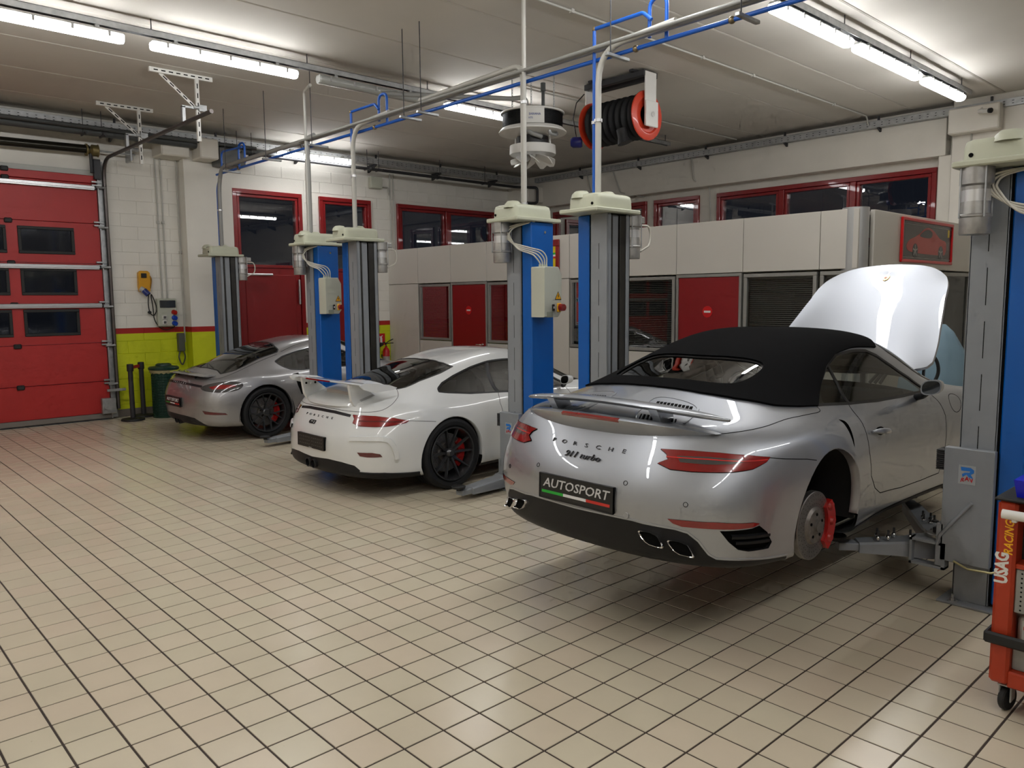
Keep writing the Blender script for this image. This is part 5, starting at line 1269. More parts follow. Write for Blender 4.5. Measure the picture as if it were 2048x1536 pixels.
    for s in (-1, 1):
        MB().lathe([(.036, -.12), (.042, -.02), (.043, 0), (.036, .002), (.034, -.10)], (-.86, s * .06, .235), (-1, 0, -.05), 24).obj('exhaust_tip', mat('dark_titanium', (.07, .07, .075), .3, .8), root, smooth=40)
        car_mirror(root, 1.50, s * 0.92, 0.95, s, SILVER2)
    finish_car(b, arch)
    for s in (-1, 1):
        wheel(root, 0.0, s * 0.885, 0.337, s, style='y', w=0.265, r=0.342); wheel(root, 2.475, s * 0.88, 0.337, s, r=0.34, w=0.24, style='y')
    return root
build_turbo(); build_gt3(); build_cayman()
# ================================================================== two-post lifts
LGREY = mat('lift_grey_paint', srgb(142, 146, 150), 0.42, var=0.06, scale=5)
LBLUE = mat('lift_blue_paint', srgb(0, 92, 178), 0.38, var=0.03, scale=3)
LCOVER = mat('cream_plastic', srgb(196, 198, 176), 0.45, var=0.05, scale=6)
MOTOR = mat('cast_aluminium', (0.42, 0.41, 0.39), 0.42, 0.7, var=0.2, scale=18)
GREASE = mat('greasy_black_belt', (0.02, 0.018, 0.014), 0.4, var=0.4, scale=9)
CABLEW = mat('white_cable', srgb(206, 202, 190), 0.45)
YEL = mat('warning_yellow', srgb(244, 178, 20), 0.4)
BOXG = mat('control_box_cream', srgb(192, 194, 178), 0.38)
STK_W = mat('sticker_clear', srgb(164, 168, 171), 0.3)
STK_B = mat('sticker_blue', srgb(40, 120, 205), 0.35)
STK_R = mat('sticker_red', srgb(190, 22, 34), 0.35)
H_POST = 2.50
def lift_post(y_in, sgn, label, zc, box=False, motor=True):
    """y_in: inner face; sgn +1 when the post stands on the +y side of its car; zc: carriage height"""
    X0 = 2.862
    root = empty('lift_post', (X0, y_in, 0)); tag(root, label, 'lift post', 'posts of the two-post lifts')
    Y = lambda a: sgn * a                     # a grows outwards from the car
    def bx(mb, x0, x1, a0, a1, z0, z1, c=0.004):
        y0, y1 = sorted((Y(a0), Y(a1))); mb.cbox(x0, x1, y0, y1, z0, z1, c); return mb
    col = MB()
    bx(col, 0.0, 0.012, 0.0, 0.19, 0.012, H_POST); bx(col, 0.272, 0.285, 0.0, 0.19, 0.012, H_POST); bx(col, 0.0, 0.285, 0.178, 0.19, 0.012, H_POST)
    bx(col, 0.0, 0.045, 0.0, 0.012, 0.012, H_POST); bx(col, 0.24, 0.285, 0.0, 0.012, 0.012, H_POST)
    col.obj('column', LGREY, root)
    sl = MB(); z = 0.25
    while z < H_POST - 0.2: sl.box(-0.0008, 0.004, *sorted((Y(0.093), Y(0.097))), z, z + 0.21); z += 0.30
    tag(sl.obj('weld_slots', GAP, root), kind='stuff')
    bx(MB(), 0.048, 0.075, 0.008, 0.06, 0.05, H_POST - 0.01).obj('guide_strip', GREASE, root)
    bx(MB(), 0.078, 0.155, 0.018, 0.05, 0.05, H_POST - 0.01).obj('inner_plate', LGREY, root)
    bx(MB(), 0.165, 0.236, 0.006, 0.07, 0.05, H_POST - 0.01).obj('screw_cover_belt', GREASE, root)
    cv = MB(); bx(cv, 0.0, 0.285, 0.205, 0.33, 0.03, H_POST - 0.005, 0.008); cv.obj('blue_cover', LBLUE, root)
    bx(MB(), 0.01, 0.275, 0.188, 0.207, 0.03, H_POST - 0.01).obj('cover_gap', GAP, root)
    MB().cyl((0.17, Y(0.331), H_POST - 0.09), (0.17, Y(0.336), H_POST - 0.09), 0.012, n=12).obj('cover_screw', CHROME, root)
    bp = MB(); bx(bp, -0.075, 0.36, -0.06, 0.43, 0.0, 0.014, 0.003); bo = bp.obj('base_plate', LGREY, root)
    for i, (x, a) in enumerate(((-0.04, 0.02), (-0.04, 0.36), (0.32, 0.02), (0.32, 0.36))):
        m = MB(); m.lathe([(0.028, 0.014), (0.028, 0.018)], (x, Y(a), 0), (0, 0, 1), 18, cap1=True); m.cyl((x, Y(a), 0.016), (x, Y(a), 0.034), 0.017, n=6); m.cyl((x, Y(a), 0.03), (x, Y(a), 0.055), 0.009, n=10); m.obj('anchor_bolt', GALV, bo)
    # top cover: flange and moulded cap
    fl_ = MB(); bx(fl_, -0.20, 0.36, -0.055, 0.36, H_POST, H_POST + 0.035, 0.008); fo = fl_.obj('top_flange', LCOVER, root)
    def cap(prof_x, name):
        secs = []
        for a, k in ((0.0, 0.0), (0.0, 1.0), (0.03, 1.16)):
            pass
    cp = []
    out = rrect(-0.16, 0.31, -0.02, 0.30, 0.05, 4)
    for s_, z in ((1.0, 0.035), (0.985, 0.11), (0.95, 0.14), (0.84, 0.152)):
        cx, ca = 0.075, 0.14
        cp.append([(cx + (x - cx) * s_, Y(ca + (a - ca) * s_), H_POST + z) for x, a in out])
    loft('top_cover', cp, LCOVER, fo, smooth=50)
    for x, a in ((0.10, 0.10), (-0.10, 0.20)):
        MB().lathe([(0.085, 0.12), (0.075, 0.155), (0.05, 0.178), (0.0, 0.186)], (x, Y(a), H_POST), (0, 0, 1), 20).obj('cover_dome', LCOVER, fo, smooth=60)
    MB().cyl((-0.163, Y(0.03), H_POST + 0.065), (-0.158, Y(0.03), H_POST + 0.065), 0.012, n=10).obj('cover_hole', GAP, fo)
    if motor:
        mx = -0.105 if sgn < 0 else 0.36
        my = 0.05
        mo = MB().lathe([(0.0, -0.36), (0.075, -0.36), (0.078, -0.35), (0.078, -0.27), (0.083, -0.265), (0.083, -0.255), (0.078, -0.25), (0.072, -0.16), (0.072, -0.10), (0.085, -0.09), (0.085, 0.0)], (mx, Y(my), H_POST), (0, 0, 1), 28).obj('lift_motor', MOTOR, root, smooth=35)
        MB().lathe([(0.0735, -0.235), (0.0735, -0.12)], (mx, Y(my), H_POST), (0, 0, 1), 28).obj('motor_label', mat('foil_label', (0.7, 0.7, 0.7), 0.3, 0.6), mo, smooth=60)
        rd = MB()
        for k in range(4):
            a = PI / 4 + k * PI / 2; rd.cyl((mx + 0.088 * math.cos(a), Y(my) + 0.088 * math.sin(a), H_POST - 0.27), (mx + 0.088 * math.cos(a), Y(my) + 0.088 * math.sin(a), H_POST), 0.005, n=8)
        tag(rd.obj('tie_rods', GALV, mo), kind='stuff')
        MB().cbox(mx + 0.06, mx + 0.14, Y(my) - 0.04, Y(my) + 0.04, H_POST - 0.06, H_POST - 0.005, 0.004).obj('terminal_box', MOTOR, mo)
        if sgn > 0:
            pth = [(mx + 0.07, Y(my) - 0.05, H_POST - 0.08)] + [(mx + 0.14 + 0.05 * math.cos(t), Y(my) - 0.06, H_POST - 0.17 + 0.09 * math.sin(t)) for t in np.linspace(PI / 2, -PI / 2, 8)] + [(mx + 0.06, Y(my) - 0.05, H_POST - 0.30)]
            MB().tube(pth, 0.009, 8).obj('motor_cable', CABLEW, mo, smooth=60)
    # carriage sleeve with arms
    ca = MB(); bx(ca, -0.055, -0.003, -0.06, 0.20, max(0.05, zc - 0.02), zc + 0.66, 0.004); bx(ca, -0.055, 0.30, -0.085, -0.045, max(0.04, zc - 0.06), zc + 0.20, 0.004); cao = ca.obj('carriage', LGREY, root)
    rp = MB()
    for k in range(10): bx(rp, -0.05, 0.06, -0.105, -0.058, zc + 0.52 + k * 0.012, zc + 0.529 + k * 0.012, 0.002)
    tag(rp.obj('door_bumper', BLACKR, cao), kind='stuff')
    st = MB(); bx(st, -0.0565, -0.055, 0.02, 0.11, zc + 0.455, zc + 0.565, 0.0002); so = st.obj('maker_sticker', STK_W, cao)
    yc = Y(0.065); rt = (0, -1, 0)
    P = lambda u, w: (-0.0572, yc - u, zc + 0.51 + w)      # u to the right as seen, w up
    rp_ = [(-.034, .044), (.018, .044), (.036, .032), (.036, .016), (.020, .004), (.034, -.018), (.010, -.012), (-.002, .002), (-.022, -.014), (-.026, .002), (-.012, .012), (.014, .016), (.016, .024), (-.030, .022)]
    MB().prism(rp_, 0, 0.0006, lambda u, w, d: (P(u, w)[0] - d, P(u, w)[1], P(u, w)[2])).obj('sticker_mark', STK_B, so)
    for i, (ch, rot_, dw) in enumerate((('R', 14, -.004), ('A', 0, .004), ('V', -12, -.002))):
        M = frame_m((-0.0576, yc - (-0.022 + 0.023 * i), zc + 0.482 + dw), (0, -math.cos(math.radians(rot_)), -math.sin(math.radians(rot_)) * -1), (0, math.sin(math.radians(rot_)) * -1, math.cos(math.radians(rot_))))
        text_mesh('sticker_letter', ch, 0.034, STK_R, so, M, extrude=0.0003, bold=0.001)
    return root, cao
def lift_arm(parent, px, py, zc, ang, length, label_pad=True, bolts=0, fold=False):
    """swing arm: pivot at (px, py) in post space, pointing along angle ang (degrees from +x)"""
    a = math.radians(ang); d = Vector((math.cos(a), math.sin(a), 0)); n = Vector((-d.y, d.x, 0)); O = Vector((px, py, zc))
    fr = lambda u, v, w: O + d * u + n * v + Vector((0, 0, w))
    secs = [[fr(u, -h, w0), fr(u, h, w0), fr(u, h, w1 - 0.012), fr(u, h - 0.012, w1), fr(u, -h + 0.012, w1), fr(u, -h, w1 - 0.012)] for u, h, w0, w1 in ((-0.02, 0.085, -0.055, 0.065), (0.12, 0.08, -0.055, 0.06), (0.16, 0.075, -0.05, 0.045), (length, 0.062, -0.042, 0.022))]
    ar = loft('lift_arm', secs, LGREY, parent, smooth=20)
    ex = MB(); c = MB(); c.cbox(length - 0.1, length + 0.12, -0.045, 0.045, -0.035, 0.012, 0.004); ex.add([fr(*p) for p in c.v], c.f); ex.obj('arm_extension', LGREY, ar)
    pv = MB(); pv.lathe([(0.055, 0.062), (0.06, 0.066), (0.06, 0.085), (0.052, 0.09), (0.0, 0.09)], O, (0, 0, 1), 24); pv.obj('pivot_gear', MOTOR, ar, smooth=30)
    pn = MB(); pn.cyl(fr(0, 0, 0.09), fr(0, 0, 0.12), 0.02, n=12); pn.tube([fr(0, 0.0, 0.12), fr(0.0, 0.02, 0.14), fr(-0.01, 0.06, 0.145)], 0.008, 8); pn.obj('release_pin', DARKST, ar)
    pd = MB(); pd.lathe([(0.0, 0.012), (0.02, 0.012), (0.02, 0.03), (0.062, 0.034), (0.066, 0.05), (0.058, 0.056), (0.0, 0.056)], fr(length + 0.13, 0, 0), (0, 0, 1), 24); pd.obj('rubber_pad', BLACKR, ar, smooth=30)
    gb = MB(); gb.tube([fr(0.02, -0.088, 0.02), fr(length * 0.55, -0.082, 0.012), fr(length - 0.02, -0.072, -0.01)], 0.006, 6); gb.obj('release_rod', GALV, ar)
    return ar, fr
def lug_bolt(p, i, where):
    r = empty('lug_bolt', p); tag(r, where, 'bolt', 'wheel bolts laid on the lift arms')
    MB().lathe([(0.0, 0.0), (0.011, 0.0), (0.013, 0.004), (0.015, 0.018), (0.012, 0.024), (0.0, 0.024)], (0, 0, 0), (0, 0, 1), 12).obj('bolt_head', CHROME_A, r, smooth=30)
    MB().lathe([(0.007, 0.024), (0.007, 0.058), (0.0, 0.060)], (0, 0, 0), (0, 0, 1), 10).obj('bolt_shank', DARKST, r, smooth=40)
def control_box(parent, z0, z1):
    """on the outer face of a post on the -y side (post space)"""
    yo = -0.335
    out = [(-0.01, 0), (0.175, 0), (0.215, 0.05), (0.215, z1 - z0 - 0.07), (0.175, z1 - z0), (0.0, z1 - z0), (-0.01, z1 - z0 - 0.01)]
    secs = []
    for y, k in ((yo, 1.0), (yo - 0.15, 1.0), (yo - 0.165, 0.97)):
        secs.append([(0.10 + (x - 0.10) * k, y, z0 + (z1 - z0) / 2 + (w - (z1 - z0) / 2) * k) for x, w in out])
    b = loft('control_box', secs, BOXG, parent, smooth=25)
    MB().cbox(0.02, 0.10, yo - 0.168, yo - 0.15, z0 - 0.002, z0 + 0.05, 0.004).obj('lower_lip', mat('box_lip_plastic', srgb(150, 154, 138), 0.4), b)  # lip in a darker tone of the box colour
    yf = yo - 0.166
    sw = MB(); sw.cbox(0.085, 0.112, yf - 0.012, yf, z0 + 0.055, z0 + 0.115, 0.003); so = sw.obj('rocker_switch', BLACKR, b); MB().cbox(0.092, 0.105, yf - 0.016, yf - 0.011, z0 + 0.075, z0 + 0.095, 0.002).obj('switch_toggle', WHITEP, so)
    yb = MB(); yb.cbox(0.145, 0.19, yf - 0.02, yf, z0 + 0.045, z0 + 0.125, 0.006); yo_ = yb.obj('isolator_base', YEL, b)
    MB().lathe([(0.032, 0.0), (0.034, 0.01), (0.03, 0.045), (0.0, 0.048)], (0.176, yf - 0.018, z0 + 0.085), (0, -1, 0), 22).obj('isolator_knob', mat('knob_red', srgb(150, 14, 18), 0.3, coat=0.4), yo_, smooth=40)
    zt = z0 + 0.155; tri = [(-0.042, 0), (0.042, 0), (0, 0.075)]
    tr = MB().prism(tri, 0, 0.0015, lambda u, w, d: (0.165 + u, yf - d, zt + w)).obj('warning_triangle', BLACKR, b)
    MB().prism([(u * 0.80, 0.006 + w * 0.80) for u, w in tri], 0.0015, 0.0022, lambda u, w, d: (0.165 + u, yf - d, zt + w)).obj('triangle_field', YEL, tr)
    zz = [(0.004, 0.052), (-0.010, 0.030), (0.001, 0.030), (-0.006, 0.010), (0.012, 0.036), (0.001, 0.036), (0.010, 0.052)]
    MB().prism(zz, 0.0022, 0.0028, lambda u, w, d: (0.165 + u, yf - d, zt + w)).obj('flash_symbol', BLACKR, tr)
    for i in range(4):
        x = 0.03 + i * 0.028
        MB().cyl((x, yo - 0.07, z1 - 0.005), (x, yo - 0.07, z1 + 0.02), 0.010, n=10).obj('cable_gland', LCOVER, b)
        q_ = 0.017 * (i - 1.5); p = [(x, yo - 0.07, z1 + 0.01), (x - 0.005, yo - 0.075, z1 + 0.06 + q_), (x - 0.05, yo - 0.06, z1 + 0.115 + q_), (-0.03, yo - 0.02, z1 + 0.14 + q_), (-0.085, yo + 0.12 + q_, z1 + 0.19 + q_), (-0.10, yo + 0.20 + q_, z1 + 0.27), (-0.09, yo + 0.215 + q_, z1 + 0.34 + q_), (-0.05, yo + 0.16, z1 + 0.375 + q_ * 0.6), (0.0, yo + 0.06 + q_, H_POST - 0.012), (0.05, yo + 0.01, H_POST - 0.002)]
        if i == 3: p = p[:6] + [(-0.085, yo + 0.27, z1 + 0.36), (-0.07, yo + 0.33, H_POST - 0.06)]
        MB().tube(smooth_poly(p, 5, closed=False), 0.0068, 7).obj('control_cable', CABLEW, b, smooth=60)
    return b
# nearest lift (convertible raised), middle lift, far lift
E_, ec = lift_post(2.095, 1, 'lift post left of the silver convertible, between it and the white coupe', 0.27)
F_, fc = lift_post(-0.575, -1, 'grey and blue lift post cut off by the right edge', 0.27, box=True)
C_, cc = lift_post(5.90, 1, 'lift post standing left of the white winged coupe', 0.09)
D_, dc = lift_post(3.315, -1, 'lift post with control box right of the white coupe', 0.09, box=True)
A_, acr = lift_post(9.79, 1, 'furthest lift post, in front of the wall pillar', 0.09)
B_, bc = lift_post(7.13, -1, 'lift post with control box right of the far silver coupe', 0.09, box=True)
for p_ in (F_, D_, B_): control_box(p_, 1.645, 2.095)
arF, frF = lift_arm(fc, 0.14, 0.085 + 0.06, 0.265, 128, 0.46)
arF2, frF2 = lift_arm(fc, 0.22, 0.085 + 0.06, 0.265, 30, 0.95)
bk = MB(); bk.box(-0.055, 0.02, 0.03, 0.23, 0.19, 0.205); bk.box(-0.055, 0.02, 0.03, 0.23, 0.335, 0.35); bk.box(-0.055, 0.02, 0.03, 0.05, 0.19, 0.35); bk.box(-0.055, 0.02, 0.215, 0.23, 0.19, 0.35); bk.obj('arm_socket', LGREY, fc)
MB().tube([(-0.062, -0.10, 0.62), (-0.065, 0.06, 0.40), (-0.06, 0.075, 0.34)], 0.010, 8).obj('lock_lever', LGREY, fc, smooth=60)
MB().tube([(-0.06, -0.02, 0.26), (-0.075, -0.10, 0.235), (-0.07, -0.22, 0.24), (-0.06, -0.26, 0.26)], 0.007, 8).obj('hose_clip', mat('brass', (0.5, 0.45, 0.25), 0.3, 0.8), fc, smooth=60)
for (u, v, i) in ((0.06, 0.03, 0), (0.14, -0.02, 1), (0.19, 0.035, 2), (0.24, -0.015, 3), (0.25, 0.04, 4)):
    q = F_.matrix_basis.translation + frF(u + 0.1, v, 0.048 - 0.03 * (u + 0.1 - 0.16) / 0.5 + 0.003); lug_bolt(q, i, 'wheel bolt standing on the rear lift arm below the convertible door')
for (u, v, i) in ((0.30, 0.0, 0), (0.36, 0.03, 1), (0.40, -0.02, 2), (0.44, 0.02, 3), (0.34, -0.03, 4)):
    q = F_.matrix_basis.translation + frF2(u, v, 0.034); lug_bolt(q, i, 'wheel bolt standing on the front lift arm under the convertible')
for cr_, s_ in ((ec, -1), (acr, -1), (cc, -1)):
    lift_arm(cr_, 0.14, s_ * 0.145, 0.265 if cr_ is ec else 0.085, 215, 0.46); lift_arm(cr_, 0.22, s_ * 0.145, 0.265 if cr_ is ec else 0.085, -30, 0.9)
arD, frD = lift_arm(dc, 0.06, 0.06, 0.085, 186, 0.56); lift_arm(dc, 0.24, 0.06, 0.085, 5, 0.7)
arB, frB = lift_arm(bc, 0.06, 0.06, 0.085, 190, 0.62); lift_arm(bc, 0.24, 0.06, 0.085, 5, 0.7)
for c_ in (dc, bc):
    MB().prism([(0.0, 0.14), (0.0, 0.42), (0.16, 0.14)], -0.062, -0.05, lambda u, w, d: (d, -0.07 + u, w)).obj('arm_gusset', LGREY, c_)
# ================================================================== pipes, trays, ceiling equipment
def pipe(name, pts, r, m, label, cat='pipe', group=None, rad=0.06, n=10, clips=()):
    P = arc_path(pts, rad, 6); o0 = Vector(P[0]); root = empty(name, o0); tag(root, label, cat, group)
    MB().tube([Vector(p) - o0 for p in P], r, n).obj('tube', m, root, smooth=60)
    for c in clips:
        MB().lathe([(r + 0.001, -0.012), (r + 0.007, -0.012), (r + 0.007, 0.012), (r + 0.001, 0.012)], Vector(c[0]) - o0, c[1], 14).obj('pipe_clip', ALU, root)
    return root
def fitting(root, p, r=0.022):
    MB().sphere(Vector(p) - root.location, r, 12, 8).obj('elbow_fitting', mat('bronze', (0.28, 0.22, 0.13), 0.4, 0.8), root, smooth=60)
Z = (0, 0, 1)
XP, ZP = 2.93, 3.80
# overhead run along the row of lifts
ov = pipe('conduit', [(XP, -4.6, ZP + 0.03), (XP, 9.74, ZP + 0.03), (XP, 9.86, 3.55), (XP, 9.86, H_POST + 0.1)], 0.030, mat('grey_conduit', srgb(150, 150, 146), 0.4), 'thick grey conduit running over all lifts, bending down to the furthest post', rad=0.14, clips=[((XP, 9.86, 3.2), Z)])
pipe('conduit', [(XP - 0.06, -4.6, ZP + 0.02), (XP - 0.06, 7.2, ZP + 0.02)], 0.016, mat('grey_conduit', srgb(150, 150, 146), 0.4), 'thin grey conduit beside the overhead run')
bl = pipe('air_line', [(XP + 0.03, -4.6, ZP - 0.05), (XP + 0.03, 10.0, ZP - 0.05)], 0.017, BLUEP, 'long blue compressed air line under the overhead conduit')
for y in (1.05, 1.9, 5.6, 9.2): fitting(bl, (XP + 0.03, y, ZP - 0.05), 0.028)
for y, nm in ((2.23, 'post left of the convertible'), (5.97, 'post left of the white coupe')):
    pipe('conduit', [(XP - 0.035, y - 0.75, ZP + 0.04), (XP - 0.035, y, ZP + 0.0), (XP - 0.035, y, H_POST + 0.12)], 0.026, PVC, 'grey conduit bending down to the ' + nm, rad=0.26, clips=[((XP - 0.035, y, 3.25), Z)])
    b2 = pipe('air_line', [(XP, y + 0.075, H_POST + 0.1), (XP, y + 0.075, 3.99), (XP, y - 0.42, 3.99), (XP + 0.0, y - 0.50, 3.92)], 0.015, BLUEP, 'blue air line rising square from the ' + nm, rad=0.02, clips=[((XP, y + 0.075, 3.25), Z)])
    fitting(b2, (XP, y + 0.075, 3.99))
    u = pipe('air_line', [(XP + 0.03, y - 0.62, ZP - 0.04), (XP + 0.03, y - 0.62, 4.08), (XP + 0.03, y - 0.46, 4.08), (XP + 0.03, y - 0.46, ZP)], 0.015, BLUEP, 'blue swan-neck loop above the run near the ' + nm, rad=0.075)
pipe('air_line', [(XP, 9.93, H_POST + 0.1), (XP, 9.93, 3.55), (XP, 9.72, 3.80), (XP, 9.72, 4.05), (XP, 9.0, 4.02)], 0.015, BLUEP, 'blue air line curving up from the furthest post', rad=0.08)
pipe('air_line', [(XP + 0.03, 9.18, ZP - 0.04), (XP + 0.03, 9.18, 4.09), (XP + 0.03, 8.98, 4.09), (XP + 0.03, 8.98, ZP)], 0.015, BLUEP, 'blue swan-neck loop near the furthest post', rad=0.09)
pipe('conduit', [(2.88, 3.085, H_POST - 0.01), (2.88, 3.085, ZC)], 0.020, PVC, 'light grey tube from the white coupe control post up to the ceiling', clips=[((2.88, 3.085, 3.55), Z), ((2.88, 3.085, 2.66), Z)])
pipe('conduit', [(XP, 4.7, ZP + 0.07), (XP - 0.02, 3.13, ZP + 0.09), (XP - 0.02, 3.13, H_POST - 0.01)], 0.024, PVC, 'grey conduit bending off the run to the control post of the white coupe', rad=0.13)
pipe('conduit', [(2.88, 7.04, H_POST - 0.01), (2.88, 7.04, 4.40), (2.78, 6.70, 4.40)], 0.018, PVC, 'thin tube from the far control post up to the unlit fitting', rad=0.06, clips=[((2.88, 7.04, 2.66), Z)])
pipe('conduit', [(2.90, 7.04, H_POST - 0.01), (2.90, 7.04, ZP + 0.04), (2.92, 6.9, ZP + 0.06)], 0.030, mat('grey_conduit', srgb(150, 150, 146), 0.4), 'thick lower sleeve above the far control post', rad=0.05)
# threaded hangers with cross pieces for the run
for y in (0.9, 2.05, 4.55, 4.85, 6.8, 8.05, 9.35):
    h = empty('pipe_hanger', (XP, y, ZC)); tag(h, {0.9: 'threaded hanger on the run nearest the viewer', 2.05: 'threaded hanger beside the drop to the convertible', 4.55: 'first of two close hangers over the white coupe', 4.85: 'second of two close hangers over the white coupe', 6.8: 'threaded hanger above the far control post', 8.05: 'threaded hanger over the far coupe', 9.35: 'last threaded hanger near the block wall'}[y], 'hanger', 'pipe run hangers')
    MB().cyl((-0.10, 0, 0), (-0.10, 0, ZP - ZC - 0.10), 0.005, n=8).obj('rod', DARKST, h)
    MB().cbox(-0.15, 0.12, -0.018, 0.018, ZP - ZC - 0.10, ZP - ZC - 0.075, 0.003).obj('cross_bar', GALV, h)
# cable trays on the walls
def tray(name, a0, a1, fr, label, step):
    r = empty(name, fr(a0, 0, 0)); tag(r, label, 'cable tray', 'perforated cable trays'); o0 = Vector(fr(a0, 0, 0))
    def bar(mb, u0, u1, d0, d1, w0, w1, c=0.002):
        c_ = MB(); c_.cbox(u0, u1, d0, d1, w0, w1, c); mb.add([Vector(fr(*p)) - o0 for p in c_.v], c_.f)
    m = MB(); bar(m, a0, a1, 0.30, 0.303, 0.0, 0.10); bar(m, a0, a1, 0.10, 0.30, 0.0, 0.003); bar(m, a0, a1, 0.10, 0.103, 0.0, 0.10); bar(m, a0, a1, 0.296, 0.303, 0.096, 0.104); m.obj('tray_channel', GALV, r)
    h = MB(); u = a0 + 0.05
    while u < a1:
        for w in (0.032, 0.068): bar(h, u, u + 0.025, 0.3028, 0.3036, w - 0.004, w + 0.004, 0.0)
        u += 0.11
    tag(h.obj('perforations', GAP, r), kind='stuff')
    cb = MB()
    for k, (d, z) in enumerate(((0.15, 0.03), (0.19, 0.035), (0.24, 0.03))): cb.tube([Vector(fr(t, d + 0.01 * math.sin(t * 2 + k), z + 0.1 * (k == 1) * 0.6)) - o0 for t in np.linspace(a0, a1, int((a1 - a0) * 2.5))], 0.011, 6)
    cb.obj('cables', BLACKR, r, smooth=60)
    u = a0 + 0.4
    while u < a1:
        b = MB(); tri = [(0.0, 0.0), (0.30, 0.0), (0.30, -0.02), (0.03, -0.13), (0.0, -0.13)]
        b.prism(tri, u - 0.015, u + 0.015, lambda d, w, q: Vector(fr(q, d, w)) - o0); bar(b, u - 0.015, u + 0.015, 0.27, 0.30, 0.10, 0.17); b.obj('tray_bracket', DARKST, r); u += step
    return r
tray('cable_tray', -4.8, 10.3, lambda u, d, w: (u, YL - 0.02 - d, w + 4.40), 'perforated cable tray along the block wall with the red doors', 1.55)
tray('cable_tray', -5.0, 10.7, lambda u, d, w: (XR - 0.02 - d, u, w + 4.40), 'perforated cable tray along the far wall above the office', 1.55)
# lagged pipe and thin pipe below the left tray
pipe('heating_pipe', [(-4.8, 10.72, 4.30), (4.3, 10.72, 4.30)], 0.058, PIPED, 'fat dark lagged pipe under the tray, running from the red sectional door', n=16)
pipe('heating_pipe', [(-4.8, 10.60, 4.34), (3.9, 10.60, 4.34)], 0.030, PIPED, 'slimmer dark pipe beside the lagged one')
pipe('heating_pipe', [(4.2, 10.70, 4.26), (9.95, 10.70, 4.26), (10.35, 10.45, 4.26), (10.35, 10.45, 3.92), (10.0, 10.6, 3.90)], 0.030, DARKST, 'thin black pipe continuing to the far corner', rad=0.07)
for x in (1.3, 1.55, 3.6, 3.85, 6.1, 6.35, 7.8, 9.0):
    h = empty('pipe_hanger', (x, 10.66, ZC)); tag(h, 'thin rod holding the dark wall pipe', 'hanger', 'wall pipe hangers'); MB().cyl((0, 0, 0), (0, 0, -0.34), 0.005, n=8).obj('rod', DARKST, h); MB().cyl((0, -0.16, -0.36), (0, 0.10, -0.36), 0.014, n=8).obj('cross_bar', DARKST, h)
# plain conduits clipped to ceiling and walls
for pts, lb in (([(1.5, 3.30, ZC - 0.02), (10.45, 3.30, ZC - 0.02), (10.52, 3.30, 4.45)], 'white conduit clipped along the ceiling above the reel'), ([(5.2, 5.6, ZC - 0.02), (10.5, 5.6, ZC - 0.02)], 'ceiling conduit running behind the reel'),
               ([(2.45, YL - 0.03, 4.3), (2.45, YL - 0.03, 1.88)], 'white riser to the switch box'), ([(2.53, YL - 0.03, 4.3), (2.53, YL - 0.03, 1.88)], 'second white riser to the switch box'), ([(2.78, YL - 0.03, 4.1), (2.78, YL - 0.03, 1.15)], 'riser in the corner of the wall pillar'), ([(5.12, YL - 0.03, 4.3), (5.12, YL - 0.03, 0.5)], 'conduit on the wall between the red doors'),
               ([(6.94, YL - 0.03, 4.3), (6.94, YL - 0.03, 2.8)], 'conduit right of the second red door'), ([(7.02, YL - 0.03, 4.3), (7.02, YL - 0.03, 2.8)], 'twin conduit right of the second red door'),
               ([(XR - 0.24, 9.2, 4.4), (XR - 0.24, 9.05, 3.9), (XR - 0.1, 8.5, 3.8)], 'thin wall conduit below the corner of the trays'), ([(XR - 0.24, 8.5, 4.4), (XR - 0.24, 8.3, 3.95), (XR - 0.1, 7.8, 3.82)], 'thin wall conduit beside the first one'), ([(XR - 0.24, 6.6, 4.4), (XR - 0.24, 6.55, 4.0), (XR - 0.08, 6.3, 3.85), (XR - 0.03, 6.28, 2.85)], 'thin conduit stepping down between the far windows'),
               ([(XR - 0.30, 1.85, 4.4), (XR - 0.30, 1.80, 2.6)], 'conduit on the far right pillar'), ([(XR - 0.06, 0.55, 4.4), (XR - 0.06, 0.55, 3.0)], 'dark conduit right of the far pillar')):
    rt = pipe('conduit', pts, 0.012, PVC, lb, rad=0.05, n=8)
    L = Vector(pts[1]) - Vector(pts[0])
    k = int(L.length / 1.1)
    for i in range(1, k): MB().cbox(-0.02, 0.02, -0.02, 0.02, -0.02, 0.02, 0.003).obj('saddle_clip', PVC, rt).location = L * (i / k)
# ceiling fan heater
fh = empty('fan_heater', (5.06, 5.2, 3.55)); tag(fh, 'round white ceiling fan heater hung on chains, blades below', 'heater')
R_ = 0.40
MB().lathe([(0.0, 0.60), (R_, 0.60), (R_ + 0.006, 0.595), (R_ + 0.006, 0.58), (R_ - 0.01, 0.575)], (0, 0, 0), Z, 40).obj('top_plate', WHITEP, fh, smooth=30)
MB().lathe([(0.17, 0.30), (R_ - 0.02, 0.335), (R_ + 0.03, 0.345), (R_ + 0.03, 0.36), (R_ - 0.01, 0.40), (R_ - 0.02, 0.40)], (0, 0, 0), Z, 40).obj('drip_tray', WHITEP, fh, smooth=30)
co = MB()
for k in range(14): co.lathe([(R_ - 0.05, 0.405 + k * 0.0122), (R_ - 0.018, 0.405 + k * 0.0122), (R_ - 0.018, 0.409 + k * 0.0122), (R_ - 0.05, 0.409 + k * 0.0122)], (0, 0, 0), Z, 40)
tag(co.obj('heating_coil', mat('coil_black', (0.03, 0.03, 0.032), 0.5, 0.4), fh), kind='stuff')
MB().lathe([(R_ - 0.06, 0.40), (R_ - 0.06, 0.58)], (0, 0, 0), Z, 32).obj('coil_core', GAP, fh)
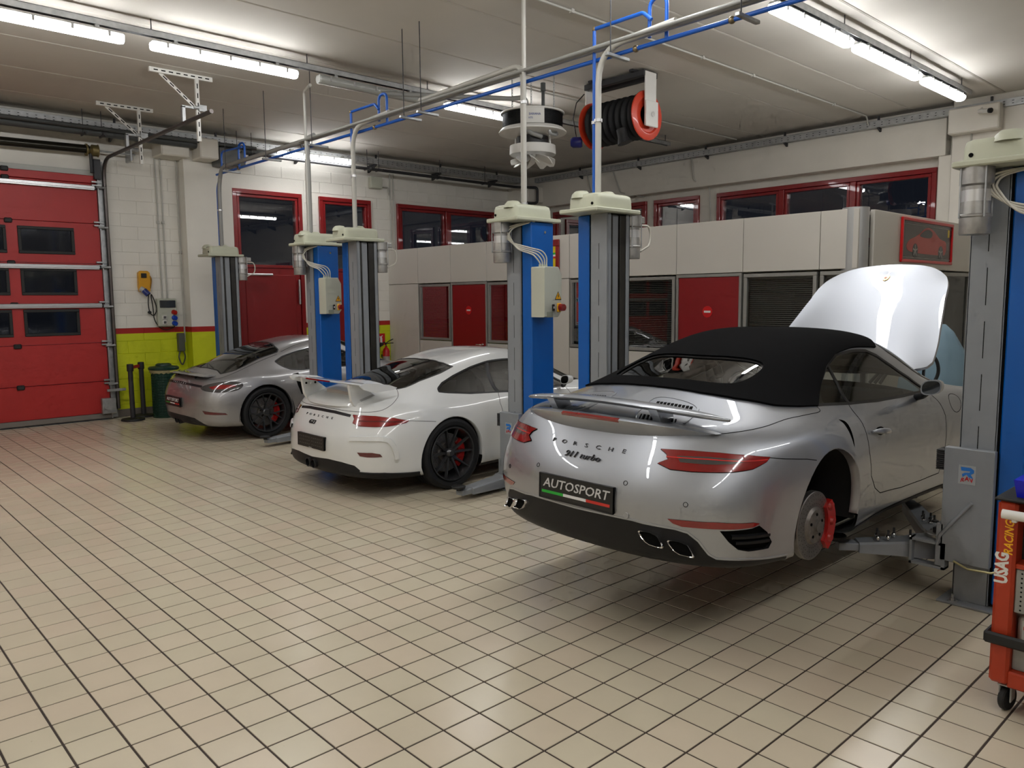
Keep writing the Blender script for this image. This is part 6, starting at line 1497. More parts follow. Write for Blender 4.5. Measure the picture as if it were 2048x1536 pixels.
va = math.atan2(CAM.y - 5.2, CAM.x - 5.06) + 0.05
pp = [((R_ + 0.002) * math.cos(va + t), (R_ + 0.002) * math.sin(va + t)) for t in np.linspace(-0.32, 0.32, 9)]
pm = MB(); pm.add([(x, y, z) for z in (0.40, 0.585) for x, y in pp], [(i, i + 1, 10 + i, 9 + i) for i in range(8)]); po = pm.obj('connection_plate', WHITEP, fh, smooth=60)
M = frame_m(((R_ + 0.004) * math.cos(va + 0.02), (R_ + 0.004) * math.sin(va + 0.02), 0.50), (-math.sin(va), math.cos(va), 0), Z)
text_mesh('maker_print', 'SABIANA', 0.036, mat('print_blue', srgb(30, 60, 150), 0.4), po, M, extrude=0.0006); text_mesh('model_print', 'HTS', 0.03, mat('print_blue', srgb(30, 60, 150), 0.4), po, M @ Matrix.Translation((-0.05, -0.045, 0)), extrude=0.0006)
MB().lathe([(0.0, 0.31), (0.20, 0.30), (0.20, 0.21), (0.0, 0.20)], (0, 0, 0), Z, 28).obj('fan_motor', mat('motor_black', (0.02, 0.02, 0.02), 0.5), fh, smooth=30)
for k in range(4):
    a = k * PI / 2 + 0.4; MB().cyl((0.23 * math.cos(a), 0.23 * math.sin(a), 0.33), (0.24 * math.cos(a), 0.24 * math.sin(a), 0.17), 0.012, n=8).obj('support_leg', WHITEP, fh)
MB().lathe([(0.285, 0.19), (0.29, 0.19), (0.295, 0.10), (0.292, 0.08), (0.286, 0.08), (0.285, 0.19)], (0, 0, 0), Z, 40).obj('fan_shroud', WHITEP, fh, smooth=30)
for k in range(8):
    a = 2 * PI * k / 8
    bl_ = []
    for r, tw, w, dz in ((0.06, 0.9, 0.05, 0.0), (0.14, 0.8, 0.09, -0.02), (0.22, 0.7, 0.12, -0.045), (0.27, 0.65, 0.10, -0.06), (0.285, 0.6, 0.04, -0.06)):
        c, s = math.cos(a), math.sin(a); e = Vector((-s, c, 0)); o = Vector((c * r, s * r, 0.07 + dz))
        t = e * math.cos(tw) * w - Vector((0, 0, 1)) * math.sin(tw) * w
        nn = e * math.sin(tw) * 0.004 + Vector((0, 0, 1)) * math.cos(tw) * 0.004
        bl_.append([o - t * 0.3 + nn, o + t + nn, o + t - nn, o - t * 0.3 - nn])
    loft('fan_blade', bl_, WHITEP, fh, smooth=50)
for k in range(3):
    a = va + PI + k * 2.1; ch = MB(); x, y = 0.30 * math.cos(a), 0.30 * math.sin(a); z = 0.60; q = 0
    while z < ZC - 3.55 - 0.03:
        rg = [(x + (0.010 * math.cos(t) if q % 2 else 0), y + (0 if q % 2 else 0.010 * math.cos(t)), z + 0.02 + 0.022 * math.sin(t)) for t in np.linspace(0, 2 * PI, 9)[:-1]]
        ch.tube(rg, 0.004, 5, closed=True); z += 0.034; q += 1
    tag(ch.obj('chain', GALV, fh, smooth=60), kind='stuff')
hp = pipe('heating_pipe', [(3.35, 6.05, 4.27), (4.72, 5.20, 4.27), (4.78, 5.02, 4.27), (4.78, 5.02, 3.86), (5.0, 4.98, 3.82)], 0.028, mat('grey_conduit', srgb(150, 150, 146), 0.4), 'grey heating pipe bending down into the fan heater', rad=0.10, n=12)
pipe('heating_pipe', [(5.02, 4.86, 3.93), (5.02, 4.86, 3.84), (5.16, 4.86, 3.84), (5.2, 4.95, 3.93)], 0.022, GALV, 'short bent connector under the fan heater rim', rad=0.04)
vv = MB(); vv.cyl((0, 0, 0), (0, 0, 0.22), 0.022, n=10); vv.cyl((0, 0, 0.20), (0, 0, 0.30), 0.032, n=10); vo = empty('pipe_valve', (4.98, 4.93, 4.15)); tag(vo, 'grey valve on top of the fan heater', 'valve'); vv.obj('valve_body', PIPED, vo)
# exhaust hose reel
hx, hy0, hy1, hz = 5.95, 4.05, 4.98, 4.06
hr = empty('hose_reel', (hx, hy0, hz)); tag(hr, 'ceiling reel of black exhaust hose with orange-red side discs', 'hose reel')
L = hy1 - hy0
ORED = mat('orange_red_disc', srgb(206, 62, 36), 0.35, coat=0.3)
for y, s in ((0.03, -1), (L - 0.03, 1)):
    MB().lathe([(0.0, 0.0), (0.20, 0.0), (0.22, 0.02), (0.235, 0.02), (0.295, 0.005), (0.30, 0.0), (0.30, -0.01), (0.0, -0.01)], (0, y, 0), (0, s, 0), 40).obj('side_disc', ORED, hr, smooth=30)
MB().cyl((0, 0.03, 0), (0, L - 0.03, 0), 0.13, n=28).obj('drum', ORED, hr, smooth=30)
HOSE = mat('exhaust_hose', (0.014, 0.014, 0.015), 0.62)
nt_ = 8
for k in range(nt_):
    y0 = 0.07 + k * (L - 0.14) / nt_; w = (L - 0.14) / nt_
    prof = []
    for i in range(13):
        t = i / 12; prof.append((0.165 + 0.105 * math.sin(PI * t) ** 0.6, y0 + w * t))
    h = MB().lathe(prof, (0, 0, 0), (0, 1, 0), 36).obj('hose_coil', HOSE, hr, smooth=60)
    rb = MB()
    for i in range(3, 10):
        t = i / 12; rr = 0.165 + 0.105 * math.sin(PI * t) ** 0.6
        rb.lathe([(rr, y0 + w * t - 0.004), (rr + 0.005, y0 + w * t), (rr, y0 + w * t + 0.004)], (0, 0, 0), (0, 1, 0), 36)
    tag(rb.obj('hose_ribs', HOSE, h, smooth=60), kind='stuff')
MB().tube([(-0.20, 0.26, -0.16), (-0.20, 0.24, -0.26), (-0.19, 0.22, -0.33)], [0.075, 0.07, 0.095], 16).obj('hose_end', HOSE, hr, smooth=60)
fm = MB(); fm.cbox(-0.14, -0.06, -0.02, L + 0.02, ZC - hz - 0.09, ZC - hz - 0.02, 0.004); fm.cbox(0.06, 0.14, -0.02, L + 0.02, ZC - hz - 0.09, ZC - hz - 0.02, 0.004); fm.cbox(-0.2, 0.2, 0.1, 0.16, ZC - hz - 0.03, ZC - hz, 0.004); fm.cbox(-0.2, 0.2, L - 0.16, L - 0.1, ZC - hz - 0.03, ZC - hz, 0.004); fm.obj('ceiling_frame', DARKST, hr)
for y in (-0.03, L + 0.01):
    MB().cbox(-0.11, 0.11, y, y + 0.02, -0.14, ZC - hz - 0.03, 0.006).obj('end_bracket', WHITEP, hr)
MB().cbox(-0.12, 0.12, -0.055, -0.03, -0.15, 0.16, 0.008).obj('bearing_plate', WHITEP, hr); MB().cyl((0, -0.07, 0), (0, -0.05, 0), 0.03, n=14).obj('axle_nut', CHROME_A, hr)
MB().lathe([(0.0, 0.0), (0.06, 0.0), (0.07, 0.02), (0.07, 0.12), (0.05, 0.15), (0.0, 0.15)], (-0.14, L + 0.05, -0.20), (-0.6, 0.8, 0), 20).obj('reel_motor', mat('motor_blue', srgb(24, 30, 110), 0.35), hr, smooth=40)
MB().tube([(-0.20, L + 0.1, -0.14), (-0.24, L + 0.12, 0.1), (-0.2, L + 0.1, 0.3), (-0.1, L + 0.05, 0.42)], 0.008, 6).obj('motor_cable', BLACKR, hr, smooth=60)
# white slotted brackets holding the door track
def ceil_bracket(y, label):
    r = empty('ceiling_bracket', (1.32, y, ZC)); tag(r, label, 'bracket', 'white slotted ceiling brackets')
    m = MB(); m.cbox(0, 0.76, -0.02, 0.02, -0.055, 0.0, 0.003); bo = m.obj('top_bar', WHITEP, r)
    for k in range(8): MB().box(0.05 + k * 0.088, 0.10 + k * 0.088, -0.0208, -0.0195, -0.034, -0.02).obj('slot', GAP, bo)
    g = MB(); g.cbox(0.54, 0.585, -0.02, 0.02, -0.80, -0.05, 0.003); go_ = g.obj('drop_leg', WHITEP, r)
    for k in range(6): MB().box(0.556, 0.569, -0.0208, -0.0195, -0.74 + k * 0.115, -0.68 + k * 0.115).obj('slot', GAP, go_)
    d = Vector((0.555, 0, -0.40)) - Vector((0.13, 0, -0.045)); L_ = d.length; ang = math.atan2(d.z, d.x)
    M_ = Matrix.Translation((0.13, 0.022, -0.045)) @ Matrix.Rotation(-ang, 4, 'Y')
    s = MB().cbox(0, L_, -0.006, 0.006, -0.02, 0.02, 0.003, M=M_).obj('brace', WHITEP, r)
    for k in range(5): MB().box(0.05 + k * 0.1, 0.11 + k * 0.1, -0.0068, -0.0055, -0.007, 0.007, M=M_ @ Matrix.Translation((0, -0.0, 0))).obj('slot', GAP, s)
    c = MB(); c.cyl((0.50, -0.03, -0.40), (0.62, -0.03, -0.40), 0.022, n=12); c.cbox(0.56, 0.66, -0.05, -0.02, -0.44, -0.36, 0.004); c.cbox(0.36, 0.40, -0.03, 0.03, -0.62, -0.40, 0.003); c.cbox(0.36, 0.60, -0.03, 0.0, -0.42, -0.39, 0.003); c.obj('track_clamp', GALV, r)
ceil_bracket(7.90, 'white slotted ceiling bracket at the free end of the door track'); ceil_bracket(10.05, 'white slotted ceiling bracket nearer the block wall')
# small wall boxes and cameras
jb = empty('junction_box', (6.58, YL - 0.02, 3.98)); tag(jb, 'grey junction box high on the wall right of the red doors', 'junction box')
MB().cbox(-0.13, 0.13, -0.10, 0.01, 0.0, 0.22, 0.008).obj('box_body', BOXG, jb); MB().tube(arc_path([(0.12, -0.05, 0.05), (0.30, -0.05, 0.05), (0.33, -0.02, -0.1)], 0.05), 0.012, 8).obj('box_conduit', PVC, jb, smooth=60)
cm = empty('security_camera', (XR - 0.62, 1.62, 4.34)); tag(cm, 'small security camera under the tray at the far right pillar', 'camera')
MB().cyl((0.05, 0.05, 0), (-0.05, -0.10, -0.03), 0.03, n=14).obj('camera_body', WHITEP, cm, smooth=40); MB().cyl((-0.05, -0.10, -0.03), (-0.065, -0.13, -0.036), 0.034, n=14).obj('camera_hood', BLACKR, cm); MB().cyl((0.03, 0.03, 0.0), (0.15, 0.05, 0.06), 0.015, n=8).obj('camera_arm', WHITEP, cm)
# ================================================================== loose things
# barrier posts with a red belt
for (x, y), lb in (((1.74, 10.66), 'black belt barrier post nearer the red door'), ((2.0, 10.98), 'black belt barrier post closer to the yellow wall')):
    b = empty('barrier_post', (x, y, 0)); tag(b, lb, 'barrier', 'belt barriers')
    MB().lathe([(0.0, 0.0), (0.165, 0.0), (0.17, 0.008), (0.165, 0.03), (0.05, 0.045), (0.0, 0.045)], (0, 0, 0), Z, 32).obj('base', BLACKR, b, smooth=30)
    MB().cyl((0, 0, 0.03), (0, 0, 0.80), 0.036, n=18).obj('pole', DARKST, b, smooth=40)
    MB().lathe([(0.045, 0.76), (0.048, 0.77), (0.048, 0.855), (0.044, 0.87), (0.0, 0.872)], (0, 0, 0), Z, 20).obj('belt_head', BLACKR, b, smooth=40)
    if x < 1.9:
        MB().add([(0.03, 0.04, 0.79), (0.23, 0.29, 0.79), (0.23, 0.29, 0.84), (0.03, 0.04, 0.84), (0.033, 0.037, 0.79), (0.233, 0.287, 0.79), (0.233, 0.287, 0.84), (0.033, 0.037, 0.84)], [(0, 1, 2, 3), (4, 7, 6, 5), (0, 4, 5, 1), (3, 2, 6, 7)]).obj('belt', mat('belt_red', srgb(160, 24, 24), 0.6), b)
# green bin with a bag under the lid
bn = empty('waste_bin', (2.25, 10.70, 0)); tag(bn, 'round dark green mesh waste bin with lid by the yellow wall', 'bin')
GRN = mat('bin_green', srgb(14, 52, 40), 0.4)
MB().lathe([(0.0, 0.0), (0.19, 0.0), (0.195, 0.02), (0.185, 0.03), (0.185, 0.74)], (0, 0, 0), Z, 36).obj('bin_body', GRN, bn, smooth=30)
rb = MB()
for k in range(17): rb.lathe([(0.1855, 0.05 + k * 0.042), (0.192, 0.058 + k * 0.042), (0.1855, 0.066 + k * 0.042)], (0, 0, 0), Z, 36)
for k in range(30):
    a = 2 * PI * k / 30; rb.cyl((0.187 * math.cos(a), 0.187 * math.sin(a), 0.04), (0.187 * math.cos(a), 0.187 * math.sin(a), 0.74), 0.004, n=4, caps=False)
tag(rb.obj('mesh_ribs', GRN, bn, smooth=40), kind='stuff')
bg = MB(); n = 36; vs = []
for r, z, am in ((0.19, 0.70, 0.012), (0.212, 0.735, 0.008), (0.205, 0.765, 0.004)): vs += [(r * math.cos(2 * PI * i / n), r * math.sin(2 * PI * i / n), z + am * math.sin(i * 2.7)) for i in range(n)]
bg.add(vs, [(j * n + i, j * n + (i + 1) % n, (j + 1) * n + (i + 1) % n, (j + 1) * n + i) for j in range(2) for i in range(n)]); bg.obj('bin_liner', mat('liner_bag', srgb(170, 160, 120), 0.4), bn, smooth=60)
MB().lathe([(0.225, 0.755), (0.228, 0.785), (0.21, 0.80), (0.12, 0.815), (0.115, 0.835), (0.09, 0.85), (0.0, 0.852)], (0, 0, 0), Z, 36).obj('bin_lid', GRN, bn, smooth=40)
# yellow charging holder with cable
ch = empty('cable_holder', (2.17, YL - 0.02, 1.98)); tag(ch, 'yellow wall holder with hanging plug and cable', 'socket')
MB().prism([(-.075, .0), (.075, .0), (.09, .08), (.085, .30), (.05, .33), (-.05, .33), (-.085, .30), (-.09, .08)], 0.0, 0.08, lambda a, c, d: (a, -d, c)).obj('holder_body', mat('holder_yellow', srgb(222, 160, 20), 0.4), ch)
MB().cbox(-.05, .03, -0.10, -0.075, .22, .29, 0.006).obj('holder_slot', BLACKR, ch); MB().tube(smooth_poly([(.07, -.06, .27), (.10, -.08, .2), (.08, -.07, .05)], 6, closed=False), 0.012, 6).obj('holder_strap', mat('holder_dark_yellow', srgb(160, 110, 14), 0.5), ch, smooth=60)
pg = MB(); pg.cyl((-.02, -.09, .02), (.03, -.13, -.05), 0.045, n=14); pg.obj('blue_plug', mat('plug_blue', srgb(36, 50, 120), 0.35), ch, smooth=30); MB().cyl((-.06, -.06, .05), (-.02, -.09, .02), 0.042, n=14).obj('plug_collar', PVC, ch, smooth=30)
MB().tube(smooth_poly([(.03, -.13, -.05), (.03, -.10, -.2), (.06, -.06, -.33), (.12, -.05, -.38), (.17, -.05, -.28), (.13, -.06, -.12), (.09, -.07, -.05), (.11, -.06, -.25), (.13, -.05, -.45), (.20, -.05, -.57), (.30, -.05, -.62), (.42, -.05, -.58), (.47, -.05, -.52)], 8, closed=False), 0.008, 6).obj('cable', BLACKR, ch, smooth=60)
MB().sphere((.055, -.06, -.33), 0.024, 10, 8, (1.3, 1, 1)).obj('cable_adapter', BLACKR, ch, smooth=60)
# switch and socket box
eb = empty('distribution_box', (2.49, YL - 0.02, 1.42)); tag(eb, 'grey switch box with red and blue sockets on the block wall', 'electric box')
MB().cbox(-.15, .15, -.11, .01, .0, .45, 0.010).obj('enclosure', BOXG, eb); MB().cbox(-.12, .13, -.125, -.105, .30, .42, 0.008).obj('breaker_cover', mat('smoked_cover', (0.05, 0.055, 0.06), 0.15, coat=0.6), eb)
for k in range(2): sk = MB().cbox(-.09, -.02, -.125, -.108, .03 + k * .08, .10 + k * .08, 0.006).obj('wall_socket', WHITEP, eb); MB().cbox(-.075, -.035, -.128, -.124, .045 + k * .08, .085 + k * .08, 0.002).obj('socket_face', mat('socket_grey', srgb(90, 90, 88), 0.5), sk)
for z, nm, m_ in ((.23, 'red_socket', mat('socket_red', srgb(186, 36, 24), 0.35)), (.14, 'blue_socket', mat('socket_blue', srgb(20, 70, 190), 0.35)), (.05, 'blue_socket', mat('socket_blue', srgb(20, 70, 190), 0.35))):
    MB().lathe([(.038, 0.0), (.04, .02), (.034, .06), (.0, .065)], (.09, -.108, z), (0.25, -0.9, -0.2), 18).obj(nm, m_, eb, smooth=30)
ph = empty('wall_cable_hook', (2.70, YL - 0.03, 1.0)); tag(ph, 'grey box and looped cable hanging at the pillar corner', 'cable'); MB().cbox(-.05, .05, -.08, .02, .0, .30, 0.008).obj('hook_box', mat('dark_grey_box', srgb(86, 88, 80), 0.5), ph)
MB().tube(smooth_poly([(-.02, -.05, .02), (-.05, -.05, -.1), (.0, -.05, -.22), (.05, -.05, -.1), (.03, -.05, .0)], 8, closed=False), 0.012, 6).obj('loop_cable', mat('dark_grey_box', srgb(86, 88, 80), 0.5), ph, smooth=60)
# fire extinguisher and sign
fe = empty('fire_extinguisher', (6.68, YL - 0.14, 0.42)); tag(fe, 'red fire extinguisher with black horn below its wall sign', 'fire extinguisher')
FR = mat('extinguisher_red', srgb(190, 20, 24), 0.25, coat=0.6)
MB().lathe([(.0, .0), (.065, .0), (.07, .015), (.07, .38), (.055, .43), (.025, .455), (.025, .48), (.0, .48)], (0, 0, 0), Z, 24).obj('cylinder', FR, fe, smooth=35)
MB().lathe([(.0705, .10), (.0705, .28)], (0, 0, 0), Z, 24).obj('label_wrap', mat('ext_label', srgb(170, 164, 158), 0.4), fe, smooth=60)
hv = MB(); hv.tube([(0, 0, .48), (0, 0, .54), (.05, -.03, .58), (.13, -.06, .62)], 0.010, 8); hv.tube([(0, 0, .53), (.06, -.04, .54), (.13, -.07, .54)], 0.009, 8); hv.obj('lever', BLACKR, fe, smooth=60)
MB().tube(smooth_poly([(0, 0, .51), (-.06, -.03, .56), (-.12, -.05, .53)], 5, closed=False), 0.014, 8).obj('hose', BLACKR, fe, smooth=60); MB().lathe([(.02, 0), (.03, .02), (.055, .12), (.05, .12), (.0, .02)], (-.10, -.05, .53), (-1, -.2, -.1), 18).obj('horn', BLACKR, fe, smooth=40)
MB().cbox(-.03, .03, .06, .14, .25, .31, 0.004).obj('wall_bracket', BLACKR, fe)
sg = empty('wall_sign', (6.645, YL - 0.012, 0.92)); tag(sg, 'red and white fire extinguisher sign on the yellow wall', 'sign')
MB().cbox(-.10, .10, -.004, .003, 0, .23, 0.002).obj('sign_plate', mat('sign_red', srgb(205, 26, 28), 0.35), sg); MB().box(-.055, .075, -.006, -.004, .015, .215).obj('sign_field', mat('sign_red', srgb(205, 26, 28), 0.35), sg)
MB().prism([(-.02, .03), (.03, .03), (.03, .14), (.018, .16), (.045, .185), (.035, .195), (.005, .175), (-.05, .17), (-.06, .12), (-.045, .12), (-.035, .15), (-.01, .155), (-.02, .14)], 0.0062, 0.0075, lambda a, c, d: (a, -d, c)).obj('sign_symbol', WHITEP, sg)
MB().box(-.10, -.066, -.006, -.0045, .01, .22).obj('sign_strip', WHITEP, sg)
# posters on the office
ps = empty('framed_poster', (XO - 0.004, 6.78, 1.81)); tag(ps, 'tall yellow poster with tricolour top in dark red frame, behind the lift post', 'poster')
pf = MB(); w, h = 0.33, 0.92
for q in (rect(-w, w, h - .10, h), rect(-w, w, 0, .10), rect(-w, -w + .07, .10, h - .10), rect(w - .07, w, .10, h - .10)): pf.cbox(-0.03, 0.0, q[0][0], q[1][0], q[0][1], q[2][1], 0.005)
pf.obj('poster_frame', REDP, ps); MB().box(-.012, -.008, -w + .06, w - .06, .10, h - .10).obj('poster_print', mat('poster_yellow', srgb(226, 200, 30), 0.35), ps)
MB().box(-.010, -.006, -w + .06, w - .06, h - .24, h - .10).obj('poster_mount', mat('mount_dark', srgb(70, 30, 28), 0.5), ps)
for k, (z0_, m_) in enumerate(((h - .20, GREEN_P), (h - .23, WHITE_P), (h - .26, RED_P))): MB().box(-.0135, -.0115, -w + .06, w - .06, z0_ - .03, z0_).obj('tricolour_band', m_, ps)
p2 = empty('framed_poster', (8.78, YS - 0.004, 2.22)); tag(p2, 'framed picture of a red sports car in red frame on the office side', 'poster')
pf = MB(); w, h = 0.87, 0.54
for q in (rect(-w, w, h - .035, h), rect(-w, w, 0, .035), rect(-w, -w + .035, .035, h - .035), rect(w - .035, w, .035, h - .035)): pf.cbox(q[0][0], q[1][0], -0.03, 0.0, q[0][1], q[2][1], 0.005)
pf.obj('poster_frame', mat('poster_frame_red', srgb(190, 16, 20), 0.3), p2)
MB().box(-w + .03, w - .03, -.012, -.008, .03, h - .03).obj('poster_print', mat('poster_brown', srgb(66, 56, 50), 0.25, var=0.35, scale=3), p2)
for z_ in (.06, h - .075): MB().box(-w + .05, w - .05, -.0128, -.0118, z_, z_ + .006).obj('poster_line', mat('poster_line', srgb(150, 148, 140), 0.4), p2)
cs = smooth_poly([(-.70, .20), (-.62, .27), (-.45, .315), (-.30, .36), (-.12, .435), (.05, .45), (.22, .41), (.42, .33), (.62, .30), (.66, .24), (.64, .16), (.56, .12), (.10, .115), (-.30, .12), (-.62, .14)], 4)
MB().prism(cs, .0122, .0135, lambda a, c, d: (a, -d, c)).obj('picture_car', mat('picture_red', srgb(176, 44, 30), 0.3), p2)
MB().prism(smooth_poly([(-.28, .34), (-.12, .41), (.04, .425), (.14, .39), (.10, .33), (-.10, .32)], 4), .0135, .0142, lambda a, c, d: (a, -d, c)).obj('picture_window', mat('picture_dark', srgb(34, 30, 30), 0.3), p2)
for x in (-.42, .46):
    wh = MB().lathe([(0, .0145), (.088, .0145), (.088, .0122)], (x, 0, .15), (0, -1, 0), 24).obj('picture_wheel', mat('picture_dark', srgb(34, 30, 30), 0.3), p2)
    sp = MB()
    for k in range(5):
        a = PI / 2 + k * 2 * PI / 5; sp.prism([(x + .01 * math.cos(a + 1.57), .15 + .01 * math.sin(a + 1.57)), (x + .075 * math.cos(a + .12), .15 + .075 * math.sin(a + .12)), (x + .075 * math.cos(a - .12), .15 + .075 * math.sin(a - .12)), (x - .01 * math.cos(a + 1.57), .15 - .01 * math.sin(a + 1.57))], .0146, .0152, lambda u, c, d: (u, -d, c))
    sp.obj('picture_spokes', mat('picture_grey', srgb(160, 158, 150), 0.4), wh)
MB().box(.70, .76, -.0135, -.012, .36, .46).obj('picture_badge', mat('poster_yellow', srgb(226, 200, 30), 0.35), p2)
# red tool trolley
tt = empty('tool_trolley', (1.62, -1.117, 0)); tag(tt, 'orange-red tool trolley with white lettering at the right edge', 'tool trolley')
TR = mat('trolley_orange_red', srgb(176, 56, 26), 0.4, var=0.05, scale=6); TG = mat('trolley_grey', srgb(150, 150, 144), 0.45, var=0.08, scale=8)
DW, DX = 0.72, 0.46
for y0 in (0.0, -DW + 0.075):
    MB().cbox(0.0, DX, y0 - 0.075, y0, 0.135, 0.94, 0.012).obj('side_panel', TR, tt)
MB().cbox(0.004, DX - 0.004, -DW + 0.07, -0.07, 0.127, 0.20, 0.006).obj('bottom_rail', TR, tt); MB().cbox(-0.01, DX + 0.01, -DW - 0.01, 0.012, 0.94, 0.955, 0.006).obj('top_tray', BLACKR, tt)
MB().cbox(0.01, DX, -DW + 0.075, -0.075, 0.655, 0.675, 0.004).obj('shelf', TR, tt)
MB().box(0.10, DX - 0.01, -DW + 0.075, -0.075, 0.675, 0.93).obj('shelf_back', BLACKR, tt)
pb = MB().cbox(0.02, DX, -DW + 0.076, -0.076, 0.46, 0.652, 0.004).obj('perforated_panel', TG, tt)
ho = MB()
for i in range(24):
    for j in range(9): ho.cyl((0.0192, -0.10 - i * 0.0235, 0.475 + j * 0.02), (0.0205, -0.10 - i * 0.0235, 0.475 + j * 0.02), 0.004, n=6)
tag(ho.obj('panel_holes', GAP, pb), kind='stuff')
MB().cbox(0.04, DX, -DW + 0.076, -0.076, 0.20, 0.30, 0.004).obj('lower_drawer', TG, tt)
bt = MB(); bt.tube(arc_path([(DX, 0.018, 0.345), (-0.022, 0.018, 0.345), (-0.022, -DW - 0.02, 0.325), (DX, -DW - 0.02, 0.325)], 0.05), 0.012, 8)
bm_ = MB(); bm_.cbox(-0.03, -0.008, -DW - 0.02, 0.02, 0.315, 0.365, 0.008); bm_.cbox(-0.02, DX, 0.0, 0.022, 0.315, 0.365, 0.008); bm_.obj('rubber_bumper', BLACKR, tt)
MB().cyl((-0.045, -0.03, 0.895), (-0.045, -DW + 0.02, 0.895), 0.020, n=16).obj('push_handle', WHITEP, tt, smooth=40); MB().cyl((-0.045, -0.029, 0.895), (-0.045, -0.0285, 0.895), 0.008, n=10).obj('handle_bolt', GAP, tt)
MB().cbox(-0.05, 0.0, -0.085, -0.065, 0.865, 0.885, 0.003).obj('handle_bracket', WHITEP, tt)
for x, y in ((0.06, -0.06), (0.06, -DW + 0.06), (DX - 0.06, -0.06), (DX - 0.06, -DW + 0.06)):
    cs_ = MB(); cs_.cbox(x - 0.03, x + 0.03, y - 0.025, y - 0.018, 0.05, 0.128, 0.003); cs_.cbox(x - 0.03, x + 0.03, y + 0.018, y + 0.025, 0.05, 0.128, 0.003); cs_.cbox(x - 0.035, x + 0.035, y - 0.03, y + 0.03, 0.118, 0.128, 0.003); co_ = cs_.obj('caster', GALV, tt)
    MB().lathe([(0.0, -0.014), (0.05, -0.014), (0.055, -0.008), (0.055, 0.008), (0.05, 0.014), (0.0, 0.014)], (x + 0.01, y, 0.055), (0.25, 1, 0), 24).obj('caster_wheel', BLACKR, co_, smooth=30)
M = frame_m((-0.0012, -0.0375, 0.65), (0, 0, 1), (0, 1, 0)); text_mesh('trolley_lettering', 'USAG', 0.068, WHITEP, tt, M @ Matrix.Translation((0.0, 0.008, 0)), extrude=0.0006, bold=0.003, xs=0.78)
M = frame_m((-0.0012, -0.042, 0.765), (0, 0, 1), (0, 1, 0)); text_mesh('trolley_lettering', 'RACING', 0.046, YEL, tt, M @ Matrix.Translation((0.02, -0.008, 0)), extrude=0.0006, bold=0.001, shear=0.25, xs=0.86)
bx_ = empty('storage_box', (1.66, -1.155, 0.955)); tag(bx_, 'bright blue plastic box on top of the tool trolley', 'box')
BB = mat('box_blue', srgb(16, 26, 190), 0.35); secs = [[(a, b_, z) for a, b_ in ((-s_, 0.04 + s_ - 0.06), (0.16 + s_, 0.04 + s_ - 0.06), (0.16 + s_, -0.26 - s_), (-s_, -0.26 - s_))] for s_, z in ((0.0, 0.0), (0.012, 0.075))]
loft('box_walls', secs, BB, bx_, smooth=20)
cn = empty('cleaner_can', (1.66, -1.262, 0.0)); tag(cn, 'white plastic canister with red mark standing in the trolley', 'canister')
cn.location = (1.664, -1.258, 0.30); MB().cbox(0.0, 0.12, -0.11, 0.055, 0.0, 0.145, 0.02).obj('can_body', mat('can_white', srgb(190, 188, 180), 0.45, var=0.1, scale=12), cn, smooth=40); MB().cbox(-0.001, 0.003, -0.09, 0.03, 0.085, 0.10, 0.0005).obj('can_mark', mat('mark_red', srgb(200, 40, 24), 0.4), cn)
MB().cyl((0.06, -0.02, 0.145), (0.06, -0.02, 0.158), 0.025, n=14).obj('can_cap', WHITEP, cn)
pr = empty('paper_sheet', (1.655, -1.25, 0.205)); tag(pr, 'white paper label on the lower drawer of the trolley', 'paper'); MB().box(0.0, 0.002, -0.12, 0.0, 0.0, 0.09).obj('sheet', WHITEP, pr)
# clutter behind the open lid: black stand, hoses, covered machine
st = empty('hose_stand', (5.35, 1.05, 0)); tag(st, 'black tubular stand behind the open front lid', 'stand')
MB().tube(arc_path([(0, 0, 0), (0, 0, 1.62)], 0.01), 0.024, 8).obj('upright', DARKST, st, smooth=40); MB().cyl((0, 0, 1.60), (-0.15, 0.55, 1.60), 0.022, n=8).obj('cross_arm', DARKST, st); MB().cbox(-0.22, 0.1, -0.2, 0.2, 0, 0.04, 0.01).obj('stand_base', DARKST, st)
cvr = empty('covered_machine', (7.0, 0.95, 0)); tag(cvr, 'pale blue cloth draped over a tall machine beyond the open lid', 'machine cover')
secs = []
for s_, z in ((0.42, 0.02), (0.40, 0.5), (0.36, 0.9), (0.26, 1.2), (0.14, 1.42), (0.06, 1.50)):
    secs.append([((s_ * (1 + 0.06 * math.sin(i * 2.4 + z * 4)) * math.cos(2 * PI * i / 24)), (s_ * (1 + 0.06 * math.sin(i * 1.9)) * math.sin(2 * PI * i / 24)), z) for i in range(24)])
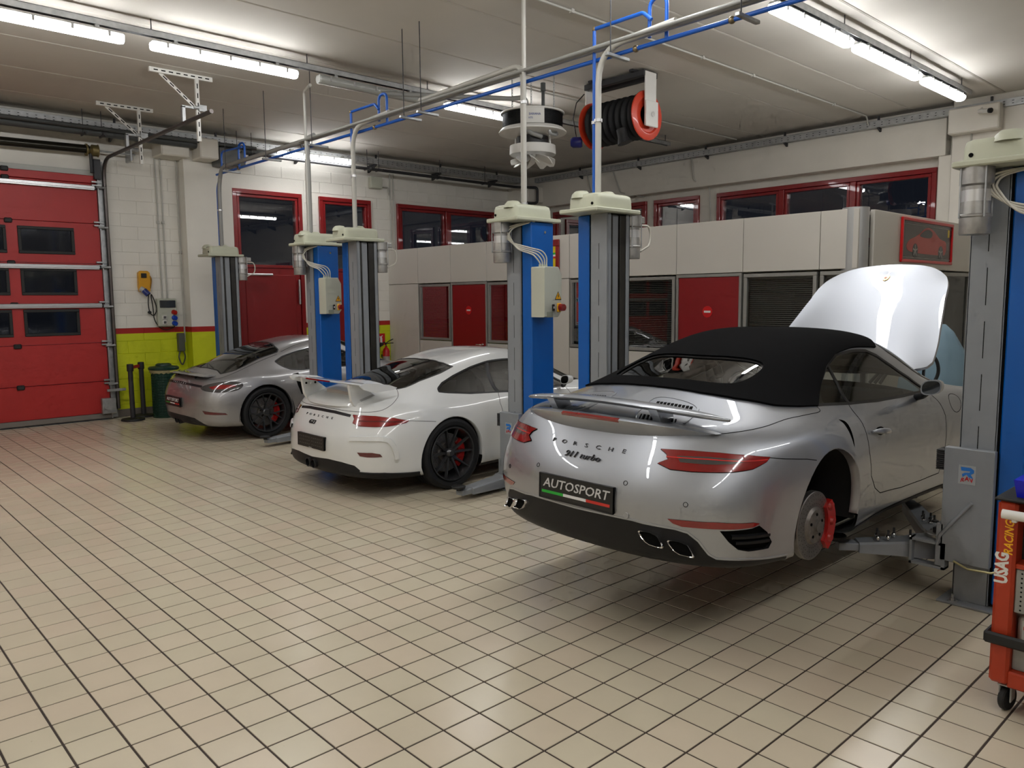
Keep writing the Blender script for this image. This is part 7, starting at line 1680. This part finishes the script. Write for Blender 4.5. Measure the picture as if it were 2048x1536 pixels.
loft('cloth', secs, mat('pale_blue_cloth', srgb(120, 146, 160), 0.8), cvr, smooth=60)
hs_ = empty('service_hoses', (5.75, 0.75, 0)); tag(hs_, 'black looped hoses and green fitting beside the front wing', 'hose')
for k in range(3): MB().tube(smooth_poly([(0.0, 0.3 + k * .05, 0.95), (0.1, 0.2, 1.15 + k * .03), (0.15, 0.0, 1.28 - k * .02), (0.2, -0.12, 1.22), (0.22, -0.15, 1.05), (0.15, -0.05, 0.85), (0.1, 0.1, 0.78 + .03 * k)], 8, closed=False), 0.016, 8).obj('hose_loop', BLACKR, hs_, smooth=60)
MB().cbox(0.0, 0.5, -0.35, 0.35, 0.0, 0.78, 0.03).obj('hose_cart', DARKST, hs_); MB().cbox(0.02, 0.2, -0.25, 0.1, 0.78, 0.86, 0.03).obj('green_fitting', mat('bright_green', srgb(40, 190, 40), 0.4), hs_)
# inside the office
od = empty('office_desk', (7.6, 9.6, 0)); tag(od, 'pale desk with papers seen through the first office window', 'desk')
MB().cbox(-0.4, 0.4, -0.9, 0.9, 0.72, 0.76, 0.006).obj('desk_top', mat('desk_wood', srgb(186, 172, 150), 0.5), od); MB().cbox(-0.35, 0.35, -0.85, -0.80, 0, 0.72, 0.004).obj('desk_leg', ALUG, od); MB().cbox(-0.35, 0.35, 0.80, 0.85, 0, 0.72, 0.004).obj('desk_leg', ALUG, od)
for k, (y, lb) in enumerate(((-0.3, 'stack of papers at the left of the office desk'), (0.25, 'stack of papers at the right of the office desk'))):
    q = MB().cbox(-0.25, 0.05, y - 0.12, y + 0.12, 0.0, 0.06, 0.004).obj('paper_stack', WHITEP, None); q.location = (7.6, 9.6, 0.76); tag(q, lb, 'papers')
cb_ = empty('office_cabinet', (10.2, 6.3, 0)); tag(cb_, 'dark cabinet deep inside the office', 'cabinet'); MB().cbox(-0.3, 0.3, -2.2, 2.2, 0, 1.9, 0.01).obj('cabinet_body', LINER, cb_); MB().cbox(-0.31, -0.29, -0.01, 0.01, 0.1, 1.8, 0.002).obj('door_line', GAP, cb_)
